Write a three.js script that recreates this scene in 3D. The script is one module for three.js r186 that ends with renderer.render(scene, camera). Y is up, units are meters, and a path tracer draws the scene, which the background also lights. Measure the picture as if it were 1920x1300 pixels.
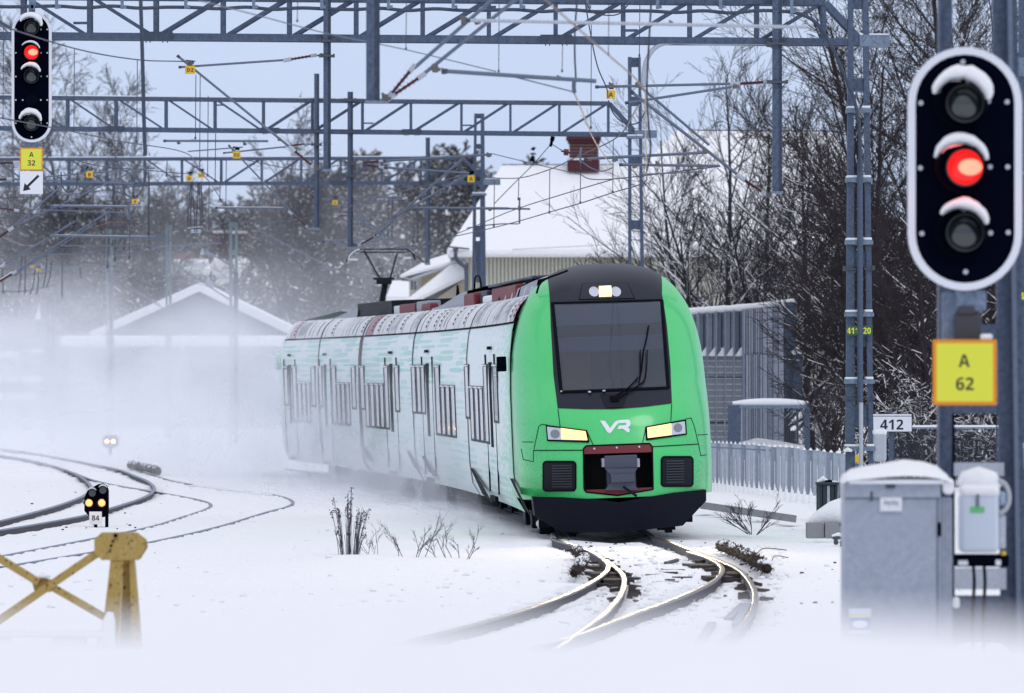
import * as THREE from 'three';
import { mergeGeometries } from 'three/addons/utils/BufferGeometryUtils.js';
import { RoundedBoxGeometry } from 'three/addons/geometries/RoundedBoxGeometry.js';
import { ImprovedNoise } from 'three/addons/math/ImprovedNoise.js';

// ---------------------------------------------------------------- camera, sky, sun, exposure
const scene = new THREE.Scene();
const CAMH = 2.65, F = 10350;                                   // camera height over the rails; focal length in pixels of a 1920 px wide frame
const camera = new THREE.PerspectiveCamera(7.187, 1024 / 693, 0.5, 3000);
camera.position.set(0, CAMH, 0);
camera.rotation.x = 45 / F;
camera.updateProjectionMatrix();
camera.focus = 93;
camera.userData.fStop = 3.0;

const renderer = new THREE.WebGLRenderer({ antialias: true });
renderer.toneMapping = THREE.LinearToneMapping;
renderer.toneMappingExposure = 1;
renderer.shadowMap.enabled = true;

const perlin = new ImprovedNoise();
const noise = (x, y = 0, z = 0) => perlin.noise(x + 31.7, y + 11.3, z + 5.1);
const fbm = (x, y, z = 0, o = 4) => { let s = 0, a = 0.5, f = 1; for (let i = 0; i < o; i++) { s += a * noise(x * f, y * f, z * f + i * 7.3); a *= 0.5; f *= 2.03; } return s; };
function rng(seed) { let s = seed >>> 0; return () => { s = (s + 0x6D2B79F5) | 0; let t = Math.imul(s ^ (s >>> 15), 1 | s); t = (t + Math.imul(t ^ (t >>> 7), 61 | t)) ^ t; return ((t ^ (t >>> 14)) >>> 0) / 4294967296; }; }
const lerp = (a, b, t) => a + (b - a) * t, clamp = (x, a, b) => Math.min(b, Math.max(a, x)), smooth = (a, b, x) => { const t = clamp((x - a) / (b - a), 0, 1); return t * t * (3 - 2 * t); };

{ // overcast winter sky: bluish at the horizon, brighter overhead
  const w = 256, h = 128, d = new Float32Array(w * h * 4);
  for (let j = 0; j < h; j++) for (let i = 0; i < w; i++) {
    const el = ((j + 0.5) / h - 0.5) * Math.PI, az = (i / w) * Math.PI * 2, s = Math.max(0, Math.sin(el));
    const cl = 1 + 0.05 * fbm(Math.cos(az) * 1.6, Math.sin(az) * 1.6, s * 6);
    const t = Math.pow(s, 1.0), k = (j * w + i) * 4;
    d[k] = lerp(0.57, 0.97, t) * cl; d[k + 1] = lerp(0.682, 0.965, t) * cl; d[k + 2] = lerp(0.912, 1.04, t) * cl; d[k + 3] = 1;
  }
  const sky = new THREE.DataTexture(d, w, h, THREE.RGBAFormat, THREE.FloatType);
  sky.mapping = THREE.EquirectangularReflectionMapping; sky.magFilter = THREE.LinearFilter; sky.minFilter = THREE.LinearFilter; sky.needsUpdate = true;
  scene.background = sky; scene.environment = sky;
}
const sun = new THREE.DirectionalLight(new THREE.Color(1, 0.97, 0.94), 0.5);
sun.position.set(30, 70, -40); sun.target.position.set(0, 0, -100); sun.castShadow = true; sun.shadow.radius = 40;
Object.assign(sun.shadow.camera, { left: -120, right: 120, top: 160, bottom: -160, near: 1, far: 400 });
scene.add(sun, sun.target);

// ---------------------------------------------------------------- helpers
const V = (x, y, z) => new THREE.Vector3(x, y, z);
const P = (px, py, D) => V((px - 960) * D / F, CAMH + (695 - py) * D / F, -D);           // the point at distance D seen at a pixel
const G = (px, py, y = 0) => { const D = F * (CAMH - y) / (py - 695); return V((px - 960) * D / F, y, -D); };   // the point of the ground
const used = {};
const numbered = (n) => { const k = (used[n] = (used[n] ?? -1) + 1); return k ? n + '_' + String(k).padStart(3, '0') : n; };
function clean(g) {
  if (g.index) g = g.toNonIndexed();
  for (const k of Object.keys(g.attributes)) if (!['position', 'normal', 'uv'].includes(k)) g.deleteAttribute(k);
  if (!g.attributes.normal) g.computeVertexNormals();
  return g;
}
function metreUV(g) {                                             // uv in metres, by the axis a face looks along
  const p = g.attributes.position, n = g.attributes.normal, uv = new Float32Array(p.count * 2);
  for (let i = 0; i < p.count; i += 3) {
    let ax = 0, ay = 0, az = 0;
    for (let k = i; k < i + 3; k++) { ax += Math.abs(n.getX(k)); ay += Math.abs(n.getY(k)); az += Math.abs(n.getZ(k)); }
    for (let k = i; k < Math.min(i + 3, p.count); k++) {
      const x = p.getX(k), y = p.getY(k), z = p.getZ(k);
      uv[k * 2] = ax > ay && ax > az ? z : x; uv[k * 2 + 1] = ay >= ax && ay > az ? z : y;
    }
  }
  g.setAttribute('uv', new THREE.BufferAttribute(uv, 2));
  return g;
}
const baseOf = new Map();
function thing(name, label, category, base = V(0, 0, 0), group, kind) {
  const o = new THREE.Group(); o.name = numbered(name); o.position.copy(base); o.userData = { label, category };
  if (group) o.userData.group = group;
  if (kind) o.userData.kind = kind;
  baseOf.set(o, base.clone()); scene.add(o); return o;
}
function mesh(name, geos, mat, parent, { label, keepUV, kind } = {}) {
  const list = (Array.isArray(geos) ? geos : [geos]).map((g) => keepUV ? clean(g) : metreUV(clean(g)));
  const g = list.length === 1 ? list[0] : mergeGeometries(list);
  const o = new THREE.Mesh(g, mat); o.castShadow = o.receiveShadow = true;
  if (parent) { const b = baseOf.get(parent); if (b) { g.translate(-b.x, -b.y, -b.z); baseOf.set(o, b); } o.name = name; parent.add(o); } else { o.name = numbered(name); scene.add(o); }
  if (label) o.userData.label = label;
  if (kind) o.userData.kind = kind;
  return o;
}
const solo = (name, label, category, geos, mat, { group, kind, keepUV } = {}) => { const o = mesh(name, geos, mat, null, { keepUV }); o.userData = { label, category }; if (group) o.userData.group = group; if (kind) o.userData.kind = kind; return o; };
const setting = (name, geos, mat, keepUV) => mesh(name, geos, mat, null, { kind: 'structure', keepUV });
function basis(g, o, x, y, z) { g.applyMatrix4(new THREE.Matrix4().makeBasis(x, y, z).setPosition(o)); return g; }
const box = (c, s, ry = 0, rx = 0, rz = 0) => { const g = new THREE.BoxGeometry(s.x, s.y, s.z); g.applyMatrix4(new THREE.Matrix4().makeRotationFromEuler(new THREE.Euler(rx, ry, rz, 'YXZ')).setPosition(c)); return g; };
const rbox = (c, s, r = 0.02, ry = 0, rx = 0, rz = 0) => { const g = new RoundedBoxGeometry(s.x, s.y, s.z, 2, r); g.applyMatrix4(new THREE.Matrix4().makeRotationFromEuler(new THREE.Euler(rx, ry, rz, 'YXZ')).setPosition(c)); return g; };
function bar(a, b, w, h = w, up = V(0, 0, 1)) {                   // a rectangular bar; w across, h along «up»
  const d = b.clone().sub(a), L = d.length(), x = d.normalize(), z = up.clone().addScaledVector(x, -up.dot(x)).normalize(), y = z.clone().cross(x);
  return basis(new THREE.BoxGeometry(L, w, h), a.clone().add(b).multiplyScalar(0.5), x, y, z);
}
function tube(a, b, r, seg = 8, r2 = r) {
  const d = b.clone().sub(a), L = d.length(), g = new THREE.CylinderGeometry(r2, r, L, seg);
  g.applyQuaternion(new THREE.Quaternion().setFromUnitVectors(V(0, 1, 0), d.normalize())); g.translate((a.x + b.x) / 2, (a.y + b.y) / 2, (a.z + b.z) / 2); return g;
}
const pipe = (pts, r, n = 0, seg = 6) => new THREE.TubeGeometry(new THREE.CatmullRomCurve3(pts, false, 'centripetal'), n || Math.max(4, pts.length * 6), r, seg, false);
function pipeVar(pts, radii, seg = 8, flat = 1) {                 // a lumpy sausage through points
  const pos = [], idx = [];
  pts.forEach((p, i) => {
    const t = pts[Math.min(i + 1, pts.length - 1)].clone().sub(pts[Math.max(0, i - 1)]).normalize();
    let s = V(0, 0, 1).cross(t); if (s.length() < 0.05) s = V(1, 0, 0); s.normalize(); const q = t.clone().cross(s);
    for (let k = 0; k < seg; k++) { const a = k / seg * Math.PI * 2; const v = p.clone().addScaledVector(s, Math.cos(a) * radii[i]).addScaledVector(q, Math.sin(a) * radii[i] * flat); pos.push(v.x, v.y, v.z); }
  });
  for (let i = 0; i < pts.length - 1; i++) for (let k = 0; k < seg; k++) { const a = i * seg + k, b = i * seg + (k + 1) % seg; idx.push(a, b, a + seg, b, b + seg, a + seg); }
  for (let k = 1; k < seg - 1; k++) { idx.push(0, k + 1, k); const e = (pts.length - 1) * seg; idx.push(e, e + k, e + k + 1); }
  const g = new THREE.BufferGeometry(); g.setAttribute('position', new THREE.Float32BufferAttribute(pos, 3)); g.setIndex(idx); g.computeVertexNormals(); return g;
}
function plate(pts, thick, D, dz = 0, holes = []) {              // pixel outline at distance D, thickness towards the back
  const s = new THREE.Shape(pts.map(([x, y]) => { const q = P(x, y, D); return new THREE.Vector2(q.x, q.y); }));
  for (const h of holes) s.holes.push(new THREE.Path(h.map(([x, y]) => { const q = P(x, y, D); return new THREE.Vector2(q.x, q.y); })));
  const g = new THREE.ExtrudeGeometry(s, { depth: thick, bevelEnabled: false }); g.translate(0, 0, -D - thick + dz); return g;
}
function faceRect(x0, y0, x1, y1, D, dz = 0) { const a = P(x0, y0, D), b = P(x1, y1, D), g = new THREE.PlaneGeometry(b.x - a.x, a.y - b.y); g.translate((a.x + b.x) / 2, (a.y + b.y) / 2, -D + dz); return g; }
function boxPx(x0, y0, x1, y1, D, depth, dz = 0, r = 0) { const a = P(x0, y0, D), b = P(x1, y1, D), c = V((a.x + b.x) / 2, (a.y + b.y) / 2, -D - depth / 2 + dz), s = V(Math.abs(b.x - a.x), Math.abs(a.y - b.y), depth); return r ? rbox(c, s, Math.min(r, s.x * 0.45, s.y * 0.45, s.z * 0.45)) : box(c, s); }
const barPx = (D, x0, y0, x1, y1, w, dz = 0, deep) => { const a = P(x0, y0, D), b = P(x1, y1, D); a.z += dz; b.z += dz; return bar(a, b, w * D / F, deep ?? w * D / F); };
const tubePx = (D, x0, y0, x1, y1, w, dz = 0, seg = 8) => { const a = P(x0, y0, D), b = P(x1, y1, D); a.z += dz; b.z += dz; return tube(a, b, w * D / F / 2, seg); };
function loft(rows) {                                             // rows of points -> smooth sheet
  const pos = [], idx = [], uv = [], n = rows[0].length;
  rows.forEach((r, i) => r.forEach((p, j) => { pos.push(p.x, p.y, p.z); uv.push(p.s ?? i, p.t ?? j); }));
  for (let i = 0; i < rows.length - 1; i++) for (let j = 0; j < n - 1; j++) { const a = i * n + j; idx.push(a, a + 1, a + n, a + 1, a + n + 1, a + n); }
  const g = new THREE.BufferGeometry(); g.setAttribute('position', new THREE.Float32BufferAttribute(pos, 3)); g.setAttribute('uv', new THREE.Float32BufferAttribute(uv, 2)); g.setIndex(idx); g.computeVertexNormals(); return g;
}

// ---------------------------------------------------------------- materials
function grey(size, fn) {                                         // a tiling single-tone texture
  const d = new Uint8Array(size * size * 4);
  for (let j = 0; j < size; j++) for (let i = 0; i < size; i++) { const v = clamp(fn(i / size, j / size), 0, 1) * 255, k = (j * size + i) * 4; d[k] = d[k + 1] = d[k + 2] = v; d[k + 3] = 255; }
  const t = new THREE.DataTexture(d, size, size); t.wrapS = t.wrapT = THREE.RepeatWrapping; t.magFilter = t.minFilter = THREE.LinearFilter; t.needsUpdate = true; return t;
}
const tileNoise = (u, v, f, z, o = 4) => { const a = u * 2 * Math.PI, b = v * 2 * Math.PI; return fbm(Math.cos(a) * f / 6.3 + 3, Math.sin(a) * f / 6.3 + Math.cos(b) * f / 6.3, Math.sin(b) * f / 6.3 + z, o); };
const texMottle = grey(256, (u, v) => 0.82 + 0.65 * tileNoise(u, v, 18, 1) + 0.12 * tileNoise(u, v, 90, 4, 2));
const texSnow = grey(512, (u, v) => 0.5 + 0.55 * tileNoise(u, v, 14, 2, 6) + 0.3 * tileNoise(u, v, 110, 9, 3));
const texStreak = grey(256, (u, v) => 0.88 + 0.3 * tileNoise(u, v * 0.999, 60, 3, 2) * (0.6 + 0.4 * Math.sin(v * 6.28)) + 0.2 * tileNoise(u, v, 12, 6, 3));
const rep = (t, x, y = x) => { const c = t.clone(); c.repeat.set(x, y); c.needsUpdate = true; return c; };
const std = (r, g, b, roughness = 0.8, o = {}) => new THREE.MeshStandardMaterial({ color: new THREE.Color().setRGB(r, g, b), roughness, ...o });
const phy = (r, g, b, roughness = 0.5, o = {}) => new THREE.MeshPhysicalMaterial({ color: new THREE.Color().setRGB(r, g, b), roughness, ...o });
const glow = (r, g, b, k) => new THREE.MeshStandardMaterial({ color: 0x111111, emissive: new THREE.Color().setRGB(r, g, b), emissiveIntensity: k, roughness: 0.4 });
const mottle = rep(texMottle, 1.5), mottleFine = rep(texMottle, 6);
const M = {
  snow: std(0.90, 0.905, 0.92, 0.95, { bumpMap: rep(texSnow, 0.6), bumpScale: 0.03 }),
  snowCap: std(0.90, 0.905, 0.92, 0.95, { bumpMap: rep(texSnow, 2), bumpScale: 0.012 }),
  ground: std(0.90, 0.905, 0.92, 0.95, { bumpMap: rep(texSnow, 0.33), bumpScale: 0.05 }),
  steel: std(0.088, 0.122, 0.195, 0.66, { map: mottle, metalness: 0.15 }),
  steelLight: std(0.20, 0.26, 0.36, 0.6, { map: mottle, metalness: 0.2 }),
  steelDark: std(0.05, 0.07, 0.115, 0.6, { map: mottle }),
  pipe: std(0.155, 0.195, 0.275, 0.5, { map: mottleFine, metalness: 0.2 }),
  pipeWhite: std(0.52, 0.56, 0.64, 0.55, { map: mottleFine }),
  insulator: std(0.075, 0.009, 0.018, 0.4),
  brass: std(0.13, 0.12, 0.12, 0.6),
  wire: std(0.05, 0.055, 0.085, 0.6),
  copper: std(0.16, 0.095, 0.075, 0.5),
  greenMast: std(0.16, 0.22, 0.24, 0.7, { map: mottle }),
  yellow: std(0.72, 0.46, 0.015, 0.6),
  orangeRim: std(0.72, 0.30, 0.01, 0.6),
  black: phy(0.0012, 0.002, 0.008, 0.9, { specularIntensity: 0.04 }),
  blackMatte: phy(0.002, 0.003, 0.008, 0.9, { specularIntensity: 0.06 }),
  rimWhite: std(0.72, 0.74, 0.80, 0.5),
  bolt: std(0.5, 0.52, 0.58, 0.4),
  boltDark: std(0.06, 0.07, 0.09, 0.6),
  concrete: std(0.30, 0.31, 0.33, 0.9, { map: mottleFine }),
  rust: std(0.16, 0.085, 0.045, 0.85, { map: mottleFine }),
};
function canvasTex(w, h, draw) { const c = document.createElement('canvas'); c.width = w; c.height = h; const x = c.getContext('2d'); draw(x, w, h); const t = new THREE.CanvasTexture(c); t.colorSpace = THREE.SRGBColorSpace; return t; }
function textMat(w, h, bg, lines, o = {}) {                       // flat print on a plate
  return new THREE.MeshStandardMaterial({ roughness: 0.55, map: canvasTex(w, h, (x) => {
    if (o.rim) { x.fillStyle = o.rim; x.fillRect(0, 0, w, h); const k = w * (o.rimW ?? 0.06); x.fillStyle = bg; x.fillRect(k, k, w - 2 * k, h - 2 * k); } else { x.fillStyle = bg; x.fillRect(0, 0, w, h); }
    x.textAlign = 'center'; x.textBaseline = 'middle';
    for (const [txt, tx, ty, size, color] of lines) { x.fillStyle = color; x.font = `${o.weight ?? 'bold'} ${Math.round(size * h)}px sans-serif`; x.fillText(txt, tx * w, ty * h); }
    if (o.extra) o.extra(x, w, h);
  }) });
}
function signPlate(parent, x0, y0, x1, y1, D, mat, dz = 0, name = 'sign_plate', back = M.steelLight, label) {
  const s = mesh(name, boxPx(x0, y0, x1, y1, D, 0.02, dz), back, parent, { label });
  mesh('sign_face', faceRect(x0 + 0.3, y0 + 0.3, x1 - 0.3, y1 - 0.3, D, dz + 0.003), mat, s, { keepUV: true });
  return s;
}

// ---------------------------------------------------------------- ground
const railLines = [];                                             // ground points of every rail, for the snow beside it
function railPath(list) { return new THREE.CatmullRomCurve3(list.map(([x, y]) => G(x, y)), false, 'centripetal'); }
const RAILS = {
  mainLeft: railPath([[1036, 1009], [1051, 1014.5], [1085.5, 1024.5], [1117, 1038], [1135, 1051.5], [1140.5, 1062], [1132.6, 1075], [1106, 1093], [1065, 1113], [1012, 1132.6], [960, 1149], [880, 1171], [800, 1190], [700, 1215]]),
  switchLeft: railPath([[1137, 1049], [1155, 1064], [1168, 1077.7], [1170.5, 1093], [1164, 1114], [1148, 1135], [1130, 1153.5], [1104, 1171], [1072, 1193], [1040, 1215], [1000, 1240]]),
  mainRight: railPath([[1222, 1005], [1237, 1009.7], [1268.6, 1020], [1300, 1032], [1331, 1043.7], [1365, 1056.8], [1389, 1070], [1404.6, 1087], [1415, 1106.5], [1416, 1127], [1409, 1148], [1391.5, 1169], [1366, 1190], [1330, 1215], [1290, 1240]]),
  switchRight: railPath([[1290, 1034], [1321, 1042.7], [1344.5, 1054], [1354.5, 1065], [1350, 1078], [1331, 1093], [1287, 1114], [1237, 1132.6], [1190, 1149], [1143, 1166.6], [1091, 1186], [1000, 1212], [920, 1234]]),
  leftA: railPath([[-60, 836], [0, 841], [39, 845.5], [105, 856.5], [170, 869], [222, 880], [251, 891], [277, 902], [289, 914.6], [282, 925], [256, 937], [204, 953], [157, 966], [78, 980.5], [0, 993], [-80, 1004]]),
  leftB: railPath([[-60, 846], [0, 853], [40, 859], [89, 870], [136, 886], [162, 901.5], [170, 914], [159.5, 927], [125.5, 941.5], [78, 956], [0, 976], [-80, 992]]),
  leftC: railPath([[136, 882], [178, 897], [225, 907], [282, 916], [340, 926], [371, 932], [391, 938], [395, 943.5], [382, 951], [340, 964.5], [285, 981], [150, 1008], [0, 1036]]),
  leftD: railPath([[239, 873], [298, 891], [340, 901], [413, 911], [500, 921], [538, 929.5], [549, 937], [538, 945], [500, 955], [400, 984], [270, 1012], [100, 1040], [0, 1056]]),
};
for (const [k, c] of Object.entries(RAILS)) for (const p of c.getPoints(220)) { p.buried = k === 'leftC' || k === 'leftD' ? 1 : 0; railLines.push(p); }
const railGrid = new Map();
for (const p of railLines) { const k = Math.round(p.x) + ',' + Math.round(p.z); (railGrid.get(k) ?? railGrid.set(k, []).get(k)).push(p); }
function railDistance(x, z) {
  let best = 9;
  for (let i = -1; i <= 1; i++) for (let j = -1; j <= 1; j++) for (const p of railGrid.get((Math.round(x) + i) + ',' + (Math.round(z) + j)) ?? []) best = Math.min(best, Math.hypot(p.x - x, (p.z - z)) + p.buried * 0.24);
  return best;
}
function groundY(x, z) {
  const D = -z, r = railDistance(x, z);
  const roll = 0.16 * fbm(x * 0.13, z * 0.07, 1, 3) + 0.05 * fbm(x * 0.9, z * 0.6, 4, 3);
  let y = -0.07 + roll * smooth(0.5, 2.2, r) + (0.03 + 0.035 * (1 - smooth(0.4, 2.0, r))) * fbm(x * 3.1, z * 2.4, 8, 3) - 0.075 * (1 - smooth(0.05, 0.32, r)) ;
  y += 0.10 * Math.exp(-Math.pow((x + 2.0) / 1.8, 2) - Math.pow((D - 79) / 5, 2));             // drift under the dry stalks
  y -= 0.10 * smooth(0.75, 0.0, Math.abs(x - 1.66)) * smooth(86, 90, D) * smooth(150, 100, D);
  if (D > 180) y += 0.06 * noise(x * 0.05, z * 0.05) * 2;
  return y;
}
{
  const xs = [], zs = [];
  for (let x = -300; x < -60; x += 40) xs.push(x); for (let x = -60; x < -17; x += 2.5) xs.push(x);
  for (let x = -17; x <= 17; x += 0.17) xs.push(x);
  for (let x = 19; x <= 60; x += 2.5) xs.push(x); for (let x = 80; x <= 300; x += 40) xs.push(x);
  for (let z = 30; z > -38; z -= 3) zs.push(z);
  for (let z = -38; z > -110; z -= 0.22) zs.push(z); for (let z = -110; z > -200; z -= 0.5) zs.push(z); for (let z = -200; z > -420; z -= 8) zs.push(z); for (let z = -420; z > -640; z -= 40) zs.push(z);
  setting('ground', loft(zs.map((z) => xs.map((x) => { const p = V(x, groundY(x, z), z); p.s = x; p.t = z; return p; }))), M.ground, true);
}

// near, out-of-focus snow bank just in front of the photographer
{
  const rows = [];
  for (let i = 0; i <= 60; i++) { const D = 2.2 + 6.5 * i / 60, row = []; for (let j = 0; j <= 120; j++) { const x = -3.6 + 7.2 * j / 120, c = 5.35 + 0.12 * noise(x * 0.9, 2); const top = 2.405 + 0.012 * fbm(x * 1.1, 3.3) + 0.05 * fbm(x * 2.3, D * 2, 6); row.push(V(x, D < c ? top - 0.012 * (c - D) : top - 0.55 * Math.pow(D - c, 1.5), -D)); } rows.push(row); }
  setting('snow_bank', loft(rows), M.snow);
}

// hills far behind
function hill(pts, D0, D1, name) {
  const rows = [];
  for (let i = 0; i <= 14; i++) { const t = i / 14, D = lerp(D0, D1, t), row = []; for (let j = 0; j <= 80; j++) { const px = lerp(-500, 2500, j / 80); let k = 0; while (k < pts.length - 2 && pts[k + 1][0] < px) k++; const a = pts[k], b = pts[k + 1], py = lerp(a[1], b[1], clamp((px - a[0]) / (b[0] - a[0]), 0, 1)); const q = P(px, py, D1); row.push(V(q.x * D / D1 * lerp(1, 1, t), lerp(-0.6, q.y, smooth(0, 1, t)) + 0.8 * noise(px * 0.01, t * 4), -D)); } rows.push(row); }
  const last = rows[rows.length - 1].map((p) => V(p.x, -2, p.z - 40)); rows.push(last);
  return setting(name, loft(rows), M.snow);
}
const HILLPTS = [[-500, 520], [0, 520], [300, 520], [480, 500], [600, 470], [720, 440], [850, 430], [1000, 470], [1300, 520], [2500, 560]];
hill(HILLPTS, 330, 520, 'hill');

// ---------------------------------------------------------------- the train
const ROLL = 2.2 * Math.PI / 180, CR = Math.cos(ROLL), SR = Math.sin(ROLL);
const sideX = (D) => -(0.06 + 0.05 * (D - 92) + 0.00125 * (D - 92) ** 2);
function T(D, u, v) {                                             // body: D along the track, u across, v over the rails
  const dx = -(0.05 + 0.0025 * (D - 92)), n = Math.hypot(1, dx), uu = u * CR - (v - 2) * SR, vv = u * SR + v * CR, k = (uu + 1.6) / n;
  return V(sideX(D) + k, vv, -D + k * dx);
}
function sideD(px) { let a = 86, b = 175; for (let i = 0; i < 50; i++) { const m = (a + b) / 2, p = T(m, -1.6, 2); if (960 + p.x / -p.z * F > px) a = m; else b = m; } return a; }
// nose frame
const NO = V(1.785, 0, -88.3), NH = V(0.045, 0, 1).normalize(), NR = V(1, 0, -0.045).normalize();
function N(u, v, w) { const uu = u * CR - v * SR, vv = u * SR + v * CR; return NO.clone().addScaledVector(NR, uu).addScaledVector(NH, w).add(V(0, vv, 0)); }
const VC = 2.0, TOPV = 4.42, NE = 2.85;
const bLow = (v) => 1.58 - 0.05 * Math.pow(clamp((1.25 - v) / 0.9, 0, 1.5), 2);
function rho(u, v) {
  if (v <= VC) return Math.abs(u) / bLow(v);
  return Math.pow(Math.pow(Math.abs(u) / 1.58, NE) + Math.pow((v - VC) / (TOPV - VC), NE), 1 / NE) * 1;
}
const rhoSide = (u, v) => v <= VC ? rho(u, v) : Math.pow(Math.pow(Math.abs(u) / 1.58, NE) + Math.pow(Math.max(0, v - VC) / (TOPV - VC), NE * 1.6), 1 / NE);
function slant(v) { const a = smooth(1.0, 2.3, v) * 0.30; return a + 0.60 * Math.max(0, v - 1.75) * smooth(1.6, 2.6, v); }
function W(u, v) { const r = clamp(rhoSide(u, v), 0, 1); return -slant(v) - 1.75 * (1 - Math.sqrt(1 - Math.pow(0.985 * r, 2.7))); }
function fuv(px, py) {                                            // pixel -> (u, v) on the nose
  let D = 88.6;
  for (let i = 0; i < 60; i++) {
    const p = P(px, py, D), q = p.clone().sub(NO), uu = q.dot(NR), w = q.dot(NH), u = uu * CR + p.y * SR, v = -uu * SR + p.y * CR;
    D += 0.5 * (w - W(u, v)); if (i === 59) return new THREE.Vector2(u, v);
  }
}
const fpoly = (l) => l.map(([x, y]) => fuv(x, y));
function subdivide(pts, tris, L) {
  for (let pass = 0; pass < 9; pass++) {
    const mid = new Map(), out = []; let split = false;
    const edge = (a, b) => { if (pts[a].distanceTo(pts[b]) <= L) return -1; split = true; const k = a < b ? a + '_' + b : b + '_' + a; if (!mid.has(k)) { mid.set(k, pts.length); pts.push(pts[a].clone().add(pts[b]).multiplyScalar(0.5)); } return mid.get(k); };
    for (const [a, b, c] of tris) {
      const x = edge(a, b), y = edge(b, c), z = edge(c, a), n = (x >= 0) + (y >= 0) + (z >= 0);
      if (!n) out.push([a, b, c]);
      else if (n === 3) out.push([a, x, z], [x, b, y], [z, y, c], [x, y, z]);
      else if (n === 1) { if (x >= 0) out.push([a, x, c], [x, b, c]); else if (y >= 0) out.push([b, y, a], [y, c, a]); else out.push([c, z, b], [z, a, b]); }
      else { if (x < 0) out.push([a, b, y], [a, y, z], [z, y, c]); else if (y < 0) out.push([b, c, z], [b, z, x], [x, z, a]); else out.push([c, a, x], [c, x, y], [y, x, b]); }
    }
    tris = out; if (!split) break;
  }
  return tris;
}
function patch(poly, off = 0, L = 0.09, holes = [], fn = W) {      // a sheet over the nose with that (u, v) outline
  let c = poly.map((p) => p.clone()); if (THREE.ShapeUtils.isClockWise(c)) c.reverse();
  const hs = holes.map((h) => { const k = h.map((p) => p.clone()); if (!THREE.ShapeUtils.isClockWise(k)) k.reverse(); return k; });
  const tr = THREE.ShapeUtils.triangulateShape(c, hs), pts = [...c, ...hs.flat()], tris = subdivide(pts, tr, L);
  const pos = [], nor = [], uv = [], idx = [], e = 0.004;
  for (const p of pts) {
    let n = V(-(fn(p.x + e, p.y) - fn(p.x - e, p.y)) / (2 * e), -(fn(p.x, p.y + e) - fn(p.x, p.y - e)) / (2 * e), 1).normalize();
    const q = N(p.x + n.x * off, p.y + n.y * off, fn(p.x, p.y) + n.z * off), wn = N(n.x, n.y, n.z).sub(N(0, 0, 0));
    pos.push(q.x, q.y, q.z); nor.push(wn.x, wn.y, wn.z); uv.push(p.x, p.y);
  }
  for (const t of tris) idx.push(...t);
  const g = new THREE.BufferGeometry(); g.setAttribute('position', new THREE.Float32BufferAttribute(pos, 3)); g.setAttribute('normal', new THREE.Float32BufferAttribute(nor, 3)); g.setAttribute('uv', new THREE.Float32BufferAttribute(uv, 2)); g.setIndex(idx); return g;
}
function prism(poly, front, back) {                                // solid with a (u, v) outline between two depth functions
  const c = poly.map((p) => p.clone()); if (THREE.ShapeUtils.isClockWise(c)) c.reverse();
  const tr = THREE.ShapeUtils.triangulateShape(c, []), pts = c.map((p) => p.clone()), tris = subdivide(pts, tr, 0.2), pos = [], q = (p, f) => { const v = N(p.x, p.y, f(p.x, p.y)); pos.push(v.x, v.y, v.z); };
  for (const [a, b, d] of tris) { q(pts[a], front); q(pts[b], front); q(pts[d], front); q(pts[a], back); q(pts[d], back); q(pts[b], back); }
  for (let i = 0; i < c.length; i++) { const a = c[i], b = c[(i + 1) % c.length]; const n = Math.max(1, Math.ceil(a.distanceTo(b) / 0.2)); for (let k = 0; k < n; k++) { const s = a.clone().lerp(b, k / n), t = a.clone().lerp(b, (k + 1) / n); q(s, front); q(s, back); q(t, back); q(s, front); q(t, back); q(t, front); } }
  const g = new THREE.BufferGeometry(); g.setAttribute('position', new THREE.Float32BufferAttribute(pos, 3)); g.computeVertexNormals(); return g;
}
const nbox = (u0, v0, w0, u1, v1, w1, r = 0) => { const s = V(Math.abs(u1 - u0), Math.abs(v1 - v0), Math.abs(w1 - w0)), g = r ? new RoundedBoxGeometry(s.x, s.y, s.z, 2, r) : new THREE.BoxGeometry(s.x, s.y, s.z); const o = N((u0 + u1) / 2, (v0 + v1) / 2, (w0 + w1) / 2), z = N(0, 0, 0); return basis(g, o, N(1, 0, 0).sub(z), N(0, 1, 0).sub(z), N(0, 0, 1).sub(z)); };

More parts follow.
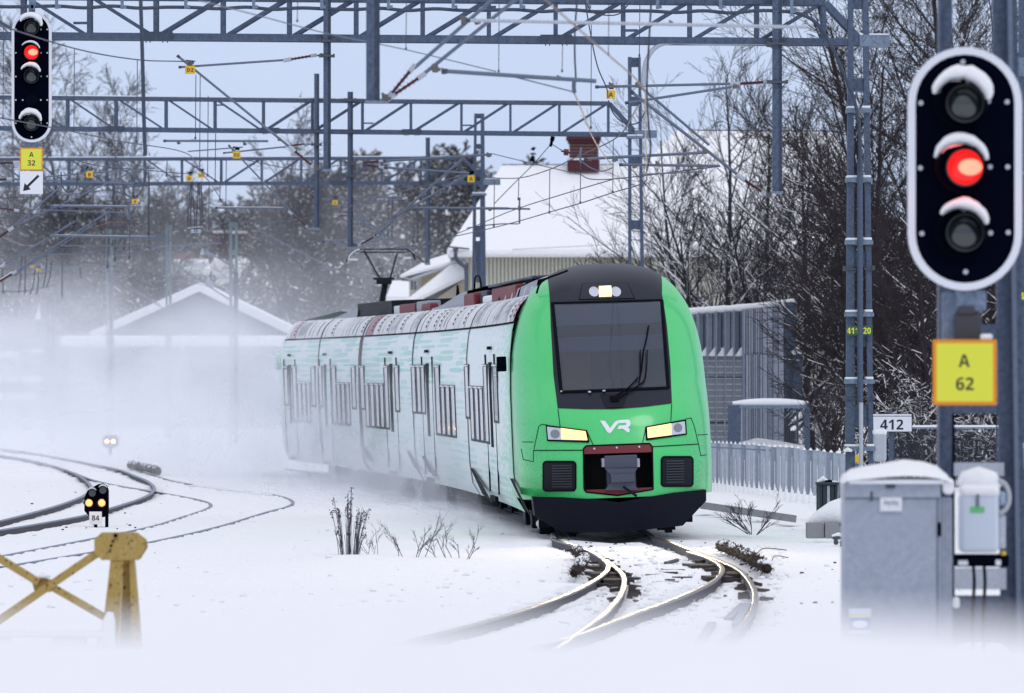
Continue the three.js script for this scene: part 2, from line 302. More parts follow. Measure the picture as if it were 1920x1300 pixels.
const train = thing('passenger_train', 'frost-covered green passenger train with lit headlights coming round the curve', 'train', V(1.74, 0, -88.3));
{
  // materials
  const liveryTex = canvasTex(1024, 512, (x, w, h) => { // frost over pale green: metres along x height, 14 m x 3.2 m
    const r = rng(5); x.fillStyle = '#ebf4f2'; x.fillRect(0, 0, w, h);
    for (let k = 0; k < 26; k++) for (let i = 0; i < 7; i++) { if (r() < 0.15) continue; // dashes of the green livery showing through
      const y = h * (0.98 - k * 0.038 + 0.012 * r()), len = w * (0.04 + 0.12 * r()), cx = w * ((i + r()) / 7), th = h * 0.011 * (0.6 + r()), a = k > 17 ? 0.5 + 0.45 * r() : k > 11 ? 0.3 + 0.35 * r() : 0.14 + 0.2 * r();
      x.fillStyle = `rgba(${150 + 30 * r()},${215 + 10 * r()},${195 + 15 * r()},${a * ((i + (k >> 2)) % 3 ? 1 : 0.25)})`;
      x.beginPath(); x.moveTo(cx - len, y); x.lineTo(cx - len * 0.75, y - th); x.lineTo(cx + len * 0.6, y - th * (0.7 + 0.5 * r())); x.lineTo(cx + len, y); x.lineTo(cx + len * 0.7, y + th); x.lineTo(cx - len * 0.75, y + th * (0.7 + 0.5 * r())); x.fill();
    }
    for (let i = 0; i < 5200; i++) { const a = 0.12 * r(); x.fillStyle = r() < 0.72 ? `rgba(238,241,246,${a * 2})` : `rgba(150,200,180,${a})`; x.fillRect(r() * w, r() * h, 3 + 22 * r(), 1 + 5 * r()); }
    for (let i = 0; i < 900; i++) { const yy = r() * h; x.fillStyle = `rgba(235,239,246,${0.22 * r()})`; x.fillRect(r() * w, yy, 1.5, 8 + 34 * r()); }
  }); liveryTex.wrapS = liveryTex.wrapT = THREE.RepeatWrapping;
  const frost = phy(0.97, 0.98, 0.98, 0.5, { clearcoat: 0.35, clearcoatRoughness: 0.25, map: liveryTex, bumpMap: rep(texSnow, 4), bumpScale: 0.004 });
  const noseCarTex = canvasTex(768, 384, (x, w, h) => {
    x.fillStyle = '#ebf4f2'; x.fillRect(0, 0, w, h); const r = rng(23);
    for (let i = 0; i < 15000; i++) { const d = Math.pow(r(), 2.6), y = r(), low = y > 0.55 ? 1.25 : 0.8; if (r() > low * Math.exp(-d * 4.2)) continue; x.fillStyle = `rgba(${105 + 50 * r()},${205 + 15 * r()},${150 + 35 * r()},${0.10 + 0.25 * r()})`; x.beginPath(); x.ellipse(d * w, y * h, 2 + 7 * r(), 1 + 4 * r(), 0, 0, 7); x.fill(); }
    for (let k = 0; k < 8; k++) for (let i = 0; i < 4; i++) { const y = h * (0.98 - k * 0.036 + 0.01 * r()), cx = w * (i + r()) / 4, l = w * (0.05 + 0.12 * r()), t = h * 0.011; x.fillStyle = `rgba(150,215,195,${0.2 + 0.32 * r()})`; x.beginPath(); x.moveTo(cx - l, y); x.lineTo(cx - l * 0.7, y - t); x.lineTo(cx + l * 0.7, y - t); x.lineTo(cx + l, y); x.lineTo(cx + l * 0.7, y + t); x.lineTo(cx - l * 0.7, y + t); x.fill(); }
    for (let i = 0; i < 2600; i++) { x.fillStyle = `rgba(240,243,248,${0.3 * r()})`; x.fillRect(r() * w, r() * h, 2 + 14 * r(), 1 + 4 * r()); }
    for (let i = 0; i < 500; i++) { x.fillStyle = `rgba(236,240,247,${0.3 * r()})`; x.fillRect(r() * w, r() * h, 1.5, 8 + 34 * r()); }
  });
  const dirtTex = canvasTex(1024, 1024, (x, w, h) => { // grime on the paint: specks and streaks, thickest round the grilles, thin road film lines
    x.fillStyle = '#fff'; x.fillRect(0, 0, w, h); const r = rng(11), X = (u) => (u + 1.7) / 3.4 * w, Y = (v) => h - (v - 0.5) / 4.0 * h;
    const blot = (u, v, n, su, sv, al) => { for (let i = 0; i < n; i++) { const a = r() + r() + r() - 1.5, b = r() + r() + r() - 1.5; x.fillStyle = `rgba(18,40,24,${0.55 * al * r()})`; x.beginPath(); x.ellipse(X(u + a * su), Y(v + b * sv), 0.7 + 1.6 * r(), 0.8 + 3 * r(), 0, 0, 7); x.fill(); } };
    blot(-1.3, 1.25, 1500, 0.35, 0.5, 0.22); blot(1.3, 1.25, 1500, 0.3, 0.5, 0.22); blot(-1.25, 0.85, 900, 0.5, 0.2, 0.25); blot(1.2, 0.9, 900, 0.5, 0.2, 0.25); blot(0, 0.8, 500, 0.8, 0.12, 0.25); blot(0, 2.2, 900, 1.6, 1.8, 0.10); blot(-1.45, 2.2, 500, 0.15, 0.9, 0.16); blot(1.42, 2.2, 500, 0.15, 0.9, 0.16);
    for (let i = 0; i < 260; i++) { const u = -1.6 + 3.2 * r(), v = 0.7 + 3.4 * r(), l = 0.05 + 0.5 * r() * r(); x.fillStyle = r() < 0.55 ? `rgba(20,50,30,${0.14 * r()})` : `rgba(255,255,255,${0.2 * r()})`; x.fillRect(X(u), Y(v), 1 + 1.5 * r(), l * h / 4); }
    for (let i = 0; i < 2600; i++) { x.fillStyle = r() < 0.5 ? `rgba(20,45,28,${0.3 * r()})` : `rgba(240,250,245,${0.5 * r()})`; x.fillRect(r() * w, r() * h, 1 + r() * 2, 1 + r() * 2); }
  }); dirtTex.repeat.set(1 / 3.4, 1 / 4.0); dirtTex.offset.set(0.5, -0.125);
  const frostNose = frost.clone(); frostNose.map = noseCarTex;
  const green = phy(0.05, 0.59, 0.155, 0.33, { map: dirtTex, clearcoat: 0.6, clearcoatRoughness: 0.12 });
  const mask = phy(0.011, 0.013, 0.027, 0.38, { specularIntensity: 0.55 });
  const gap = phy(0.004, 0.005, 0.009, 0.85, { specularIntensity: 0.2 }), dark = phy(0.009, 0.011, 0.019, 0.65, { specularIntensity: 0.45, map: mottleFine }), darkRed = std(0.16, 0.012, 0.02, 0.6), plow = phy(0.006, 0.008, 0.018, 0.6, { specularIntensity: 0.3, map: mottleFine });
  const glass = phy(0.42, 0.50, 0.66, 0.02, { specularIntensity: 0.75, transmission: 0.9, thickness: 0, ior: 1.52 });
  const sideGlass = phy(0.012, 0.014, 0.02, 0.06, { clearcoat: 1, clearcoatRoughness: 0.03 });
  const interior = std(0.05, 0.056, 0.075, 0.8), interiorLight = std(0.50, 0.53, 0.60, 0.8), orange = std(0.90, 0.26, 0.08, 0.8), coupler = std(0.075, 0.085, 0.13, 0.5, { map: mottleFine });
  const lampGlass = phy(0.55, 0.58, 0.64, 0.12, { clearcoat: 1 }), white = std(0.8, 0.82, 0.85, 0.5);

  // outline of the nose
  const OUT = [];
  for (let i = 0; i <= 14; i++) { const v = lerp(0.62, VC, i / 14); OUT.push([-bLow(v) * 0.999, v]); }
  for (let i = 1; i < 60; i++) { const a = Math.PI * (1 - i / 60), c = Math.cos(a), s = Math.sin(a); OUT.push([Math.sign(c) * 1.58 * 0.999 * Math.pow(Math.abs(c), 2 / NE), VC + (TOPV - VC) * 0.999 * Math.pow(s, 2 / NE)]); }
  for (let i = 14; i >= 0; i--) { const v = lerp(0.62, VC, i / 14); OUT.push([bLow(v) * 0.999, v]); }
  const out2 = OUT.map(([u, v]) => new THREE.Vector2(u, v));
  const rim = out2.filter((p) => p.y > 3.6), rimTop = rim.filter((p) => p.x > -1.0 && p.x < 1.0);
  // cut-outs
  const screen = fpoly([[1036, 569], [1240, 563.5], [1247, 640], [1252, 727], [1150, 734], [1053, 735.5], [1043, 660]]);
  const recess = fpoly([[1099, 836.5], [1218, 832], [1223, 838], [1224.5, 918], [1158.5, 929.5], [1099, 923], [1095, 917], [1094, 842]]);
  mesh('nose_shell', patch([...out2], 0, 0.085, [screen, recess]), green, train, { label: 'glossy bright green nose shell', keepUV: true });
  // side walls of the nose, back to the body
  const strip = (pts) => loft(pts.map((p) => [0, 1, 2, 3].map((k) => { const q = N(p.x, p.y, lerp(W(p.x, p.y), -3.75, k / 3)); q.s = k; q.t = p.y; return q; })));
  mesh('nose_side', strip(out2.filter((p) => p.x <= -0.93)), green, train); mesh('nose_side', strip(out2.filter((p) => p.x >= 0.93)), green, train);
  mesh('nose_roof', strip(out2.filter((p) => p.y > 3.5 && Math.abs(p.x) <= 1.0)), mask, train, { label: 'dark grey roof of the nose' });
  // black windscreen surround
  const L0 = fuv(1031, 560), R0 = fuv(1241, 552);
  const maskPoly = [fuv(1046, 766), fuv(1038, 701), fuv(1033, 610), L0, ...rimTop.filter((p) => p.x > L0.x - 0.02 && p.x < R0.x + 0.06), R0, fuv(1250, 610), fuv(1257, 690), fuv(1259.6, 757), fuv(1205, 764), fuv(1150.7, 768), fuv(1098, 768)];
  mesh('windscreen_surround', patch(maskPoly, 0.008, 0.085, [screen]), mask, train, { keepUV: true });
  mesh('windscreen', patch(screen, 0.003, 0.12), glass, train, { keepUV: true });
  // frame bars around the pane
  const frameBar = (a, b, w) => { const n = 8, pts = []; for (let i = 0; i <= n; i++) { const p = fuv(lerp(a[0], b[0], i / n), lerp(a[1], b[1], i / n)); pts.push(N(p.x, p.y, W(p.x, p.y) + 0.012)); } return pipe(pts, w, 16, 6); };
  mesh('windscreen_frame', [frameBar([1034, 569], [1242, 563], 0.022), frameBar([1036, 570], [1052, 735], 0.03), frameBar([1241, 564], [1253, 727], 0.03), frameBar([1052, 736], [1253, 728], 0.03)], gap, train);
  // cab behind the pane
  const c0 = fuv(1045, 650), c1 = fuv(1248, 650);
  mesh('cab_interior', [nbox(-1.25, 1.35, -3.6, 1.25, 3.9, -3.5), nbox(-1.2, 1.35, -3.5, -1.14, 3.3, -2.3), nbox(1.14, 1.35, -3.5, 1.2, 3.3, -2.3)], interior, train);
  mesh('cab_ceiling', [nbox(-1.0, 3.42, -3.49, 1.0, 3.75, -2.9), nbox(-1.1, 2.98, -3.49, 1.1, 3.22, -3.3)], interiorLight, train, { label: 'pale grey cab ceiling behind the windscreen' });
  mesh('cab_desk', [nbox(-1.3, 1.35, -3.4, 1.3, 1.75, -1.25, 0.03), nbox(-0.75, 1.78, -1.6, 0.1, 1.98, -1.5, 0.03), nbox(0.0, 1.75, -1.3, 0.35, 1.9, -1.2, 0.03)], dark, train);
  mesh('cab_door', nbox(-0.78, 1.7, -3.49, -0.22, 3.0, -3.44), orange, train, { label: 'orange panel behind the driver seat' });
  mesh('driver_seat', [nbox(-0.12, 1.75, -2.9, 0.3, 2.55, -2.7, 0.06), nbox(-0.02, 2.5, -2.88, 0.2, 2.78, -2.74, 0.05)], dark, train);
  // roof lamp
  mesh('roof_lamp_panel', patch(fpoly([[1092, 533], [1176, 531.5], [1190, 560], [1085.5, 562]]), 0.014, 0.1), mask, train, { keepUV: true });
  const groove = (list, w = 0.006, off = 0.006, closed) => { const g = []; const pl = closed ? [...list, list[0]] : list; for (let i = 0; i < pl.length - 1; i++) { const n = Math.max(2, Math.ceil(Math.hypot(pl[i][0] - pl[i + 1][0], pl[i][1] - pl[i + 1][1]) / 8)), pts = []; for (let k = 0; k <= n; k++) { const p = fuv(lerp(pl[i][0], pl[i + 1][0], k / n), lerp(pl[i][1], pl[i + 1][1], k / n)); pts.push(N(p.x, p.y, W(p.x, p.y) + off)); } g.push(pipe(pts, w, n * 2, 5)); } return g; };
  mesh('lamp_panel_seal', groove([[1092, 533], [1176, 531.5], [1190, 560], [1085.5, 562]], 0.009, 0.014, true), gap, train);
  const disc = (px, py, rpx, off) => { const c = fuv(px, py), r = rpx * 89.5 / F, l = []; for (let i = 0; i < 24; i++) l.push(new THREE.Vector2(c.x + r * Math.cos(i / 24 * 6.2832), c.y + r * Math.sin(i / 24 * 6.2832))); return patch(l, off, 0.1); };
  for (const x of [1114, 1155]) mesh('roof_lamp', [disc(x, 548.5, 9.5, 0.018)], lampGlass, train, { keepUV: true });
  const headGlow = glow(1, 0.62, 0.25, 2.1), headCore = glow(1, 0.66, 0.30, 2.6);
  mesh('lit_roof_lamp', patch(fpoly([[1123, 539], [1146, 538], [1147, 558], [1123.5, 559]]), 0.024, 0.2), headCore, train, { label: 'glowing top lamp above the windscreen', keepUV: true });
  // headlights
  const headlights = [[[[1024, 798], [1100, 808], [1104, 829], [1026.5, 826.5]], [[1053, 803.5], [1098.5, 810], [1102, 826.5], [1054, 824.5]], [1042, 814.5]], [[[1211, 801], [1285.5, 787.5], [1287, 814.5], [1212.5, 825]], [[1213, 803], [1257, 795], [1257.5, 816.5], [1214, 822.5]], [1270, 803]]];
  for (const [frame, lit, off] of headlights) {
    const h = mesh('headlight', patch(fpoly(frame), 0.012, 0.1), gap, train, { keepUV: true });
    const cx = frame.reduce((s, p) => s + p[0], 0) / 4, cy = frame.reduce((s, p) => s + p[1], 0) / 4;
    mesh('headlight_glass', patch(fpoly(frame.map(([x, y]) => [lerp(cx, x, 0.93), lerp(cy, y, 0.84)])), 0.016, 0.1), lampGlass, h, { keepUV: true });
    mesh('lit_lamp', patch(fpoly(lit), 0.026, 0.1), headGlow, h, { keepUV: true });
    mesh('dark_lamp', [disc(off[0], off[1], 8, 0.022)], std(0.22, 0.23, 0.26, 0.3), h, { keepUV: true });
    mesh('bezel', groove(frame, 0.010, 0.02, true), gap, h);
    const c = fuv((lit[0][0] + lit[2][0]) / 2, (lit[0][1] + lit[2][1]) / 2), s = new THREE.SpotLight(new THREE.Color(1, 0.82, 0.52), 60, 60, 0.5, 0.6, 2);
    s.position.copy(N(c.x, c.y, W(c.x, c.y) + 0.12)); s.target.position.copy(N(c.x, c.y - 1.2, 22)); s.shadow.radius = 4; s.castShadow = true; scene.add(s, s.target);
  }
  { const c = fuv(1135, 548), s = new THREE.SpotLight(new THREE.Color(1, 0.84, 0.55), 40, 60, 0.5, 0.6, 2); s.position.copy(N(c.x, c.y, W(c.x, c.y) + 0.15)); s.target.position.copy(N(c.x, c.y - 2, 22)); s.shadow.radius = 4; s.castShadow = true; scene.add(s, s.target); }
  // panel joints
  mesh('panel_joint', [...groove([[1046, 767], [1050, 800]]), ...groove([[1259.6, 758], [1258, 790]]), ...groove([[1001, 843], [1010, 800], [1015, 796], [1026, 797]]), ...groove([[1000, 845], [1094, 844.5]], 0.008), ...groove([[1222, 838], [1310, 833]], 0.008), ...groove([[1286, 786], [1296, 784], [1302, 800], [1310, 833]]), ...groove([[1308, 816], [1327, 815]]), ...groove([[1310, 833], [1314, 855], [1325, 853]]), ...groove([[1000, 829], [979, 829]]), ...groove([[1000, 845], [1000, 866], [981, 862], [977, 842]]), ...groove([[1100, 808], [1112, 834]]), ...groove([[1211, 801], [1205, 831]])], gap, train);
  // logo
  const lg = (l) => l.map(([x, y]) => [940 + x * 0.22305, 740 + y * 0.22305]);
  const logoV = fpoly(lg([[830, 221], [872, 223], [915, 283], [955, 232], [978, 220], [1000, 216], [925, 318], [908, 326], [893, 318]]));
  const logoR = fpoly(lg([[1000, 216], [1065, 212], [1082, 222], [1087, 242], [1082, 264], [1066, 276], [1080, 296], [1075, 319], [1060, 318], [1020, 288], [975, 292], [990, 262], [1046, 258], [1052, 248], [1046, 240], [990, 242], [972, 262]]));
  mesh('logo', [patch(logoV, 0.006, 0.1), patch(logoR, 0.006, 0.1)], white, train, { label: 'white VR lettering on the nose', keepUV: true });
  // coupler bay
  const zin = (d) => (u, v) => W(u, v) - d;
  mesh('coupler_bay', prism(recess.map((p) => p.clone()), zin(0.62), zin(0.7)), blackOf(), train);
  const bay = prism(recess, zin(-0.004), zin(0.7)); mesh('bay_walls', wallsOnly(recess), dark, train);
  mesh('bay_top_strip', patch(fpoly([[1099, 836.5], [1218, 832], [1223, 838], [1223.5, 848], [1094.5, 852], [1094, 842]]), 0.006, 0.1), darkRed, train, { keepUV: true });
  mesh('bay_bottom_strip', patch(fpoly([[1096, 919], [1223, 914], [1224.5, 919], [1158.5, 930], [1099, 924]]), 0.006, 0.1), darkRed, train, { keepUV: true });
  for (const [x, y] of [[1114.5, 842], [1156.5, 840], [1198.5, 838.5]]) mesh('bolt', [disc(x, y, 1.9, 0.014)], M.bolt, train, { keepUV: true });
  mesh('bay_frame', groove([[1099, 836.5], [1218, 832], [1223, 838], [1224.5, 918], [1158.5, 929.5], [1099, 923], [1095, 917], [1094, 842]], 0.014, 0.004, true), gap, train);
  {
    const a = fuv(1133, 855), b = fuv(1195, 878), c = fuv(1197, 919), w = W(0, 1.2);
    const cg = [nbox(a.x, a.y, w - 0.55, b.x, b.y, w + 0.08, 0.015), nbox(a.x + 0.03, b.y, w - 0.5, b.x - 0.03, c.y + 0.02, w + 0.02)];
    cg.push(prism(fpoly([[1134, 879], [1194, 878], [1187, 890], [1144, 890]]), () => w + 0.16, () => w - 0.1), nbox(a.x + 0.08, fuv(1144, 890).y, w - 0.1, b.x - 0.06, fuv(1144, 905).y, w + 0.2, 0.01), prism(fpoly([[1134, 919.5], [1196, 918.5], [1187, 904], [1144, 905]]), () => w + 0.12, () => w - 0.1));
    mesh('coupler', cg, coupler, train, { label: 'blue-grey coupler head in its bay' });
    mesh('coupler_handle', [tube(N(fuv(1168, 913).x, fuv(1168, 913).y, w + 0.2), N(fuv(1190, 929).x, fuv(1190, 929).y, w + 0.42), 0.022, 8)], plow, train);
    for (const x of [1131, 1197]) mesh('coupler_bracket', [nbox(fuv(x, 860).x - 0.02, fuv(x, 876).y, w - 0.3, fuv(x, 860).x + 0.02, fuv(x, 860).y, w - 0.02)], M.bolt, train);
  }
  // grilles
  for (const [x0, y0, x1, y1, s] of [[1018.5, 866, 1079, 920.5, 1], [1240.5, 857, 1299, 912, -1]]) {
    const r = 6, poly = []; for (const [cx, cy, a0] of [[x0 + r, y0 + r, Math.PI], [x1 - r, y0 + r, 1.5 * Math.PI], [x1 - r, y1 - r, 0], [x0 + r, y1 - r, 0.5 * Math.PI]]) for (let k = 0; k <= 4; k++) { const a = a0 + k * Math.PI / 8; poly.push([cx + r * Math.cos(a), cy + r * Math.sin(a)]); }
    const g = mesh('air_grille', patch(fpoly(poly), 0.012, 0.12), dark, train, { keepUV: true });
    mesh('grille_rim', groove(poly, 0.016, 0.012, true), gap, g);
    const slats = []; for (let k = 0; k < 9; k++) { const y = lerp(y0 + 8, y1 - 7, k / 8), xa = s > 0 ? x0 + 17 : x0 + 8, xb = s > 0 ? x1 - 6 : x1 - 17; slats.push(...groove([[xa, y], [xb, y - 0.6]], 0.014, 0.014)); }
    mesh('grille_slats', slats, std(0.03, 0.032, 0.04, 0.5), g);
  }
  // snow plough
  mesh('snow_plough', prism(fpoly([[996, 931], [1055, 932.5], [1110, 936], [1160, 942], [1210, 933], [1262, 924], [1320, 917.5], [1320.5, 938], [1280, 986], [1160, 999], [1052, 998], [1000, 966]]), (u, v) => 0.10 - 0.22 * u * u - 0.25 * (0.7 - v), () => -1.0), plow, train, { label: 'black angled plough under the nose' });
  // wiper
  const wp = (l, w, off = 0.06) => { const pts = l.map(([x, y]) => { const p = fuv(x, y); return N(p.x, p.y, W(p.x, p.y) + off); }); return pipe(pts, w, 10, 5); };
  mesh('wiper', [wp([[1152, 744], [1178, 727], [1196, 708]], 0.014), wp([[1158, 747], [1190, 727], [1207, 715], [1210, 704]], 0.014), wp([[1216, 611], [1211, 640], [1206, 660], [1203, 690], [1198, 716]], 0.014, 0.045), wp([[1200, 656], [1200, 700], [1197, 722]], 0.010), wp([[1213, 657], [1212, 690], [1209, 712]], 0.010), nboxAt(1152, 748, 0.14, 0.10)], gap, train);
  function nboxAt(px, py, su, sv) { const p = fuv(px, py), w = W(p.x, p.y); return nbox(p.x - su / 2, p.y - sv / 2, w - 0.05, p.x + su / 2, p.y + sv / 2, w + 0.09, 0.02); }
  mesh('wiper_base', [patch(fpoly([[1125, 741], [1178, 739], [1168, 765], [1136, 766]]), 0.02, 0.1)], dark, train, { keepUV: true });
  mesh('windscreen_jets', [nboxAt(1105, 735, 0.05, 0.03), nboxAt(1132, 733, 0.05, 0.03), nboxAt(1052, 734, 0.03, 0.03)], M.bolt, train);
  function blackOf() { return std(0.010, 0.009, 0.010, 0.8); }
  function wallsOnly(poly) { const pos = [], q = (p, d) => { const v = N(p.x, p.y, W(p.x, p.y) - d); pos.push(v.x, v.y, v.z); }; for (let i = 0; i < poly.length; i++) { const a = poly[i], b = poly[(i + 1) % poly.length]; q(a, 0); q(b, 0); q(b, 0.66); q(a, 0); q(b, 0.66); q(a, 0.66); } const g = new THREE.BufferGeometry(); g.setAttribute('position', new THREE.Float32BufferAttribute(pos, 3)); g.computeVertexNormals(); return g; }

  // ---- the cars
  const JP = [957, 877, 775, 676, 598, 531].map(sideD);            // joints along the side
  const side = [[-1.42, 0.36], [-1.55, 0.6], [-1.595, 1.0], [-1.6, 1.5], [-1.6, 2.4], [-1.575, 3.0], [-1.53, 3.35], [-1.49, 3.5]];
  const right = side.map(([u, v]) => [-u, v]).reverse();
  for (let c = 0; c < 5; c++) {
    const d0 = JP[c] + (c ? 0.05 : -0.1), d1 = JP[c + 1] - (c === 2 ? 0.05 : 0.02), n = 14;
    const sheet = (prof) => loft(Array.from({ length: n + 1 }, (_, i) => { const D = lerp(d0, d1, i / n); return prof.map(([u, v]) => { const p = T(D, u, v); p.s = c ? D / 14 : (D - d0) / (d1 - d0); p.t = (v - 0.36) / 3.2; return p; }); })), skin = c ? frost : frostNose;
    mesh('car_side', sheet(right), skin, train, { keepUV: true }); mesh('car_side', sheet(side), skin, train, { keepUV: true, label: ['frosted car side nearest the nose', 'frosted second car side from the nose', 'frosted middle car side', 'frosted fourth car side from the nose', 'frosted rear car side fading into blown snow'][c] });
    mesh('car_roof', sheet([[-1.47, 3.48], [-1.12, 3.96], [-1.08, 3.9], [1.08, 3.9], [1.12, 3.96], [1.47, 3.48]]), gap, train, { keepUV: true });
    mesh('car_floor', sheet([[-1.4, 0.4], [1.4, 0.4]]), gap, train, { keepUV: true });
  }
  for (const c of [0, 1, 2, 3, 4]) mesh('car_end_wall', loft([JP[c] + 0.15, JP[c] + 0.16].map((D) => [...side, [-1.16, 3.95], [1.16, 3.95], ...right].map(([u, v]) => T(D, u * 0.99, v)))), gap, train);
  // rear nose, lost in the snow
  { const dE = JP[5]; mesh('rear_nose', loft(Array.from({ length: 8 }, (_, i) => { const t = i / 7, k = Math.sqrt(1 - t * t * 0.96); return [...side, [-1.16, 3.96], [0, 4.2], [1.16, 3.96], ...right].map(([u, v]) => T(dE + 3.4 * t, u * k, lerp(1.2, v, lerp(1, k, 0.6)))); })), frost, train); }
  // windows and doors: [x0, x1, kind] on the crop of the photograph that they were measured on
  const X = (x) => 480 + x * 0.26151;
  const KIND = { U: [1.80, 2.83], L: [1.40, 2.43], F: [1.40, 2.83], D: [1.36, 2.86] };
  const winMat = [sideGlass, phy(0.03, 0.03, 0.04, 0.1, { clearcoat: 1, clearcoatRoughness: 0.05 })], sideFrame = std(0.030, 0.034, 0.05, 0.6);
  const wins = 'U1708-1742 D1674-1702 F1640-1668 L1605-1632 L1572-1600 L1538-1565 U1505-1535 L1400-1432 L1362-1394 L1330-1358 F1288-1325 D1220-1250 U1190-1218 U1158-1188 U1122-1152 U1000-1032 D958-990 F925-955 L890-918 L858-885 L820-850 L785-812 U752-782 U690-720 L648-675 L612-640 L580-609 F545-579 D488-514 U455-480 U400-430 L365-390 L332-360 L300-328 F265-295 D236-260 U205-234'.split(' ');
  const quadSide = (da, db, va, vb, out) => { const n = 2, rows = []; for (let i = 0; i <= n; i++) { const D = lerp(da, db, i / n); rows.push([va, vb].map((v) => { const p = T(D, -1.6 - out, v); p.s = D; p.t = v; return p; })); } return loft(rows); };
  const slab = (da, db, va, vb, out, mat, name, parent = train) => { // a thin box lying on the car side
    const g = [quadSide(da, db, va, vb, out)]; const e = (D0, v0, D1, v1) => { const a = T(D0, -1.6 - out, v0), b = T(D1, -1.6 - out, v1), c = T(D1, -1.6 + 0.02, v1), d = T(D0, -1.6 + 0.02, v0); return loft([[a, b], [d, c]]); };
    g.push(e(da, va, db, va), e(da, vb, db, vb), e(da, va, da, vb), e(db, va, db, vb)); return mesh(name, g, mat, parent);
  };
  wins.forEach((w, i) => {
    const [xa, xb] = w.slice(1).split('-').map(Number), [va, vb] = KIND[w[0]], near = sideD(X(xb)), far = sideD(X(xa));
    if (w[0] === 'D') { const d = slab(lerp(near, far, 0.22), lerp(near, far, 0.8), va, vb, 0.006, gap, 'door_window'); slab(near - 0.7, near - 0.66, 0.55, 3.0, 0.008, gap, 'door_seam'); slab(far + 0.75, far + 0.79, 0.55, 3.0, 0.008, gap, 'door_seam'); slab(lerp(near, far, 0.3), lerp(near, far, 0.7), 3.08, 3.14, 0.03, gap, 'door_lamp'); slab(near - 0.2, far + 0.2, 0.42, 0.5, 0.04, gap, 'door_step'); return; }
    const fr = slab(near - 0.03, far + 0.03, va, vb, 0.012, sideFrame, 'window');
    slab(near + 0.02, lerp(near, far, 0.66), va + 0.05, vb - 0.05, 0.02, winMat[i % 2], 'pane', fr);
    slab(near + 0.0, lerp(near, far, 0.7), vb - 0.04, vb - 0.012, 0.045, M.snowCap, 'snow_ledge', fr);
  });
  // joints between the cars
  JP.slice(1, 5).forEach((D, i) => mesh(i === 2 ? 'gangway_bellows' : 'car_joint', [loft([D - (i === 2 ? 0.28 : 0.07), D + (i === 2 ? 0.28 : 0.07)].map((d) => [...side, [-1.2, 3.9]].map(([u, v]) => T(d, u - 0.012, v))))], i === 2 ? std(0.055, 0.006, 0.014, 0.7) : gap, train, { label: i === 2 ? 'dark red bellows between the two halves' : undefined }));
  // bogie openings and bogies
  for (const [xt, yt, xb, yb, wpx] of [[878, 877, 899, 927, 9], [952, 896, 975, 950, 9], [760, 845, 772, 876, 6], [788, 855, 800, 884, 6], [676, 836, 684, 860, 6]]) {
    const q = (px, py) => { const D = sideD(px), p = T(D, -1.6, 2); return [D, CAMH + (695 - py) * D / F + 0.06]; };
    const [Da, va] = q(xt, yt), [Db, vb] = q(xb, yb), h = (q(xt, yt)[0] - q(xt + wpx, yt)[0]);
    mesh('bogie_opening', loft([[T(Da, -1.61, va), T(Db + 0.1, -1.60, Math.max(0.34, vb))], [T(Da - h * 0.6, -1.61, va), T(Db - h * 2.2, -1.60, Math.max(0.34, vb - 0.1))]]), gap, train);
  }
  const bogie = (D, u = 0) => { const g = []; for (const s of [-1, 1]) { for (const k of [-1.25, 1.25]) g.push(tube(T(D + k, s * 0.70 + u, 0.44), T(D + k, s * 0.83 + u, 0.44), 0.44, 20)); g.push(bar(T(D - 1.9, s * 1.05 + u, 0.45), T(D + 1.9, s * 1.05 + u, 0.45), 0.24, 0.22, V(1, 0, 0))); for (const k of [-1.6, -1.25, -0.5, 0.2, 0.9, 1.25]) g.push(box(T(D + k, s * 1.16 + u, 0.30), V(0.2, 0.34, 0.3))); } g.push(bar(T(D - 1.0, u, 0.5), T(D + 1.0, u, 0.5), 1.9, 0.3, V(0, 1, 0))); return g; };
  const jb = [JP[0] + 0.4, JP[1] + 1.6, JP[2] + 1, JP[3], JP[4]];
  for (const D of jb) mesh('bogie', bogie(D), dark, train);
  mesh('guard_iron', [-0.78, 0.78].flatMap((u) => [nbox(u - 0.12, 0.05, -0.9, u + 0.1, 0.36, -0.6), nbox(u - 0.05, -0.0, -1.0, u + 0.06, 0.3, -0.75), nbox(u + 0.1, 0.12, -1.4, u + 0.17, 0.42, -1.1)]), plow, train);
  mesh('underframe_box', [nbox(-1.3, 0.08, -3.9, -0.9, 0.5, -3.3, 0.02), nbox(-1.35, 0.1, -5.6, -0.95, 0.45, -4.6, 0.02), nbox(-1.25, 0.02, -2.4, -1.0, 0.4, -1.9, 0.02)], plow, train);
  const rs = rng(21); mesh('underframe_snow', Array.from({ length: 34 }, () => { const p = N(-1.25 + 0.2 * rs(), 0.18 + 0.3 * rs(), -1.5 - 6 * rs()); const g = new THREE.IcosahedronGeometry(0.03 + 0.07 * rs(), 1); g.scale(1, 1.3, 1); g.translate(p.x, p.y, p.z); return g; }), M.snowCap, train);
  // mirrors
  mesh('mirror', [nbox(-1.78, 2.70, -3.5, -1.62, 2.95, -3.35, 0.02)], M.blackMatte, train);
  { const p = T(JP[5] - 0.2, -1.72, 2.95); mesh('mirror', rbox(p, V(0.14, 0.42, 0.1), 0.03), frost, train); }
  // roof slopes, panel by panel
  const rr = rng(77), pinkish = std(0.78, 0.60, 0.65, 0.9, { map: mottleFine }), redP = std(0.50, 0.30, 0.34, 0.8, { map: mottleFine }), frostP = std(0.90, 0.91, 0.93, 0.9, { bumpMap: rep(texSnow, 4), bumpScale: 0.006, map: mottleFine }), greyP = std(0.80, 0.82, 0.85, 0.8, { map: mottleFine });
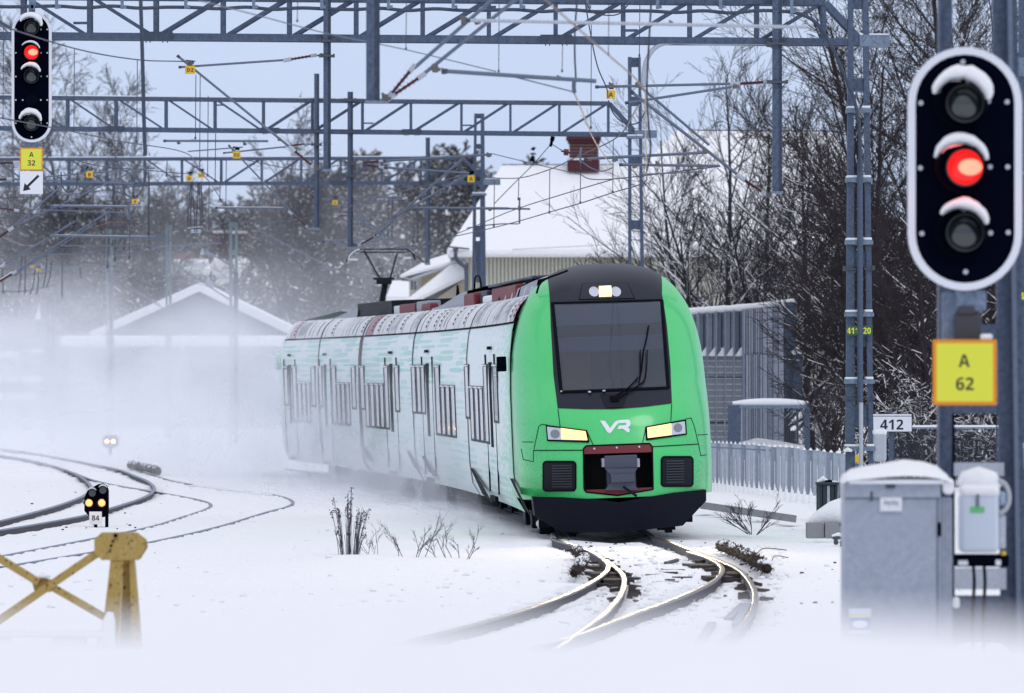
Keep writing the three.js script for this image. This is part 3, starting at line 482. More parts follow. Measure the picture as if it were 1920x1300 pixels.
  const cove = (d0, d1, mat, name, off = 0.02, ta = 0.02, tb = 0.98, parent = train) => mesh(name, loft([lerp(d0, d1, 0), lerp(d0, d1, 0.5), d1].map((D) => [0, 0.25, 0.5, 0.75, 1].map((k) => { const t = lerp(ta, tb, k), b = off + 0.07 * Math.sin(Math.PI * t); return T(D, lerp(-1.48, -1.11, t) - b * 0.75, lerp(3.5, 3.97, t) + b * 0.65); }))), mat, parent);
  for (let c = 0; c < 5; c++) {
    let d = JP[c] + 0.1; const end = JP[c + 1] - 0.1;
    while (d < end - 0.3) {
      const L = Math.min(end - d, 0.6 + 1.5 * rr()), k = rr(), gapW = 0.04 + 0.10 * rr();
      const p = cove(d, d + L - gapW, k < 0.05 ? pinkish : k < 0.06 ? redP : k < 0.55 ? frostP : k < 0.8 ? greyP : frostP, 'roof_panel');
      if (L > 1.25 && k >= 0.55 && k < 0.8) for (let q = 0; q < 5; q++) cove(d + 0.2 + q * (L - 0.5) / 5, d + 0.2 + (q + 0.55) * (L - 0.5) / 5, std(0.60, 0.62, 0.67, 0.8), 'rib', 0.035, 0.12, 0.86, p);
      if (L > 0.9 && k < 0.42) for (let q = 0; q < 5; q++) cove(d + L * 0.12, d + L * 0.12 + 0.22, gap, 'vent_slot', 0.026, 0.14 + q * 0.16, 0.22 + q * 0.16, p);
      if (k >= 0.8) cove(d + L * 0.4, d + L * 0.46, gap, 'drain_slit', 0.026, 0.1, 0.8, p);
      d += L;
    }
    mesh('gutter', pipe(Array.from({ length: 8 }, (_, i) => T(lerp(JP[c], JP[c + 1], i / 7), -1.50, 3.5)), 0.012, 14, 5), gap, train);
  }
  // roof equipment
  const rb = (xa, xb, u0, u1, v0, v1, mat, name, r = 0.03) => { const a = sideD(xa), b = sideD(xb), D0 = Math.min(a, b), D1 = Math.max(a, b), A = T(D0, (u0 + u1) / 2, (v0 + v1) / 2), B = T(D1, (u0 + u1) / 2, (v0 + v1) / 2), L = A.distanceTo(B), g = new RoundedBoxGeometry(Math.abs(u1 - u0), v1 - v0, L, 2, r), z = A.clone().sub(B).normalize(), y = V(-SR, CR, 0), x = y.clone().cross(z).normalize(); return mesh(name, basis(g, A.add(B).multiplyScalar(0.5), x, z.clone().cross(x), z), mat, train); };
  const roofGrey = std(0.40, 0.43, 0.50, 0.8, { map: mottleFine });
  const fair = (xa, xb, v0, v1, mat, name, u0 = -1.12, u1 = 0.9) => { const a = sideD(xa), b = sideD(xb); return mesh(name, loft(Array.from({ length: 7 }, (_, i) => { const t = i / 6, D = lerp(a, b, t); return [[u0, v0 - 0.12], [u0 + 0.06, lerp(v0, v1, smooth(0, 1, t))], [u0 + 0.5, lerp(v0 + 0.06, v1 + 0.1, smooth(0, 1, t))], [u1 - 0.4, lerp(v0 + 0.06, v1 + 0.1, smooth(0, 1, t))], [u1, v0 - 0.12]].map(([u, v]) => T(D, u, v)); })), mat, train); };
  fair(878, 957, 4.06, 4.2, roofGrey, 'roof_fairing', -1.12, 0.5); 
  for (let k = 0; k < 7; k++) { const D = sideD(895 + k * 11); mesh('roof_rib', pipe([T(D, -1.13, 3.96), T(D, -1.05, 4.14), T(D, -0.6, 4.32)], 0.018, 10, 5), k % 3 ? frostP : gap, train); }
  rb(858, 930, -0.85, 0.9, 3.9, 4.30, gap, 'roof_hood'); rb(838, 860, -0.98, -0.80, 3.95, 4.24, M.steelDark, 'hood_end'); rb(856, 932, -0.9, 0.9, 4.285, 4.335, M.steelDark, 'hood_lid', 0.02);
  rb(880, 922, -1.1, -0.9, 3.9, 4.22, darkRed, 'red_duct', 0.05); rb(862, 880, -1.08, -0.9, 3.95, 4.12, M.snowCap, 'duct_snow', 0.04); rb(832, 850, -1.12, -0.9, 3.9, 4.22, darkRed, 'red_duct', 0.06); rb(852, 866, -1.02, -0.85, 3.95, 4.15, dark, 'roof_valve');
  fair(768, 832, 4.02, 4.28, roofGrey, 'roof_fairing', -1.1, 0.9);
  rb(712, 740, -1.08, -0.9, 3.9, 4.18, darkRed, 'red_duct', 0.05); rb(700, 712, -1.05, -0.85, 3.95, 4.16, frostP, 'roof_box', 0.03); rb(741, 760, -1.05, -0.75, 3.95, 4.2, roofGrey, 'roof_box', 0.03); rb(752, 768, -1.08, -0.9, 3.9, 4.14, darkRed, 'red_duct', 0.05);
  fair(580, 636, 3.98, 4.16, roofGrey, 'roof_fairing', -1.12, 0.9); rb(632, 694, -1.02, 0.9, 3.9, 4.3, dark, 'roof_hood'); fair(540, 580, 3.8, 3.98, roofGrey, 'roof_fairing', -1.12, 0.9);
  { const D = sideD(770); mesh('roof_antenna', [tube(T(D, -0.5, 4.2), T(D, -0.5, 4.5), 0.05, 8, 0.02)], gap, train); }
  { const D = sideD(835); mesh('grab_rail', pipe([T(D - 1.2, -0.9, 4.3), T(D - 1, -0.9, 4.5), T(D + 0.2, -0.9, 4.5), T(D + 0.4, -0.9, 4.3)], 0.02, 12, 5), gap, train); }
  // pantograph
  const PD = 137, pq = (x, y, dz = 0) => { const p = P(x, y, PD); p.z += dz; return p; };
  mesh('pantograph', [tube(pq(716, 566), pq(722, 532), 0.075, 10), boxPx(706, 524, 734, 533, PD, 0.5, 0.25, 0.02), tube(pq(713, 524), pq(682, 470), 0.02), tube(pq(731, 524), pq(744, 476), 0.02), tube(pq(713, 524, 0.3), pq(684, 471, 0.3), 0.015), boxPx(675, 467, 765, 469, PD, 0.05, 0.3), boxPx(675, 472, 765, 474, PD, 0.05, -0.1), pipe([pq(676, 469), pq(662, 472), pq(652, 484), pq(650, 492)], 0.022, 14), pipe([pq(764, 469), pq(772, 474), pq(779, 488)], 0.022, 14), boxPx(700, 521, 740, 525, PD, 0.1, 0.1)], dark, train);
  mesh('pantograph_horn', [pipe([pq(684, 468, 0.2), pq(668, 470, 0.2), pq(656, 480, 0.2), pq(653, 489, 0.2)], 0.02, 14), boxPx(655, 485, 671, 489, PD, 0.1, 0.1), boxPx(756, 482, 771, 486, PD, 0.1, 0.1)], frostP, train);
}

// ---------------------------------------------------------------- tracks
{
  const railSide = std(0.075, 0.075, 0.10, 0.7, { map: mottleFine }), railTop = std(0.30, 0.24, 0.20, 0.36, { metalness: 1, map: rep(texStreak, 8) }), railDull = std(0.22, 0.25, 0.32, 0.5, { metalness: 0.3 });
  const prof = (curve, pts, n) => { const rows = []; for (let i = 0; i <= n; i++) { const p = curve.getPointAt(i / n), t = curve.getTangentAt(i / n), s = V(t.z, 0, -t.x).normalize(); rows.push(pts.map(([u, v]) => p.clone().addScaledVector(s, u).add(V(0, v, 0)))); } const c = rows.map((r) => [...r, r[0].clone()]); return loft(c); };
  const rail = (t, curve, n, top, drop = 0) => { const r = mesh('rail', prof(curve, [[-0.03, -0.012 - drop], [-0.036, -0.03 - drop], [-0.01, -0.05 - drop], [-0.01, -0.15], [0.01, -0.15], [0.01, -0.05 - drop], [0.036, -0.03 - drop], [0.03, -0.012 - drop]], n), railSide, t); mesh('rail_head', prof(curve, [[-0.034, -0.026 - drop], [-0.034, -0.008 - drop], [-0.024, 0 - drop], [0.024, 0 - drop], [0.034, -0.008 - drop], [0.034, -0.026 - drop]], n), top, r); };
  const track = (label, curves, top, drop) => { const t = thing('railway_track', label, 'track', curves[0].getPointAt(0)); for (const c of curves) rail(t, c, 160, top, drop); return t; };
  const t1 = track('bare curved track that the green train stands on', [RAILS.mainLeft, RAILS.mainRight], railTop);
  // under the train
  const under = (u) => new THREE.CatmullRomCurve3([(u < 0 ? RAILS.mainLeft : RAILS.mainRight).getPointAt(0.012), ...Array.from({ length: 8 }, (_, i) => T(97 + 7.5 * i, u, 0).setY(0))]);
  for (const u of [-0.75, 0.75]) rail(t1, under(u), 40, railDull);
  const t2 = track('switch rails branching off the curve in front of the train', [RAILS.switchLeft, RAILS.switchRight], railTop);
  track('left-hand curved rails behind the small two-lamp signal', [RAILS.leftA, RAILS.leftB], railDull);
  track('half-buried thin rails looping back through the snow left of the train', [RAILS.leftC, RAILS.leftD], railDull, 0.05);
  // dark gaps, ties and clods round the switch
  const r = rng(3), tie = std(0.05, 0.04, 0.04, 0.9, { map: mottleFine });
  for (let k = 0; k < 9; k++) { const a = G(1085 + 10 * r(), 1052 + k * 4.2), b = G(1400 + 8 * r(), 1050 + k * 4.6); const s = r() * 0.7, m = a.clone().lerp(b, s), e = a.clone().lerp(b, s + 0.06 + 0.14 * r()); m.y = e.y = -0.065; m.y = e.y = -0.085; mesh('sleeper', bar(m, e, 0.07 + 0.08 * r(), 0.05, V(0, 1, 0)), tie, t2); }
  for (const [x, y, l] of [[1100, 1056, 0.5], [1128, 1068, 0.9], [1150, 1080, 0.7], [1310, 1053, 0.8], [1345, 1075, 0.6], [1368, 1068, 1.0]]) { const p = G(x, y); mesh('slide_plate', box(V(p.x, -0.075, p.z), V(0.34, 0.07, l), 0.12), tie, t2); }
  mesh('switch_rod', [tube(G(1170, 1077).setY(-0.05), G(1200, 1078).setY(-0.05), 0.02), tube(G(1248, 1050).setY(-0.05), G(1270, 1047).setY(-0.03), 0.03)], M.boltDark, t2);
  for (const [x0, y0, x1, y1] of [[1365, 1150, 1395, 1125], [1310, 1196, 1335, 1160], [1380, 1160, 1402, 1126]]) { const a = G(x0, y0).setY(-0.075), b = G(x1, y1).setY(-0.06); mesh('guard_rail', bar(a, b, 0.09, 0.06, V(0, 1, 0)), railDull, t2); }
  { // fastenings showing at the cleared rails
    const g = []; for (const [c, ta, tb, n] of [[RAILS.mainLeft, 0.10, 0.45, 22], [RAILS.switchLeft, 0.08, 0.45, 20], [RAILS.mainRight, 0.25, 0.6, 26], [RAILS.switchRight, 0.06, 0.32, 20]]) for (let i = 0; i < n; i++) { const u = lerp(ta, tb, (i + 0.4 * r()) / n), p = c.getPointAt(u), t = c.getTangentAt(u), s = V(t.z, 0, -t.x).normalize(), e = r() < 0.5 ? -1 : 1; const q0 = p.clone().addScaledVector(s, e * 0.05).setY(-0.075), q1 = p.clone().addScaledVector(s, e * (0.10 + 0.14 * r())).setY(-0.085 - 0.01 * r()); g.push(bar(q0, q1, 0.04 + 0.05 * r(), 0.03 + 0.03 * r(), V(0, 1, 0))); }
    mesh('rail_clips', g, tie, t2, { kind: 'stuff' });
  }
  // small snow ridges over the rail clips
  const comb = (c, ta, tb, n, out, len) => { const g = []; for (let i = 0; i < n; i++) { const u = lerp(ta, tb, i / n), p = c.getPointAt(u), t = c.getTangentAt(u), s = V(t.z, 0, -t.x).normalize().multiplyScalar(out), a = p.clone().addScaledVector(s, 0.07), b = p.clone().addScaledVector(s, 0.07 + len * (0.7 + 0.5 * r())).addScaledVector(t, -0.12); const ya = groundY(a.x, a.z), yb = groundY(b.x, b.z); g.push(pipeVar([a.setY(ya + 0.02), a.clone().lerp(b, 0.5).setY((ya + yb) / 2 + 0.035), b.setY(yb)], [0.02, 0.03, 0.012], 7)); } return g; };
  solo('clip_ridges', 'rows of small snow ridges along the rails in the foreground', 'snow', [...comb(RAILS.mainLeft, 0.52, 0.86, 30, -1, 0.3), ...comb(RAILS.mainLeft, 0.52, 0.7, 12, 1, 0.26), ...comb(RAILS.switchRight, 0.4, 0.62, 20, -1, 0.35), ...comb(RAILS.switchRight, 0.3, 0.4, 8, 1, 0.3), ...comb(RAILS.leftD, 0.32, 0.45, 16, -1, 0.28)], M.snowCap, { kind: 'stuff' });
  // brushes that keep the switch free of snow
  const brush = (name, label, pts, w, seed) => { const q = rng(seed), t = thing(name, label, 'brush roll', G(...pts[0])); const c = new THREE.CatmullRomCurve3(pts.map((p) => G(p[0], p[1]).setY(0.05))); const P0 = c.getPoints(26); mesh('core', pipeVar(P0, P0.map(() => w * (0.8 + 0.35 * q())), 9), std(0.06, 0.036, 0.026, 0.95, { map: mottleFine, bumpMap: rep(texSnow, 8), bumpScale: 0.03 }), t); const g = []; for (let i = 0; i < 900; i++) { const p = c.getPoint(q()), d = V(q() - 0.5, q() - 0.3, q() - 0.5).normalize(); g.push(tube(p, p.clone().addScaledVector(d, w * (1.25 + 0.6 * q())), 0.005, 3)); } mesh('bristles', g, std(0.05, 0.03, 0.025, 0.9), t, { kind: 'stuff' }); const sg = []; for (let i = 0; i < 26; i++) { const p = c.getPoint(q()); const s = new THREE.IcosahedronGeometry(0.03 + 0.035 * q(), 1); s.scale(1.4, 0.6, 1.4); s.translate(p.x + 0.05 * (q() - 0.5), p.y + w * 0.9, p.z); sg.push(s); } mesh('snow', sg, M.snowCap, t); };
  brush('snow_brush', 'long dark brown bristly roll lying right of the rails', [[1352, 1030], [1385, 1044], [1412, 1058], [1438, 1074]], 0.075, 41);
  brush('snow_brush', 'short brown roll lying left of the rails before the train', [[1080, 1040], [1093, 1053], [1092, 1066], [1076, 1083]], 0.06, 42);
  brush('snow_brush', 'brown timber-like roll beside the far left rails', [[244, 876], [262, 880], [280, 884], [296, 888]], 0.085, 43);
  // loose snow clods, and footprints of the plough
  const g = [], q = rng(9);
  for (let i = 0; i < 1500; i++) { const near = q() < 0.6, p = near ? G(1050 + 420 * q(), 1015 + 150 * Math.pow(q(), 1.3)) : G(-20 + 1900 * q(), 900 + 240 * q()); if (p.x < -12 || p.z < -180) continue; const s = 0.008 + 0.035 * Math.pow(q(), 3); const k = new THREE.IcosahedronGeometry(s, 0); k.scale(1.5, 0.7, 1.2); k.rotateY(q() * 6); k.translate(p.x, groundY(p.x, p.z) + s * 0.3, p.z); g.push(k); }
  solo('snow_clods', 'small snow clods scattered over the ground and along the rails', 'snow', g, M.snowCap, { kind: 'stuff' });
  const g2 = []; for (let i = 0; i < 300; i++) { const sp = q(), p = sp < 0.55 ? G(1090 + 330 * q(), 1045 + 70 * q()) : sp < 0.6 ? G(1500 + 90 * q(), 1040 + 90 * q()) : sp < 0.8 ? G(20 + 300 * q(), 905 + 90 * q()) : G(1050 + 300 * q(), 1006 + 14 * q()); if (sp < 0.45 && railDistance(p.x, p.z) > 0.45) continue; const s = 0.006 + 0.022 * Math.pow(q(), 3); const k = new THREE.DodecahedronGeometry(s, 0); k.scale(1.6, 0.6, 1); k.rotateY(q() * 6); k.translate(p.x, groundY(p.x, p.z) + s * 0.4, p.z); g2.push(k); }
  solo('ballast_stones', 'dark ballast stones and rusty crumbs showing through the snow', 'stones', g2, std(0.05, 0.045, 0.05, 0.9), { kind: 'stuff' });
}

// ---------------------------------------------------------------- portals and hanging posts
function portal(label, o) {
  const { D } = o, t = thing('catenary_portal', label, 'catenary portal', P(o.end[0], 695, D).setY(0), 'lattice portals spanning the tracks');
  const yl = (x) => lerp(o.low[0], o.low[1], x / 1700), yt = (x) => lerp(o.top[0], o.top[1], x / 1700), X0 = -40, deep = 0.42;
  for (const dz of [0, -deep]) {
    mesh('lower_chord', barPx(D, X0, yl(X0), o.end[0], yl(o.end[0]), o.chord, dz, 0.1), M.steel, t);
    mesh('upper_chord', barPx(D, X0, yt(X0), o.inc[0], yt(o.inc[0]), o.chord * 0.85, dz, 0.106), M.steel, t);
    mesh('end_brace', barPx(D, o.inc[0], yt(o.inc[0]), o.inc[1], yl(o.inc[1]), o.chord * 0.95, dz, 0.09), M.steel, t);
    o.verts.forEach((x, i) => {
      mesh('vertical_strut', barPx(D, x, yl(x), x, yt(x), o.web, dz, 0.06), M.steel, t);
      const nx = o.verts[i + 1]; if (nx === undefined) return;
      mesh('diagonal_brace', x < o.mirror ? barPx(D, x + 2, yt(x), nx - 2, yl(nx), o.web * 0.75, dz, 0.04) : barPx(D, x + 2, yl(x), nx - 2, yt(nx), o.web * 0.75, dz, 0.04), M.steel, t);
    });
  }
  for (const x of o.splice) { mesh('splice_plate', boxPx(x - o.chord * 2.4, yl(x) - o.chord * 0.7, x + o.chord * 2.4, yl(x) + o.chord * 0.7, D, 0.02, 0.085), M.steelDark, t); for (const k of [-1.6, -1.0, 0.9, 1.6]) mesh('bolt', boxPx(x + k * o.chord - 1, yl(x) + o.chord * 0.7, x + k * o.chord + 1, yl(x) + o.chord * 0.98, D, 0.03, 0.08), M.boltDark, t); }
  for (const [xa, ya, xb] of o.stiff) mesh('short_strut', barPx(D, xa, ya, xb, ya, o.web * 0.6), M.steel, t);
  mesh('end_plate', boxPx(o.end[0] - o.endW, yl(o.end[0]) - o.chord * 1.05, o.end[0], yl(o.end[0]) + o.chord * 0.65, D, 0.5, 0.07), M.steelLight, t);
  mesh('snow', [boxPx(o.end[0] - o.endW, yl(o.end[0]) - o.chord * 1.25, o.end[0], yl(o.end[0]) - o.chord * 1.05, D, 0.5, 0.06), ...[0, 1, 2, 3, 4, 5, 6].map((k) => { const a = lerp(X0, o.inc[0], k / 7), b = lerp(X0, o.inc[0], (k + 0.96) / 7); return barPx(D, a, yt(a) - o.chord * 0.52, b, yt(b) - o.chord * 0.52, o.chord * 0.28, 0, 0.09); })], M.snowCap, t);
  // the leg: two tapering channels with batten plates
  const [la0, la1, lb0, lb1] = o.legTop, [ba0, ba1, bb0, bb1] = o.legFoot, base = 695 + F * CAMH / D, ytop = o.legY, lx = (a, b, y) => lerp(a, b, (y - ytop) / (o.footY - ytop));
  const leg = (a0, b0, a1, b1) => { const q = (x, y, z) => { const p = P(x, y, D); p.z += z; return p; }, yb = base + 6, pts = [q(a0, ytop, 0.068), q(a1, ytop, 0.068), q(lx(a1, b1, yb), yb, 0.068), q(lx(a0, b0, yb), yb, 0.068)], bk = pts.map((p) => p.clone().add(V(0, 0, -0.2))); const g = []; for (const [i, j] of [[0, 1], [1, 2], [2, 3], [3, 0]]) g.push(loft([[pts[i], pts[j]], [bk[i], bk[j]]])); g.push(loft([[pts[0], pts[1]], [pts[3], pts[2]]]), loft([[bk[0], bk[1]], [bk[3], bk[2]]])); return g; };
  mesh('leg', leg(la0, ba0, la1, ba1), M.steel, t); mesh('leg', leg(lb0, bb0, lb1, bb1), M.steel, t);
  for (const [ya, yb] of o.battens) mesh('batten_plate', boxPx(lx(la1, ba1, ya), ya, lx(lb0, bb0, ya), yb, D, 0.03, 0.02), M.steel, t);
  for (const y of o.clamps ?? []) { mesh('clamp', [boxPx(lx(la0, ba0, y) - 3, y - o.chord * 0.3, lx(lb1, bb1, y) + 3, y + o.chord * 0.3, D, 0.34, 0.14)], M.steelLight, t); mesh('clamp_snow', [boxPx(lx(la0, ba0, y) - 2, y - o.chord * 0.7, lx(la1, ba1, y) + 8, y - o.chord * 0.3, D, 0.3, 0.12, 0.05), boxPx(lx(lb0, bb0, y) - 5, y - o.chord * 0.75, lx(lb1, bb1, y) + 1, y - o.chord * 0.3, D, 0.3, 0.12, 0.05)], M.snowCap, t); }
  return t;
}
const portal1 = portal('nearest lattice portal along the top with a hung black cable', { D: 93, low: [66, 79], top: [-9, 5], chord: 12.5, web: 8, verts: [-85, 42, 166.5, 291, 417, 541.5, 667, 792, 916.5, 1042, 1169, 1294, 1420, 1545], mirror: 280, inc: [1548, 1617], end: [1668], endW: 56, splice: [294, 1043], stiff: [[137, 43, 164], [1172, 57, 1196], [906, 13, 930]], legTop: [1591, 1600, 1617, 1628], legFoot: [1586, 1603, 1629, 1638], legY: -60, footY: 850, battens: [[-30, 17], [147, 172], [472, 500], [620, 650], [760, 800]], clamps: [208, 338, 455, 590, 716, 842] });
const portal2 = portal('middle lattice portal whose right leg rises behind the train', { D: 127, low: [240, 257], top: [182, 199], chord: 7.6, web: 4.6, verts: [32, 125, 216, 310, 402, 493, 585, 679, 770, 865, 957, 1049, 1141], mirror: 490, inc: [1143, 1196], end: [1232], endW: 42, splice: [215, 506, 772], stiff: [[405, 197, 422], [682, 231, 700], [866, 235, 885]], legTop: [1177.5, 1184.5, 1196.5, 1201.5], legFoot: [1178, 1184, 1201, 1207.5], legY: 107, footY: 500, battens: [[108, 126], [181, 199], [293, 311], [413, 430]], clamps: [258] });
const portal3 = portal('farthest lattice portal ending left of the big house', { D: 160, low: [345, 340], top: [298.5, 294], chord: 6.2, web: 3.4, verts: [-15, 57, 128, 199, 270, 340, 414, 490, 564, 638, 715, 789, 864], mirror: 412, inc: [868, 914], end: [938], endW: 32, splice: [190, 634, 800], stiff: [[322, 331, 338], [718, 332, 732]], legTop: [889, 894, 901.5, 908], legFoot: [885, 892, 899, 911], legY: 213, footY: 520, battens: [[213, 222], [270, 279], [318, 332], [362, 372], [425, 445], [452, 530]], clamps: [365] });
{ // fittings of the nearest portal: hung cable, cable down the leg, number plates, box
  const D = 93, cable = []; for (let i = 0; i <= 30; i++) { const x = lerp(-40, 1470, i / 30); cable.push(P(x, lerp(13, 25, i / 30) + 2.0 * Math.sin(x * 0.0513) + (x > 1400 ? -2 : 0), D).add(V(0, 0, 0.25))); }
  for (const [x, y] of [[1500, 28], [1530, 45], [1556, 85], [1585, 150], [1602, 195], [1610, 240], [1611, 320]]) cable.push(P(x, y, D).add(V(0, 0, 0.25)));
  mesh('hung_cable', pipe(cable, 0.033, 160, 6), M.steelDark, portal1);
  mesh('riser_pipe', tubePx(D, 1611.5, 300, 1612, 757, 11, 0.18), M.steel, portal1);
  mesh('riser_pipe', tubePx(D, 1613, 755, 1613, 885, 8, 0.24), M.pipeWhite, portal1, { label: 'pale cable pipe at the foot of the mast' });
  for (const x of [-12, 108.5, 231, 350, 477, 604, 729, 850, 977, 1100, 1232, 1350, 1483]) { const y = x > 1450 ? 8 : 0; mesh('cable_hanger', [boxPx(x - 3, -14 + y, x + 3, 19 + y * 1.6, D, 0.03, 0.34), boxPx(x + 3, 12 + y, x + 8, 18 + y, D, 0.04, 0.34)], M.steelLight, portal1); }
  const np = (t) => textMat(128, 96, '#2f5a3f', [[t, 0.5, 0.54, 0.92, '#e9e43a']]);
  signPlate(portal1, 1588, 611, 1609, 629, D, np('411'), 0.17, 'number_plate'); signPlate(portal1, 1614.5, 611, 1635, 629, D, np('20'), 0.17, 'number_plate');
  mesh('cable_box', [boxPx(1636, 812, 1662, 866, D, 0.25, 0.1, 0.05), boxPx(1634, 866, 1640, 900, D, 0.05, 0.05)], M.pipeWhite, portal1, { label: 'white cable box strapped beside the mast' });
  mesh('box_snow', boxPx(1635, 805, 1663, 816, D, 0.27, 0.11, 0.08), M.snowCap, portal1);
  mesh('strap', [505, 748].flatMap((y) => [boxPx(1582, y - 2, 1606, y + 2, D, 0.04, 0.1), boxPx(1622, y - 2, 1640, y + 2, D, 0.04, 0.1), boxPx(1580, y - 6, 1585, y + 4, D, 0.06, 0.12), boxPx(1635, y - 7, 1640, y + 2, D, 0.06, 0.12)]), M.boltDark, portal1);
}
// posts hanging from the portals
function hanging(label, D, x, y0, y1, w, foot, yclamps = []) {
  D -= 0.24;
  const t = thing('hanging_post', label, 'hanging post', P(x, y1, D), 'posts hanging from the portals');
  mesh('post', [boxPx(x - w / 2, y0, x + w * 0.12, y1, D, 0.1, 0.05), boxPx(x + w * 0.02, y0, x + w / 2, y1, D, 0.14, 0.02)], M.steel, t);
  mesh('flange', boxPx(x + w * 0.40, y0, x + w / 2, y1, D, 0.17, 0.045), M.steelDark, t);
  mesh('foot_plate', boxPx(x - w * 0.6 + Math.min(0, foot), y1 - 1, x + w * 0.6 + Math.max(0, foot), y1 + 3, D, 0.2, 0.1), M.steelLight, t);
  for (const y of yclamps) mesh('clamp', [boxPx(x - w * 0.95, y - 2, x + w * 0.95, y + 2, D, 0.24, 0.12), boxPx(x - w * 1.1, y - 3.5, x - w * 0.8, y + 3.5, D, 0.05, 0.13), boxPx(x + w * 0.85, y - 3.5, x + w * 1.1, y + 3.5, D, 0.05, 0.13)], M.boltDark, t);
  return t;
}
hanging('thickest hanging post, ending at two red insulators near the top', 62, 699, -40, 190, 25, 6);
hanging('long thin post crossing the top two beams beside sign D2', 93, 613, -40, 318, 13.5, 0, [77, 105]);
hanging('wide post hanging right of the curved white pipe', 93, 1457.5, -40, 360, 18, 0, [82, 154]);
hanging('short post rising above the middle beam and ending over the train tail', 127, 593.5, 138, 428, 9, -12, [247, 271]);
hanging('bolted post with clamps on the middle beam right of centre', 127, 656.5, 172, 464, 10, 8, [188, 247, 305, 330]);
hanging('thin post hanging through the farthest beam over the pantograph', 160, 802, 258, 494, 8, 0, [343, 368]);

// ---------------------------------------------------------------- cantilevers, their insulators and plates
function insulator(D, x0, y0, x1, y1, w, dz = 0) {                 // a core with sheds
  const a = P(x0, y0, D), b = P(x1, y1, D); a.z += dz; b.z += dz; const n = Math.max(5, Math.round(a.distanceTo(b) / 0.065)), r = w * D / F / 2, g = [tube(a, b, r * 0.45, 8)];
  for (let i = 0; i <= n; i++) { const p = a.clone().lerp(b, (i + 0.1) / (n + 0.4)), q = a.clone().lerp(b, (i + 0.28) / (n + 0.4)); g.push(tube(p, q, r, 10, r * 0.55)); }
  return g;
}
const plateMat = (t) => textMat(96, 96, '#e0b321', [[t, 0.5, 0.54, t.length > 1 ? 0.62 : 0.8, '#1a1712']]);
const plateCache = {}, plateFor = (t) => plateCache[t] ??= plateMat(t);
function cantilever(label, D, o) {
  const f = o.tubes[0], t = thing('cantilever', label, 'cantilever', P(f[0], f[1], D), o.group ?? 'overhead line cantilevers'), px = D / F;
  for (const [x0, y0, x1, y1, w, dz = 0, white] of o.tubes) {
    mesh('tube', tubePx(D, x0, y0, x1, y1, w, dz), white ? M.pipeWhite : M.pipe, t);
    if (w > 2.4) { const a = P(x0, y0, D).add(V(0, 0, dz)), d = P(x1, y1, D).sub(P(x0, y0, D)).normalize(); mesh('end_cap', tube(a.clone().addScaledVector(d, -w * 0.4 * px), a.clone().addScaledVector(d, w * 0.9 * px), w * 0.62 * px, 8), M.steelDark, t); }
  }
  for (const [x0, y0, x1, y1, w] of o.ins ?? []) { mesh('insulator', insulator(D, x0, y0, x1, y1, w), M.insulator, t); const a = P(x0, y0, D), b = P(x1, y1, D), d = b.clone().sub(a).normalize(); mesh('socket', [tube(a.clone().addScaledVector(d, -w * 1.7 * px), a, w * 0.42 * px, 8), tube(b, b.clone().addScaledVector(d, w * 1.3 * px), w * 0.36 * px, 8)], M.pipeWhite, t); }
  for (const [x, y, s] of o.clamps ?? []) mesh('clamp', [rbox(P(x, y, D), V(s, s * 1.15, s).multiplyScalar(px), s * px * 0.2), tube(P(x - s * 0.5, y - s * 0.7, D), P(x + s * 0.3, y - s * 0.2, D), s * 0.22 * px, 6), box(P(x + s * 0.6, y + s * 0.1, D), V(s * 0.5, s * 0.5, s).multiplyScalar(px))], M.brass, t);
  for (const [tx, x0, y0, x1, y1, dark] of o.plates ?? []) { signPlate(t, x0, y0, x1, y1, D, plateFor(tx), 0.12, 'letter_plate', M.yellow); mesh('plate_holder', [rbox(P((x0 + x1) / 2 + 1, y0 - (x1 - x0) * 0.32, D), V(x1 - x0, (x1 - x0) * 0.5, (x1 - x0) * 0.5).multiplyScalar(0.6 * px), 0.02), tube(P(x0, y0 - (x1 - x0) * 0.6, D), P(x1, y0 - (x1 - x0) * 0.5, D), 1.1 * px, 6)], M.black, t); }
  for (const [pts, w, mat] of o.bends ?? []) mesh('bent_arm', pipe(pts.map(([x, y, z = 0]) => P(x, y, D).add(V(0, 0, z))), w * px / 2, pts.length * 8, 8), mat ?? M.pipe, t);
  for (const [x0, y0, x1, y1, w] of o.snow ?? []) mesh('snow', tubePx(D, x0, y0, x1, y1, w, 0, 6), M.snowCap, t);
  return t;
}
cantilever('slanting arm with plate D2 on the long thin post, upper left', 93, { tubes: [[333, 105, 548, 280, 4.6], [336, 126, 540, 112, 4.2], [586, 104, 606, 104, 3]], ins: [[553, 284, 583, 309, 9], [546, 111, 582, 105, 9]], clamps: [[523, 261, 6], [357, 118, 7], [592, 315, 8], [604, 104, 6], [604, 77, 6]], plates: [['D2', 347.5, 124, 366, 139]] });
cantilever('second slanting arm with small plate D2 on the middle beam', 127, { tubes: [[429, 273, 556, 408, 3.2], [419, 287, 538, 275, 3], [308, 264.5, 503, 265, 4.2, 0.1], [352, 284, 455, 276, 2.4], [405, 390, 533, 391, 3.6, 0.1], [570, 271, 588, 271, 2.6]], ins: [[548, 402, 573, 423, 6], [544, 273, 570, 270, 6]], clamps: [[437, 282, 5], [537, 390, 5], [334, 268, 5], [361, 264, 4], [458, 270, 5], [580, 428, 6]], plates: [['D2', 436.5, 284, 451, 297.5]], bends: [[[[500, 401], [512, 399], [516, 392]], 1.4, M.copper]], snow: [[407, 388, 530, 389, 1.6]] });
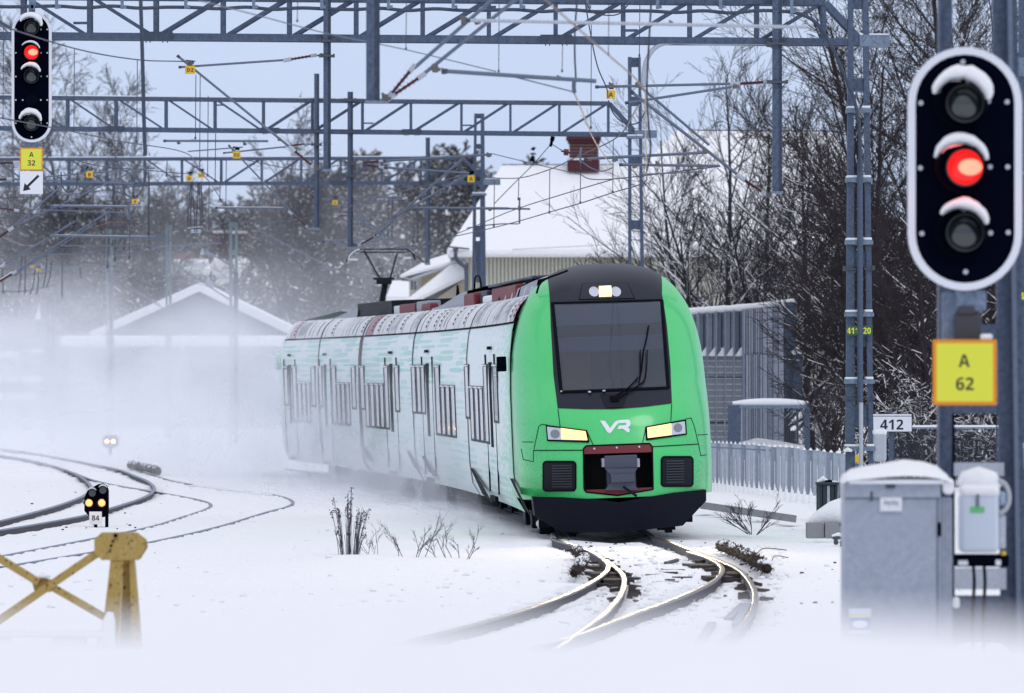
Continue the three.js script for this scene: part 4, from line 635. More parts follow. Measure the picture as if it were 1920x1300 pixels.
cantilever('crossed thick tubes at the top ending at twin red insulators', 62, { tubes: [[1040, -60, 789, 143, 7], [990, -60, 776, 128, 7], [876, 40, 1512, 53, 6.5, 0.2, 1], [832, 134, 1118, 153, 8, 0.1], [960, 144, 1075, 173, 2.6, 0.1]], ins: [[735, 174, 768, 134, 13], [741, 176, 784, 147, 13]], clamps: [[870, 38, 12], [816, 129, 12], [832, 134, 9], [894, 41, 9], [722, 184, 13], [1048, 147, 8], [1258, 43, 7]], bends: [[[[1078, 146], [1076, 160], [1077, 174]], 8, M.pipe]] });
cantilever('long arms with plate A and a curved white pipe near the right post', 93, { tubes: [[1118, 163, 1372, 157, 5], [1174, 193, 1372, 163, 5], [1184, 172, 1392, 334, 6], [1194, 157, 1330, 272, 5], [1097, 298, 1325, 286, 5.5], [1163, 309, 1350, 311, 5], [1433, 153, 1449, 152, 5], [1200, 327, 1320, 322, 2.4]], ins: [[1388, 157, 1431, 154, 11], [1397, 338, 1428, 359, 11]], clamps: [[1146, 161, 9], [1196, 160, 8], [1322, 284, 9], [1152, 299, 8], [1189, 312, 7], [1313, 312, 7], [1232, 306, 6], [1378, 161, 9], [1443, 82, 11], [1440, 366, 8]], plates: [['A', 1137, 170, 1153.5, 185.5]], bends: [[[[1444, 80], [1330, 81], [1250, 80], [1228, 90], [1213, 112], [1207, 140], [1208, 162]], 9, M.pipeWhite], [[[1092, 304], [1110, 316], [1130, 321], [1150, 314]], 2.2, M.pipe], [[[1090, 276], [1088, 290], [1089, 306]], 4, M.pipe]] });
cantilever('paired tubes with plate A above the train roof at the bolted post', 127, { tubes: [[720, 302, 922, 289.5, 4.6], [722, 314, 880, 325, 4.6], [704, 442, 869, 296, 4.4], [740, 406, 878, 327, 4], [770, 390, 952, 391, 5], [950, 391, 994, 392, 3.6], [974, 372, 974, 420, 3.4], [662, 307, 676, 307, 4]], ins: [[680, 305, 710, 302.5, 7], [680, 308, 710, 313, 7], [677, 458, 701, 444, 7]], clamps: [[868, 297, 6], [770, 390, 6], [916, 291, 7], [974, 391, 6], [918, 393, 5], [664, 460, 8]], plates: [['A', 876.5, 329, 890, 342]], bends: [[[[875, 428], [900, 424], [940, 420], [972, 420]], 2, M.steelDark]] });
cantilever('thin crossed arms with plate A left of the pantograph', 160, { tubes: [[600, 373, 760, 369, 3], [641, 390, 762, 372, 3], [638, 380, 772, 474, 3], [644, 396, 768, 468, 2.4], [606, 452, 730, 448, 3.4], [626, 460, 740, 458, 2.6]], ins: [[764, 371, 786, 367, 5.6], [775, 476, 795, 492, 5.6], [632, 406, 652, 404, 4]], clamps: [[622, 369, 5], [735, 446, 4], [724, 459, 4], [648, 398, 4], [800, 494, 6]], plates: [['A', 623, 376, 633, 384.5]] });
cantilever('long thin stay slanting down to the solid mast behind the train', 190, { tubes: [[480, 430, 634, 510, 2.6]], ins: [[636, 511, 650, 519, 4]], bends: [[[[655, 521], [662, 527], [672, 530]], 2, M.pipe]], clamps: [[672, 530, 4]] });
// the thicket of arms at the left edge
cantilever('topmost arm at the left edge with a plate B below its tip', 110, { tubes: [[-20, 340, 290, 315, 3], [-10, 305, 30, 304, 3], [20, 336, 250, 344, 3.4]], ins: [[-14, 306, 24, 305, 9], [-16, 338, 12, 336, 8]], clamps: [[168, 316, 5], [252, 314, 5], [275, 314, 5], [230, 340, 4]], plates: [['B', 161.5, 322, 174.5, 333.5]] });
cantilever('twin slanting arms rising from the left edge to plate B', 118, { tubes: [[16, 432, 118, 346, 3.4], [26, 424, 256, 318, 3], [92, 386.5, 265, 388, 3.8, 0.1], [50, 393, 240, 399, 2.2, 0.1], [241, 386, 242, 412, 4]], ins: [[-6, 448, 15, 433, 9], [-4, 390, 26, 394, 7]], clamps: [[90, 383, 5], [158, 389, 4], [55, 395, 5], [254, 370, 4], [205, 404, 4]], plates: [['B', 248, 374, 259, 383]], bends: [[[[172, 428], [190, 422], [210, 417], [236, 417]], 2, M.copper]], snow: [[100, 384.5, 260, 386, 1.4]] });
cantilever('slanting arm at the left edge with long level tube to the masts', 126, { tubes: [[2, 500, 140, 415, 3.4], [90, 442, 315, 446, 4.2, 0.1], [262, 441, 312, 443, 2.4, 0.1], [110, 461, 262, 461, 2.6], [86, 477, 260, 476, 2.2]], ins: [[-12, 508, 0, 501, 8]], clamps: [[92, 443, 6], [196, 445, 4], [243, 443, 4], [222, 446, 4], [300, 445, 5], [255, 462, 4], [84, 477, 4], [92, 465, 5]], snow: [[96, 440, 300, 443.5, 1.4]] });
cantilever('lowest slanting arm at the left edge with white-topped insulator', 134, { tubes: [[24, 513, 205, 396, 3.2], [24, 518, 180, 418, 2.2]], ins: [[-4, 530, 22, 514, 8]], clamps: [[110, 458, 4]], snow: [[0, 524, 22, 510, 2]] });
cantilever('short level arm beside the two letter plates near the far house', 170, { tubes: [[278, 465, 412, 456, 3], [258, 527.5, 365, 527, 2.6], [288, 470, 430, 562, 2.6], [265, 466, 300, 466, 2]], clamps: [[281, 460, 5], [281, 468, 5]], plates: [['B', 349, 329.5, 360.5, 340], ['D2', 371, 324, 383, 334]] });
cantilever('faint thin arms with two tiny yellow plates low on the left', 190, { tubes: [[14, 503, 160, 504, 2.2], [64, 499, 150, 501, 1.6], [150, 480, 300, 572, 1.6], [240, 540, 305, 578, 1.6]], clamps: [[74, 500, 3], [155, 503, 3]], plates: [['A', 56, 497.5, 63, 502.5], ['B', 69.5, 504, 76, 511]] });

// ---------------------------------------------------------------- wires
function wire(name, label, cat, pts, w, mat, o = {}) { return solo(name, label, cat, pipe(pts.map(([x, y, D]) => P(x, y, D)), w / 2, pts.length * 8, 5), mat, o); }
const CW = (x, y, h = 5.6) => { const D = (h - CAMH) * F / (695 - y); return [x, y, D]; };    // a point of a wire that hangs h over the rails
wire('contact_wire', 'copper wire from the pantograph to the curved white pipe', 'contact wire', [CW(700, 468), CW(770, 462), CW(820, 450), CW(900, 433), CW(972, 415), CW(1030, 398), CW(1089, 381), CW(1150, 361), CW(1200, 346), CW(1213, 337)], 0.02, M.wire);
wire('contact_wire', 'copper wire slanting from the curved pipe up past the top beam', 'contact wire', [[1213, 337, 88], [1211, 260, 72], [1210, 200, 62], [1206, 164, 57.5], [1142, 104, 51.5], [1095, 63, 48], [1024, 0, 44], [960, -60, 40]], 0.017, M.copper);
wire('contact_wire', 'second copper wire crossing down to the big chimney', 'contact wire', [[1077, 175, 58], [1091, 208, 62], [1108, 250, 68], [1125, 280, 74], [1147, 310, 80]], 0.017, M.copper);
wire('carrier_wire', 'sagging wire over the big white roof holding thin droppers', 'wire', [[908, 333, 126], [972, 334, 118], [1030, 318, 110], [1080, 295, 102], [1150, 262, 92], [1200, 195, 70]], 0.022, M.wire);
wire('carrier_wire', 'wire running from the farthest beam end across the white roof', 'wire', [[922, 288, 127], [1000, 307, 118], [1080, 325, 105], [1147, 336, 96], [1300, 318, 93], [1350, 312, 92]], 0.02, M.wire);
wire('carrier_wire', 'middle wire slanting up across the white roof to the clamp', 'wire', [[770, 470, 136], [860, 437, 125], [960, 395, 112], [1060, 363, 102], [1147, 337, 95]], 0.02, M.wire);
wire('stay_wire', 'taut stay from the chimney front down to the roof edge', 'wire', [[1035, 268, 127], [1000, 308, 127], [958, 350, 127], [926, 383, 127]], 0.02, M.wire);
wire('stay_wire', 'short stay with a red disc beside the big chimney', 'wire', [[1034, 270, 127], [1062, 286, 127], [1090, 292, 127]], 0.02, M.wire);
solo('strain_insulator', 'small red disc on the stay left of the big chimney', 'insulator', [tube(P(1057, 285, 127), P(1066, 286, 127), 0.075, 14), tube(P(1052, 283, 127), P(1072, 287, 127), 0.025, 6)], M.insulator);
solo('strain_insulator', 'black link hanging under the middle beam by the chimney', 'insulator', [tube(P(1037, 256, 126.5), P(1035, 264, 126.5), 0.05, 8), tube(P(1035, 264, 126.5), P(1032, 275, 126.5), 0.035, 8)], M.black);
wire('carrier_wire', 'grey wire sagging across the upper left past plate D2', 'wire', [[0, 48, 70], [140, 91, 76], [258, 112, 84], [335, 115, 91], [357, 116, 93]], 0.02, M.wire);
wire('contact_wire', 'lower wire sagging under the left signal to the second plate D2', 'contact wire', [[0, 221, 78], [90, 238, 88], [225, 265, 104], [355, 291, 120], [372, 316, 124], [400, 352, 128], [440, 412, 132], [460, 398, 127]], 0.02, M.wire);
wire('feeder_cable', 'dark hanging feeder crossing all beams left of the two posts', 'cable', [[263, -10, 75], [267, 120, 75], [270, 240, 75], [272, 292, 75]], 0.055, M.steelDark);
wire('feeder_cable', 'black cable hanging down beside the curved white pipe', 'cable', [[1222, -10, 62], [1217, 80, 62], [1213, 170, 62], [1216, 230, 62], [1220, 280, 62], [1213, 322, 62]], 0.024, M.wire);
wire('feeder_cable', 'black cable dropping from the top beam to the thick tube', 'cable', [[1083, -10, 62], [1078, 60, 62], [1078, 110, 62], [1080, 148, 62]], 0.022, M.wire);
wire('stay_wire', 'thin wire slanting from the top to plate A', 'wire', [[1096, -5, 92], [1105, 50, 92], [1121, 126, 92], [1139, 170, 92], [1140, 185, 92]], 0.022, M.wire);
wire('carrier_wire', 'faint grey wire crossing behind the top posts', 'wire', [[370, 0, 58], [480, 28, 60], [610, 62, 62], [760, 93, 64], [930, 134, 66]], 0.014, M.pipe);
wire('carrier_wire', 'wire along the treetops left of the far mast', 'wire', [[-10, 573, 250], [120, 568, 240], [230, 548, 230], [340, 535, 215], [432, 520, 205]], 0.022, M.wire);
wire('contact_wire', 'long low wire rising from the left edge to the far mast', 'contact wire', [[-10, 548, 170], [60, 544, 175], [130, 525, 180], [200, 503, 190], [280, 464, 198], [330, 448, 200], [400, 424, 203], [434, 414, 205]], 0.026, M.wire);
wire('carrier_wire', 'wire from the far mast to the slanting stay', 'wire', [[446, 495, 205], [500, 494, 200], [590, 494, 195]], 0.03, M.wire);
wire('carrier_wire', 'wire between the middle beam and the far trees', 'wire', [[480, 420, 140], [560, 412, 135], [640, 392, 128], [700, 372, 120], [790, 350, 112], [878, 326, 106]], 0.02, M.wire);
wire('carrier_wire', 'straight thin wire behind the right post over the roof ridge', 'wire', [[1292, 244, 150], [1450, 245, 150], [1600, 246, 150]], 0.03, M.wire);
wire('jumper_loop', 'hanging cable loop under plate A in front of the chimney', 'cable', [[1141, 188, 93], [1150, 212, 93], [1170, 230, 93], [1195, 231, 93], [1212, 206, 93]], 0.024, M.wire);
wire('jumper_loop', 'cable loop hanging by plate A of the farthest beam', 'cable', [[846, 343, 128], [850, 362, 128], [862, 377, 128], [873, 360, 128], [876, 340, 128]], 0.026, M.wire);
wire('jumper_loop', 'small cable loop hanging under the top beam', 'cable', [[1098, 2, 92.5], [1110, 22, 92.5], [1132, 28, 92.5], [1160, 26, 92.5], [1182, 4, 92.5]], 0.022, M.wire);
wire('jumper_loop', 'U-shaped cable hanging right of the left signal', 'cable', [[114, 322, 108], [116, 348, 108], [128, 361, 108], [141, 354, 108], [145, 325, 108]], 0.026, M.wire);
wire('jumper_loop', 'larger cable loop below the first plate B', 'cable', [[230, 345, 112], [234, 362, 112], [246, 370, 112], [262, 362, 112], [275, 322, 112]], 0.026, M.wire);
wire('jumper_loop', 'slack cable from the arm to the left mast tops', 'cable', [[205, 404, 118], [212, 424, 118], [222, 427, 118], [236, 420, 118], [240, 412, 118]], 0.022, M.wire);
// droppers, jumper tails and thin hangers
const drops = [[973, 334, 374, 118, 'thin dropper at the left of the white roof'], [1031, 318, 399, 110, 'thin dropper over the middle of the white roof'], [1089, 292, 381, 102, 'thin dropper below the big chimney'], [1150, 262, 361, 94, 'thin dropper right of the big chimney'], [139, 92, 245, 78, 'thin dropper right of the left signal'], [257, 113, 267, 86, 'thin dropper left of the feeder cable'], [6, 52, 222, 72, 'thin dropper at the left edge'], [558, -5, 40, 62, 'thin dropper at the top left of the long post'], [762, -5, 92, 64, 'thin dropper at the top right of the thick post'], [936, -5, 134, 66, 'thin dropper from the top to the thick tube'], [1142, -5, 103, 60, 'thin dropper ending at the orange-lit wire'], [1055, 80, 134, 62, 'thin slanted dropper ending on the thick tube'], [1109, 40, 240, 100, 'thin pair wire left of plate A'], [1200, 0, 105, 90, 'thin wire above the twin leg'], [367, 140, 260, 93, 'thin wire straight under the first plate D2'], [375, 140, 320, 110, 'thin wire beside the one under the first plate D2'], [390, 180, 330, 112, 'thin wire midway down the second pane of the beam'], [404, 250, 340, 116, 'thin wire left of the second plate D2'], [313, 300, 330, 112, 'tiny wire at the far beam strut'], [728, 375, 440, 140, 'thin wire at the left of the pantograph wires'], [736, 375, 442, 140, 'thin wire nearer the pantograph wires'], [823, 340, 443, 124, 'thin wire left of the paired tubes'], [835, 342, 446, 124, 'thin wire right of the thin post'], [776, 400, 455, 134, 'thin wire by the thin post foot'], [784, 398, 453, 134, 'second thin wire by the thin post foot'], [927, 338, 425, 124, 'thin wire right of the twin leg'], [278, 322, 440, 118, 'long thin wire at the right of the left tangle'], [280, 330, 456, 118, 'long thin wire ending at the left level tube'], [202, 400, 502, 130, 'thin wire in the left tangle at the first mast'], [216, 400, 488, 130, 'thin wire just right of the first mast'], [233, 400, 468, 130, 'thin wire at the middle of the left tangle'], [243, 412, 484, 130, 'thin wire under the left bracket'], [392, 340, 430, 128, 'thin wire right of the wire basket'], [15, 340, 398, 112, 'thin wire at the left edge below the signal arrow'], [43, 368, 398, 112, 'thin wire below the white arrow plate'], [175, 335, 420, 120, 'thin wire under the first plate B'], [211, 344, 460, 126, 'thin wire left of the loop'], [135, 390, 425, 120, 'thin wire on the upper level tube'], [413, 300, 375, 130, 'thin wire at the far beam joint'], [424, 300, 400, 130, 'thin wire right of the far beam joint']];
for (const [x, y0, y1, D, label] of drops) { const t = thing('dropper_wire', label, 'wire', P(x, y1, D), 'thin droppers hanging from the overhead wires'); mesh('wire', tubePx(D, x, y0, x - 1, y1, 1.5, 0, 4), M.wire, t); mesh('clip', [tubePx(D, x - 1, y1 - 3.5, x - 1, y1 + 1.5, 4.2, 0, 6)], M.boltDark, t); }
{ const t = thing('wire_basket', 'narrow basket of slack wires hanging under plates B and D2', 'wires', P(366, 436, 128)); for (const [a, b, c] of [[357, 352, 430], [359, 357, 428], [361, 364, 436], [371, 368, 436], [373, 376, 430], [377, 380, 425]]) mesh('wire', pipe([P(a, 342, 128), P(lerp(a, b, 0.5), 385, 128), P(b, 405, 128), P(c > 432 ? b + 1 : b, c, 128)], 0.012, 12, 4), M.wire, t); mesh('clamp', [boxPx(358, 430, 376, 437, 128, 0.1), tubePx(128, 350, 428, 380, 425, 2)], M.pipeWhite, t); }
{ const D = 170, t = thing('wire_tail', 'slack wire tails hanging at the left edge over the snow haze', 'wires', P(60, 560, D)); for (const [x0, y0, x1, y1] of [[40, 480, 34, 550], [47, 482, 46, 552], [88, 470, 80, 540], [96, 490, 86, 540], [65, 505, 56, 552], [72, 508, 68, 553], [4, 500, 6, 552], [116, 480, 116, 560], [150, 500, 152, 522]]) mesh('wire', pipe([P(x0, y0, D), P(lerp(x0, x1, 0.3), lerp(y0, y1, 0.6), D), P(x1, y1, D)], 0.016, 10, 4), M.wire, t); }

// ---------------------------------------------------------------- signals
const stadium = (cx, y0, y1, r, n = 18) => { const l = []; for (let i = 0; i <= n; i++) { const a = Math.PI * (1 + i / n); l.push([cx + r * Math.cos(a), y0 + r + r * Math.sin(a)]); } for (let i = 0; i <= n; i++) { const a = Math.PI * i / n; l.push([cx + r * Math.cos(a), y1 - r + r * Math.sin(a)]); } return l; };
const redLens = new THREE.MeshStandardMaterial({ color: 0x200000, emissive: new THREE.Color().setRGB(1, 0.012, 0.012), emissiveIntensity: 1.25, roughness: 0.3 }), redCore = glow(1, 0.22, 0.14, 2.4), amberGlow = glow(1, 0.42, 0.11, 1.9);
const darkLens = phy(0.018, 0.024, 0.028, 0.12, { clearcoat: 1 }), lensRing = std(0.02, 0.022, 0.03, 0.4);
function signalHead(t, D, cx, y0, y1, hw, rimW, lenses, o = {}) {
  const px = D / F, th = 26 * px * (o.k ?? 1);
  mesh('white_rim', plate(stadium(cx, y0, y1, hw), 0.05, D, 0, [stadium(cx, y0 + rimW, y1 - rimW, hw - rimW).reverse()]), M.rimWhite, t);
  mesh('back_plate', plate(stadium(cx, y0 + rimW * 0.9, y1 - rimW * 0.9, hw - rimW * 0.9), 0.04, D, -0.012), M.black, t);
  const R = o.r, disc = (x, y, r, dz, d = 0.02) => tube(P(x, y, D).add(V(0, 0, dz - d)), P(x, y, D).add(V(0, 0, dz)), r * px, 28);
  for (const [y, state] of lenses) {
    if (state === 'blank') { mesh('blanking_cap', [disc(cx, y, R * 0.85, 0.02, 0.03)], M.blackMatte, t); continue; }
    const dir = V(o.aim ?? -0.28, -0.12, 1).normalize(), c = P(cx - 3 * (o.k ?? 1), y, D), len = R * px * 1.5;
    // the hood: an open tube longer at the top
    const rows = []; for (let k = 0; k <= 26; k++) { const a = (k / 26) * Math.PI * 2, s = Math.sin(a), L = len * lerp(0.35, 1.0, smooth(-0.7, 0.6, s)), rr = R * 1.42 * px; const p = c.clone().add(V(Math.cos(a) * rr, s * rr, 0)); rows.push([p, p.clone().addScaledVector(dir, L)]); }
    const hood = mesh('lens_hood', loft(rows), M.blackMatte, t);
    const lit = state === 'red', lens = mesh(lit ? 'lit_signal_lens' : 'lens', (() => { const g = new THREE.SphereGeometry(R * 1.35 * px, 24, 12, 0, Math.PI * 2, 0, 0.84); g.rotateX(Math.PI / 2); g.translate(0, 0, -R * 0.9 * px); const q = P(cx, y, D); g.translate(q.x, q.y, q.z + 0.02); return g; })(), lit ? redLens : darkLens, t, { label: lit ? 'glowing red lens' : undefined });
    mesh('lens_ring', (() => { const g = new THREE.TorusGeometry(R * 1.05 * px, R * 0.10 * px, 8, 28); const q = P(cx, y, D); g.translate(q.x, q.y, q.z + 0.012); return g; })(), lensRing, t);
    if (lit) { mesh('lit_core', (() => { const g = new THREE.SphereGeometry(R * 0.52 * px, 16, 10); g.scale(1.3, 0.9, 0.2); const q = P(cx + R * 0.25, y, D); g.translate(q.x, q.y, q.z + 0.02 + R * 0.42 * px); return g; })(), redCore, lens); const l = new THREE.PointLight(new THREE.Color(1, 0.03, 0.02), o.power ?? 0.5, 8, 2); l.position.copy(P(cx, y, D)).add(V(-0.02, 0, R * 1.1 * px + 0.03)); l.shadow.radius = 2; l.castShadow = true; scene.add(l); }
    // snow resting on the hood
    const q = rng(Math.round(y * 7 + cx)), pts = [], rad = [], a0 = (o.snowFrom ?? 2.5) + 0.5 * (q() - 0.5), a1 = (o.snowTo ?? 0.35) + 0.5 * (q() - 0.4), lump = 0.3 + 0.5 * q(), amt = (o.snow ?? {})[y] ?? 1; for (let k = 0; k <= 14; k++) { const u = k / 14, a = lerp(a0, a1, u), e = Math.pow(Math.sin(Math.PI * clamp(u * 0.96 + 0.02, 0, 1)), 0.45), rr = R * px * (1.48 + 0.28 * amt * e); pts.push(c.clone().add(V(Math.cos(a) * rr, Math.sin(a) * rr, 0)).addScaledVector(dir, len * 0.5)); rad.push(R * px * (0.05 + 0.36 * amt * e * (0.72 + 0.3 * q() + 0.32 * Math.exp(-Math.pow((u - lump) / 0.22, 2))))); }
    mesh('hood_snow', pipeVar(pts, rad, 10, 1), M.snowCap, t);
  }
  for (const [x, y] of o.bolts) mesh('bolt', [disc(x, y, o.bolt, 0.008, 0.02)], M.bolt, t);
}
{ // big signal, lower right
  const D = 46.5, t = thing('railway_signal', 'large blurred three-lamp railway signal with red lit and A 62 plate below', 'railway signal', P(1810, 760, D));
  signalHead(t, D, 1810, 88, 545, 107, 14, [[194, 'off'], [314, 'red'], [436, 'off']], { r: 33, bolt: 4.5, bolts: [[1727, 193], [1726, 315], [1729, 438], [1854, 190], [1889, 191], [1857, 313], [1890, 313], [1858, 437], [1891, 436], [1806, 116], [1811, 510]], power: 0.22, snow: { 194: 1.15, 314: 0.75, 436: 0.8 } });
  mesh('head_bracket', [boxPx(1796, 544, 1852, 584, D, 0.25, -0.1, 0.02), boxPx(1770, 548, 1800, 640, D, 0.06, -0.18)], M.steelLight, t);
  mesh('bracket_foot', [boxPx(1792, 588, 1843, 648, D, 0.2, -0.08, 0.02), boxPx(1797, 574, 1830, 590, D, 0.22, -0.06, 0.02)], std(0.045, 0.045, 0.055, 0.7), t);
  const m62 = textMat(256, 260, '#dcdc3c', [['A', 0.49, 0.325, 0.27, '#181a1c'], ['62', 0.5, 0.68, 0.27, '#181a1c']], { rim: '#e08a10', rimW: 0.055, weight: 'bold' });
  signPlate(t, 1748.5, 637, 1868, 760, D, m62, 0.06, 'number_plate', M.orangeRim, 'yellow plate with an orange edge reading A 62');
  mesh('bracket_snow', rbox(P(1850, 632, D).add(V(0, 0, -0.02)), V(0.1, 0.05, 0.1), 0.02), M.snowCap, t);
}
{ // five-lamp signal hanging at the upper left
  const D = 90, t = thing('railway_signal', 'tall five-lamp railway signal at the upper left, red lit, plates A 32 and arrow', 'railway signal', P(58, 364, D));
  signalHead(t, D, 58.5, 22, 267, 37.5, 5, [[51, 'off'], [98, 'red'], [142, 'off'], [187.5, 'blank'], [231, 'off']], { r: 13.2, k: 0.4, bolt: 1.5, aim: -0.1, power: 0.06, snowFrom: 2.6, snowTo: 0.3, bolts: [[58, 29], [29, 99], [76, 99], [88, 99], [29, 143.5], [76, 143], [88, 143], [29, 187.5], [42, 187.5], [76, 187.5], [88, 187.5], [29, 55], [76, 55], [88, 55], [29, 231], [76, 231], [88, 231], [58.5, 257]], snow: { 51: 1.1, 98: 0.35, 142: 0.75, 231: 1.05 } });
  mesh('hanger', [boxPx(53, -40, 65, 10, D, 0.1, -0.05), boxPx(55, 7, 64, 18, D, 0.12, -0.02), boxPx(44, 266, 71, 279, D, 0.05, -0.05), boxPx(52, 10, 64, 300, D, 0.06, -0.08)], M.steelLight, t);
  mesh('hanger_bolt', boxPx(57, 9, 62, 15, D, 0.03, 0.01), M.black, t);
  signPlate(t, 37, 277, 80, 320, D, textMat(192, 192, '#dede42', [['A', 0.5, 0.3, 0.3, '#16181a'], ['32', 0.5, 0.67, 0.33, '#16181a']], { rim: '#dd9218', rimW: 0.05 }), 0.02, 'number_plate', M.orangeRim, 'yellow plate reading A 32');
  signPlate(t, 37, 321, 80, 364, D, textMat(192, 192, '#e4e6ec', [], { extra: (x, w) => { x.strokeStyle = x.fillStyle = '#12161e'; x.lineWidth = w * 0.11; x.beginPath(); x.moveTo(w * 0.82, w * 0.19); x.lineTo(w * 0.3, w * 0.7); x.stroke(); x.beginPath(); x.moveTo(w * 0.13, w * 0.88); x.lineTo(w * 0.2, w * 0.52); x.lineTo(w * 0.48, w * 0.8); x.fill(); } }), 0.02, 'arrow_plate', M.rimWhite, 'white plate with a black arrow pointing down left');
}
{ // dwarf signals
  const D = 96, t = thing('dwarf_signal', 'small black ground signal with two amber lamps and plate 84', 'ground signal', G(186, 986));
  const body = [[158, 934], [163, 922], [169, 915], [177, 912], [184, 908], [192, 907], [199, 911], [202.5, 920], [202.5, 962], [195, 970], [168, 970], [158, 958]];
  mesh('body', plate(body, 0.22, D, 0.03), M.black, t);
  mesh('post', [boxPx(196, 955, 202, 990, D, 0.06, -0.1), boxPx(176, 982, 182, 990, D, 0.05, 0)], M.blackMatte, t);
  for (const [x, y, lit] of [[173, 925, 0], [193, 919.5, 0], [167, 943, 1], [191, 943, 1]]) {
    const px = D / F; mesh('hood', (() => { const rows = []; for (let k = 0; k <= 16; k++) { const a = -0.2 + k / 16 * (Math.PI + 0.4), c = P(x, y, D).add(V(Math.cos(a) * 9 * px, Math.sin(a) * 9 * px, 0.03)); rows.push([c, c.clone().add(V(-0.01, -0.01, 0.12))]); } return loft(rows); })(), M.blackMatte, t);
    mesh(lit ? 'lit_lamp' : 'lamp', tube(P(x, y, D).add(V(0, 0, 0.02)), P(x, y, D).add(V(0, 0, 0.05)), (lit ? 7 : 6.6) * px, 20), lit ? amberGlow : darkLens, t);
    if (lit) { mesh('lamp_rim', (() => { const g = new THREE.TorusGeometry(7.3 * px, 0.9 * px, 6, 22), q = P(x, y, D); g.translate(q.x, q.y, q.z + 0.05); return g; })(), std(0.2, 0.12, 0.05, 0.4), t); const l = new THREE.PointLight(new THREE.Color(1, 0.6, 0.3), 0.06, 6, 2); l.position.copy(P(x, y, D).add(V(0, 0, 0.14))); l.castShadow = true; scene.add(l); }
    else mesh('hood_snow', pipeVar([2.5, 2, 1.57, 1.1, 0.6].map((a) => P(x, y, D).add(V(Math.cos(a) * 9.6 * px, Math.sin(a) * 9.6 * px, 0.08))), [0.006, 0.014, 0.018, 0.014, 0.006], 8), M.snowCap, t);
  }
  signPlate(t, 167.5, 959.5, 191, 983.5, D, textMat(96, 96, '#dfe0e4', [['84', 0.5, 0.5, 0.58, '#16181e']]), 0.06, 'number_plate', M.rimWhite);
}
{
  const D = 178, t = thing('dwarf_signal', 'distant pair of pale lamps glowing in the snow haze', 'ground signal', P(206, 848, D));
  mesh('body', [plate([[192, 822], [198, 816], [216, 816], [222, 822], [222, 834], [216, 840], [198, 840], [192, 834]], 0.15, D), boxPx(203, 838, 209, 852, D, 0.08, -0.05)], M.black, t);
  for (const x of [200, 212]) { mesh('lit_lamp', tube(P(x, 828, D), P(x, 828, D).add(V(0, 0, 0.03)), 4.2 * D / F, 16), glow(1, 0.36, 0.10, 9), t); const l = new THREE.PointLight(new THREE.Color(1, 0.7, 0.4), 0.15, 8, 2); l.position.copy(P(x, 828, D).add(V(0, 0, 0.12))); l.castShadow = true; scene.add(l); }
}

// ---------------------------------------------------------------- right foreground: mast, cabinet, meter box
{
  const D = 48, t = thing('gantry_mast', 'blurred twin steel mast rising out of frame behind the large signal', 'mast', P(1835, 1265, D));
  mesh('channel', [barPx(D, 1775, -60, 1773, 1280, 27, -0.15, 0.08), barPx(D, 1763, -60, 1761, 1280, 3, -0.1, 0.2)], M.steel, t);
  mesh('channel', [barPx(D, 1880, -60, 1898, 1280, 34, -0.15, 0.08)], M.steel, t);
  mesh('flange', [barPx(D, 1893, -60, 1912, 1280, 8, -0.02, 0.12)], M.pipe, t); mesh('flange', [barPx(D, 1903, -60, 1922, 1280, 12, -0.1, 0.06)], M.steel, t);
  for (const [a, b] of [[608, 640], [757, 776], [1050, 1062], [1118, 1290]]) mesh('batten_plate', boxPx(1786, a, 1884, b, D, 0.03, -0.12), M.steel, t);
  mesh('inner_web', boxPx(1786, 775, 1793, 1120, D, 0.2, -0.15), M.black, t);
  mesh('backing_board', [boxPx(1790, 868, 1884, 893, D, 0.04, -0.05), boxPx(1790, 1066, 1888, 1106, D, 0.03, -0.04)], M.pipeWhite, t);
  mesh('mast_snow', [rbox(P(1840, 1235, D), V(0.5, 0.3, 0.3), 0.12), rbox(P(1793, 1130, D), V(0.06, 0.1, 0.1), 0.03)], M.snowCap, t);
}
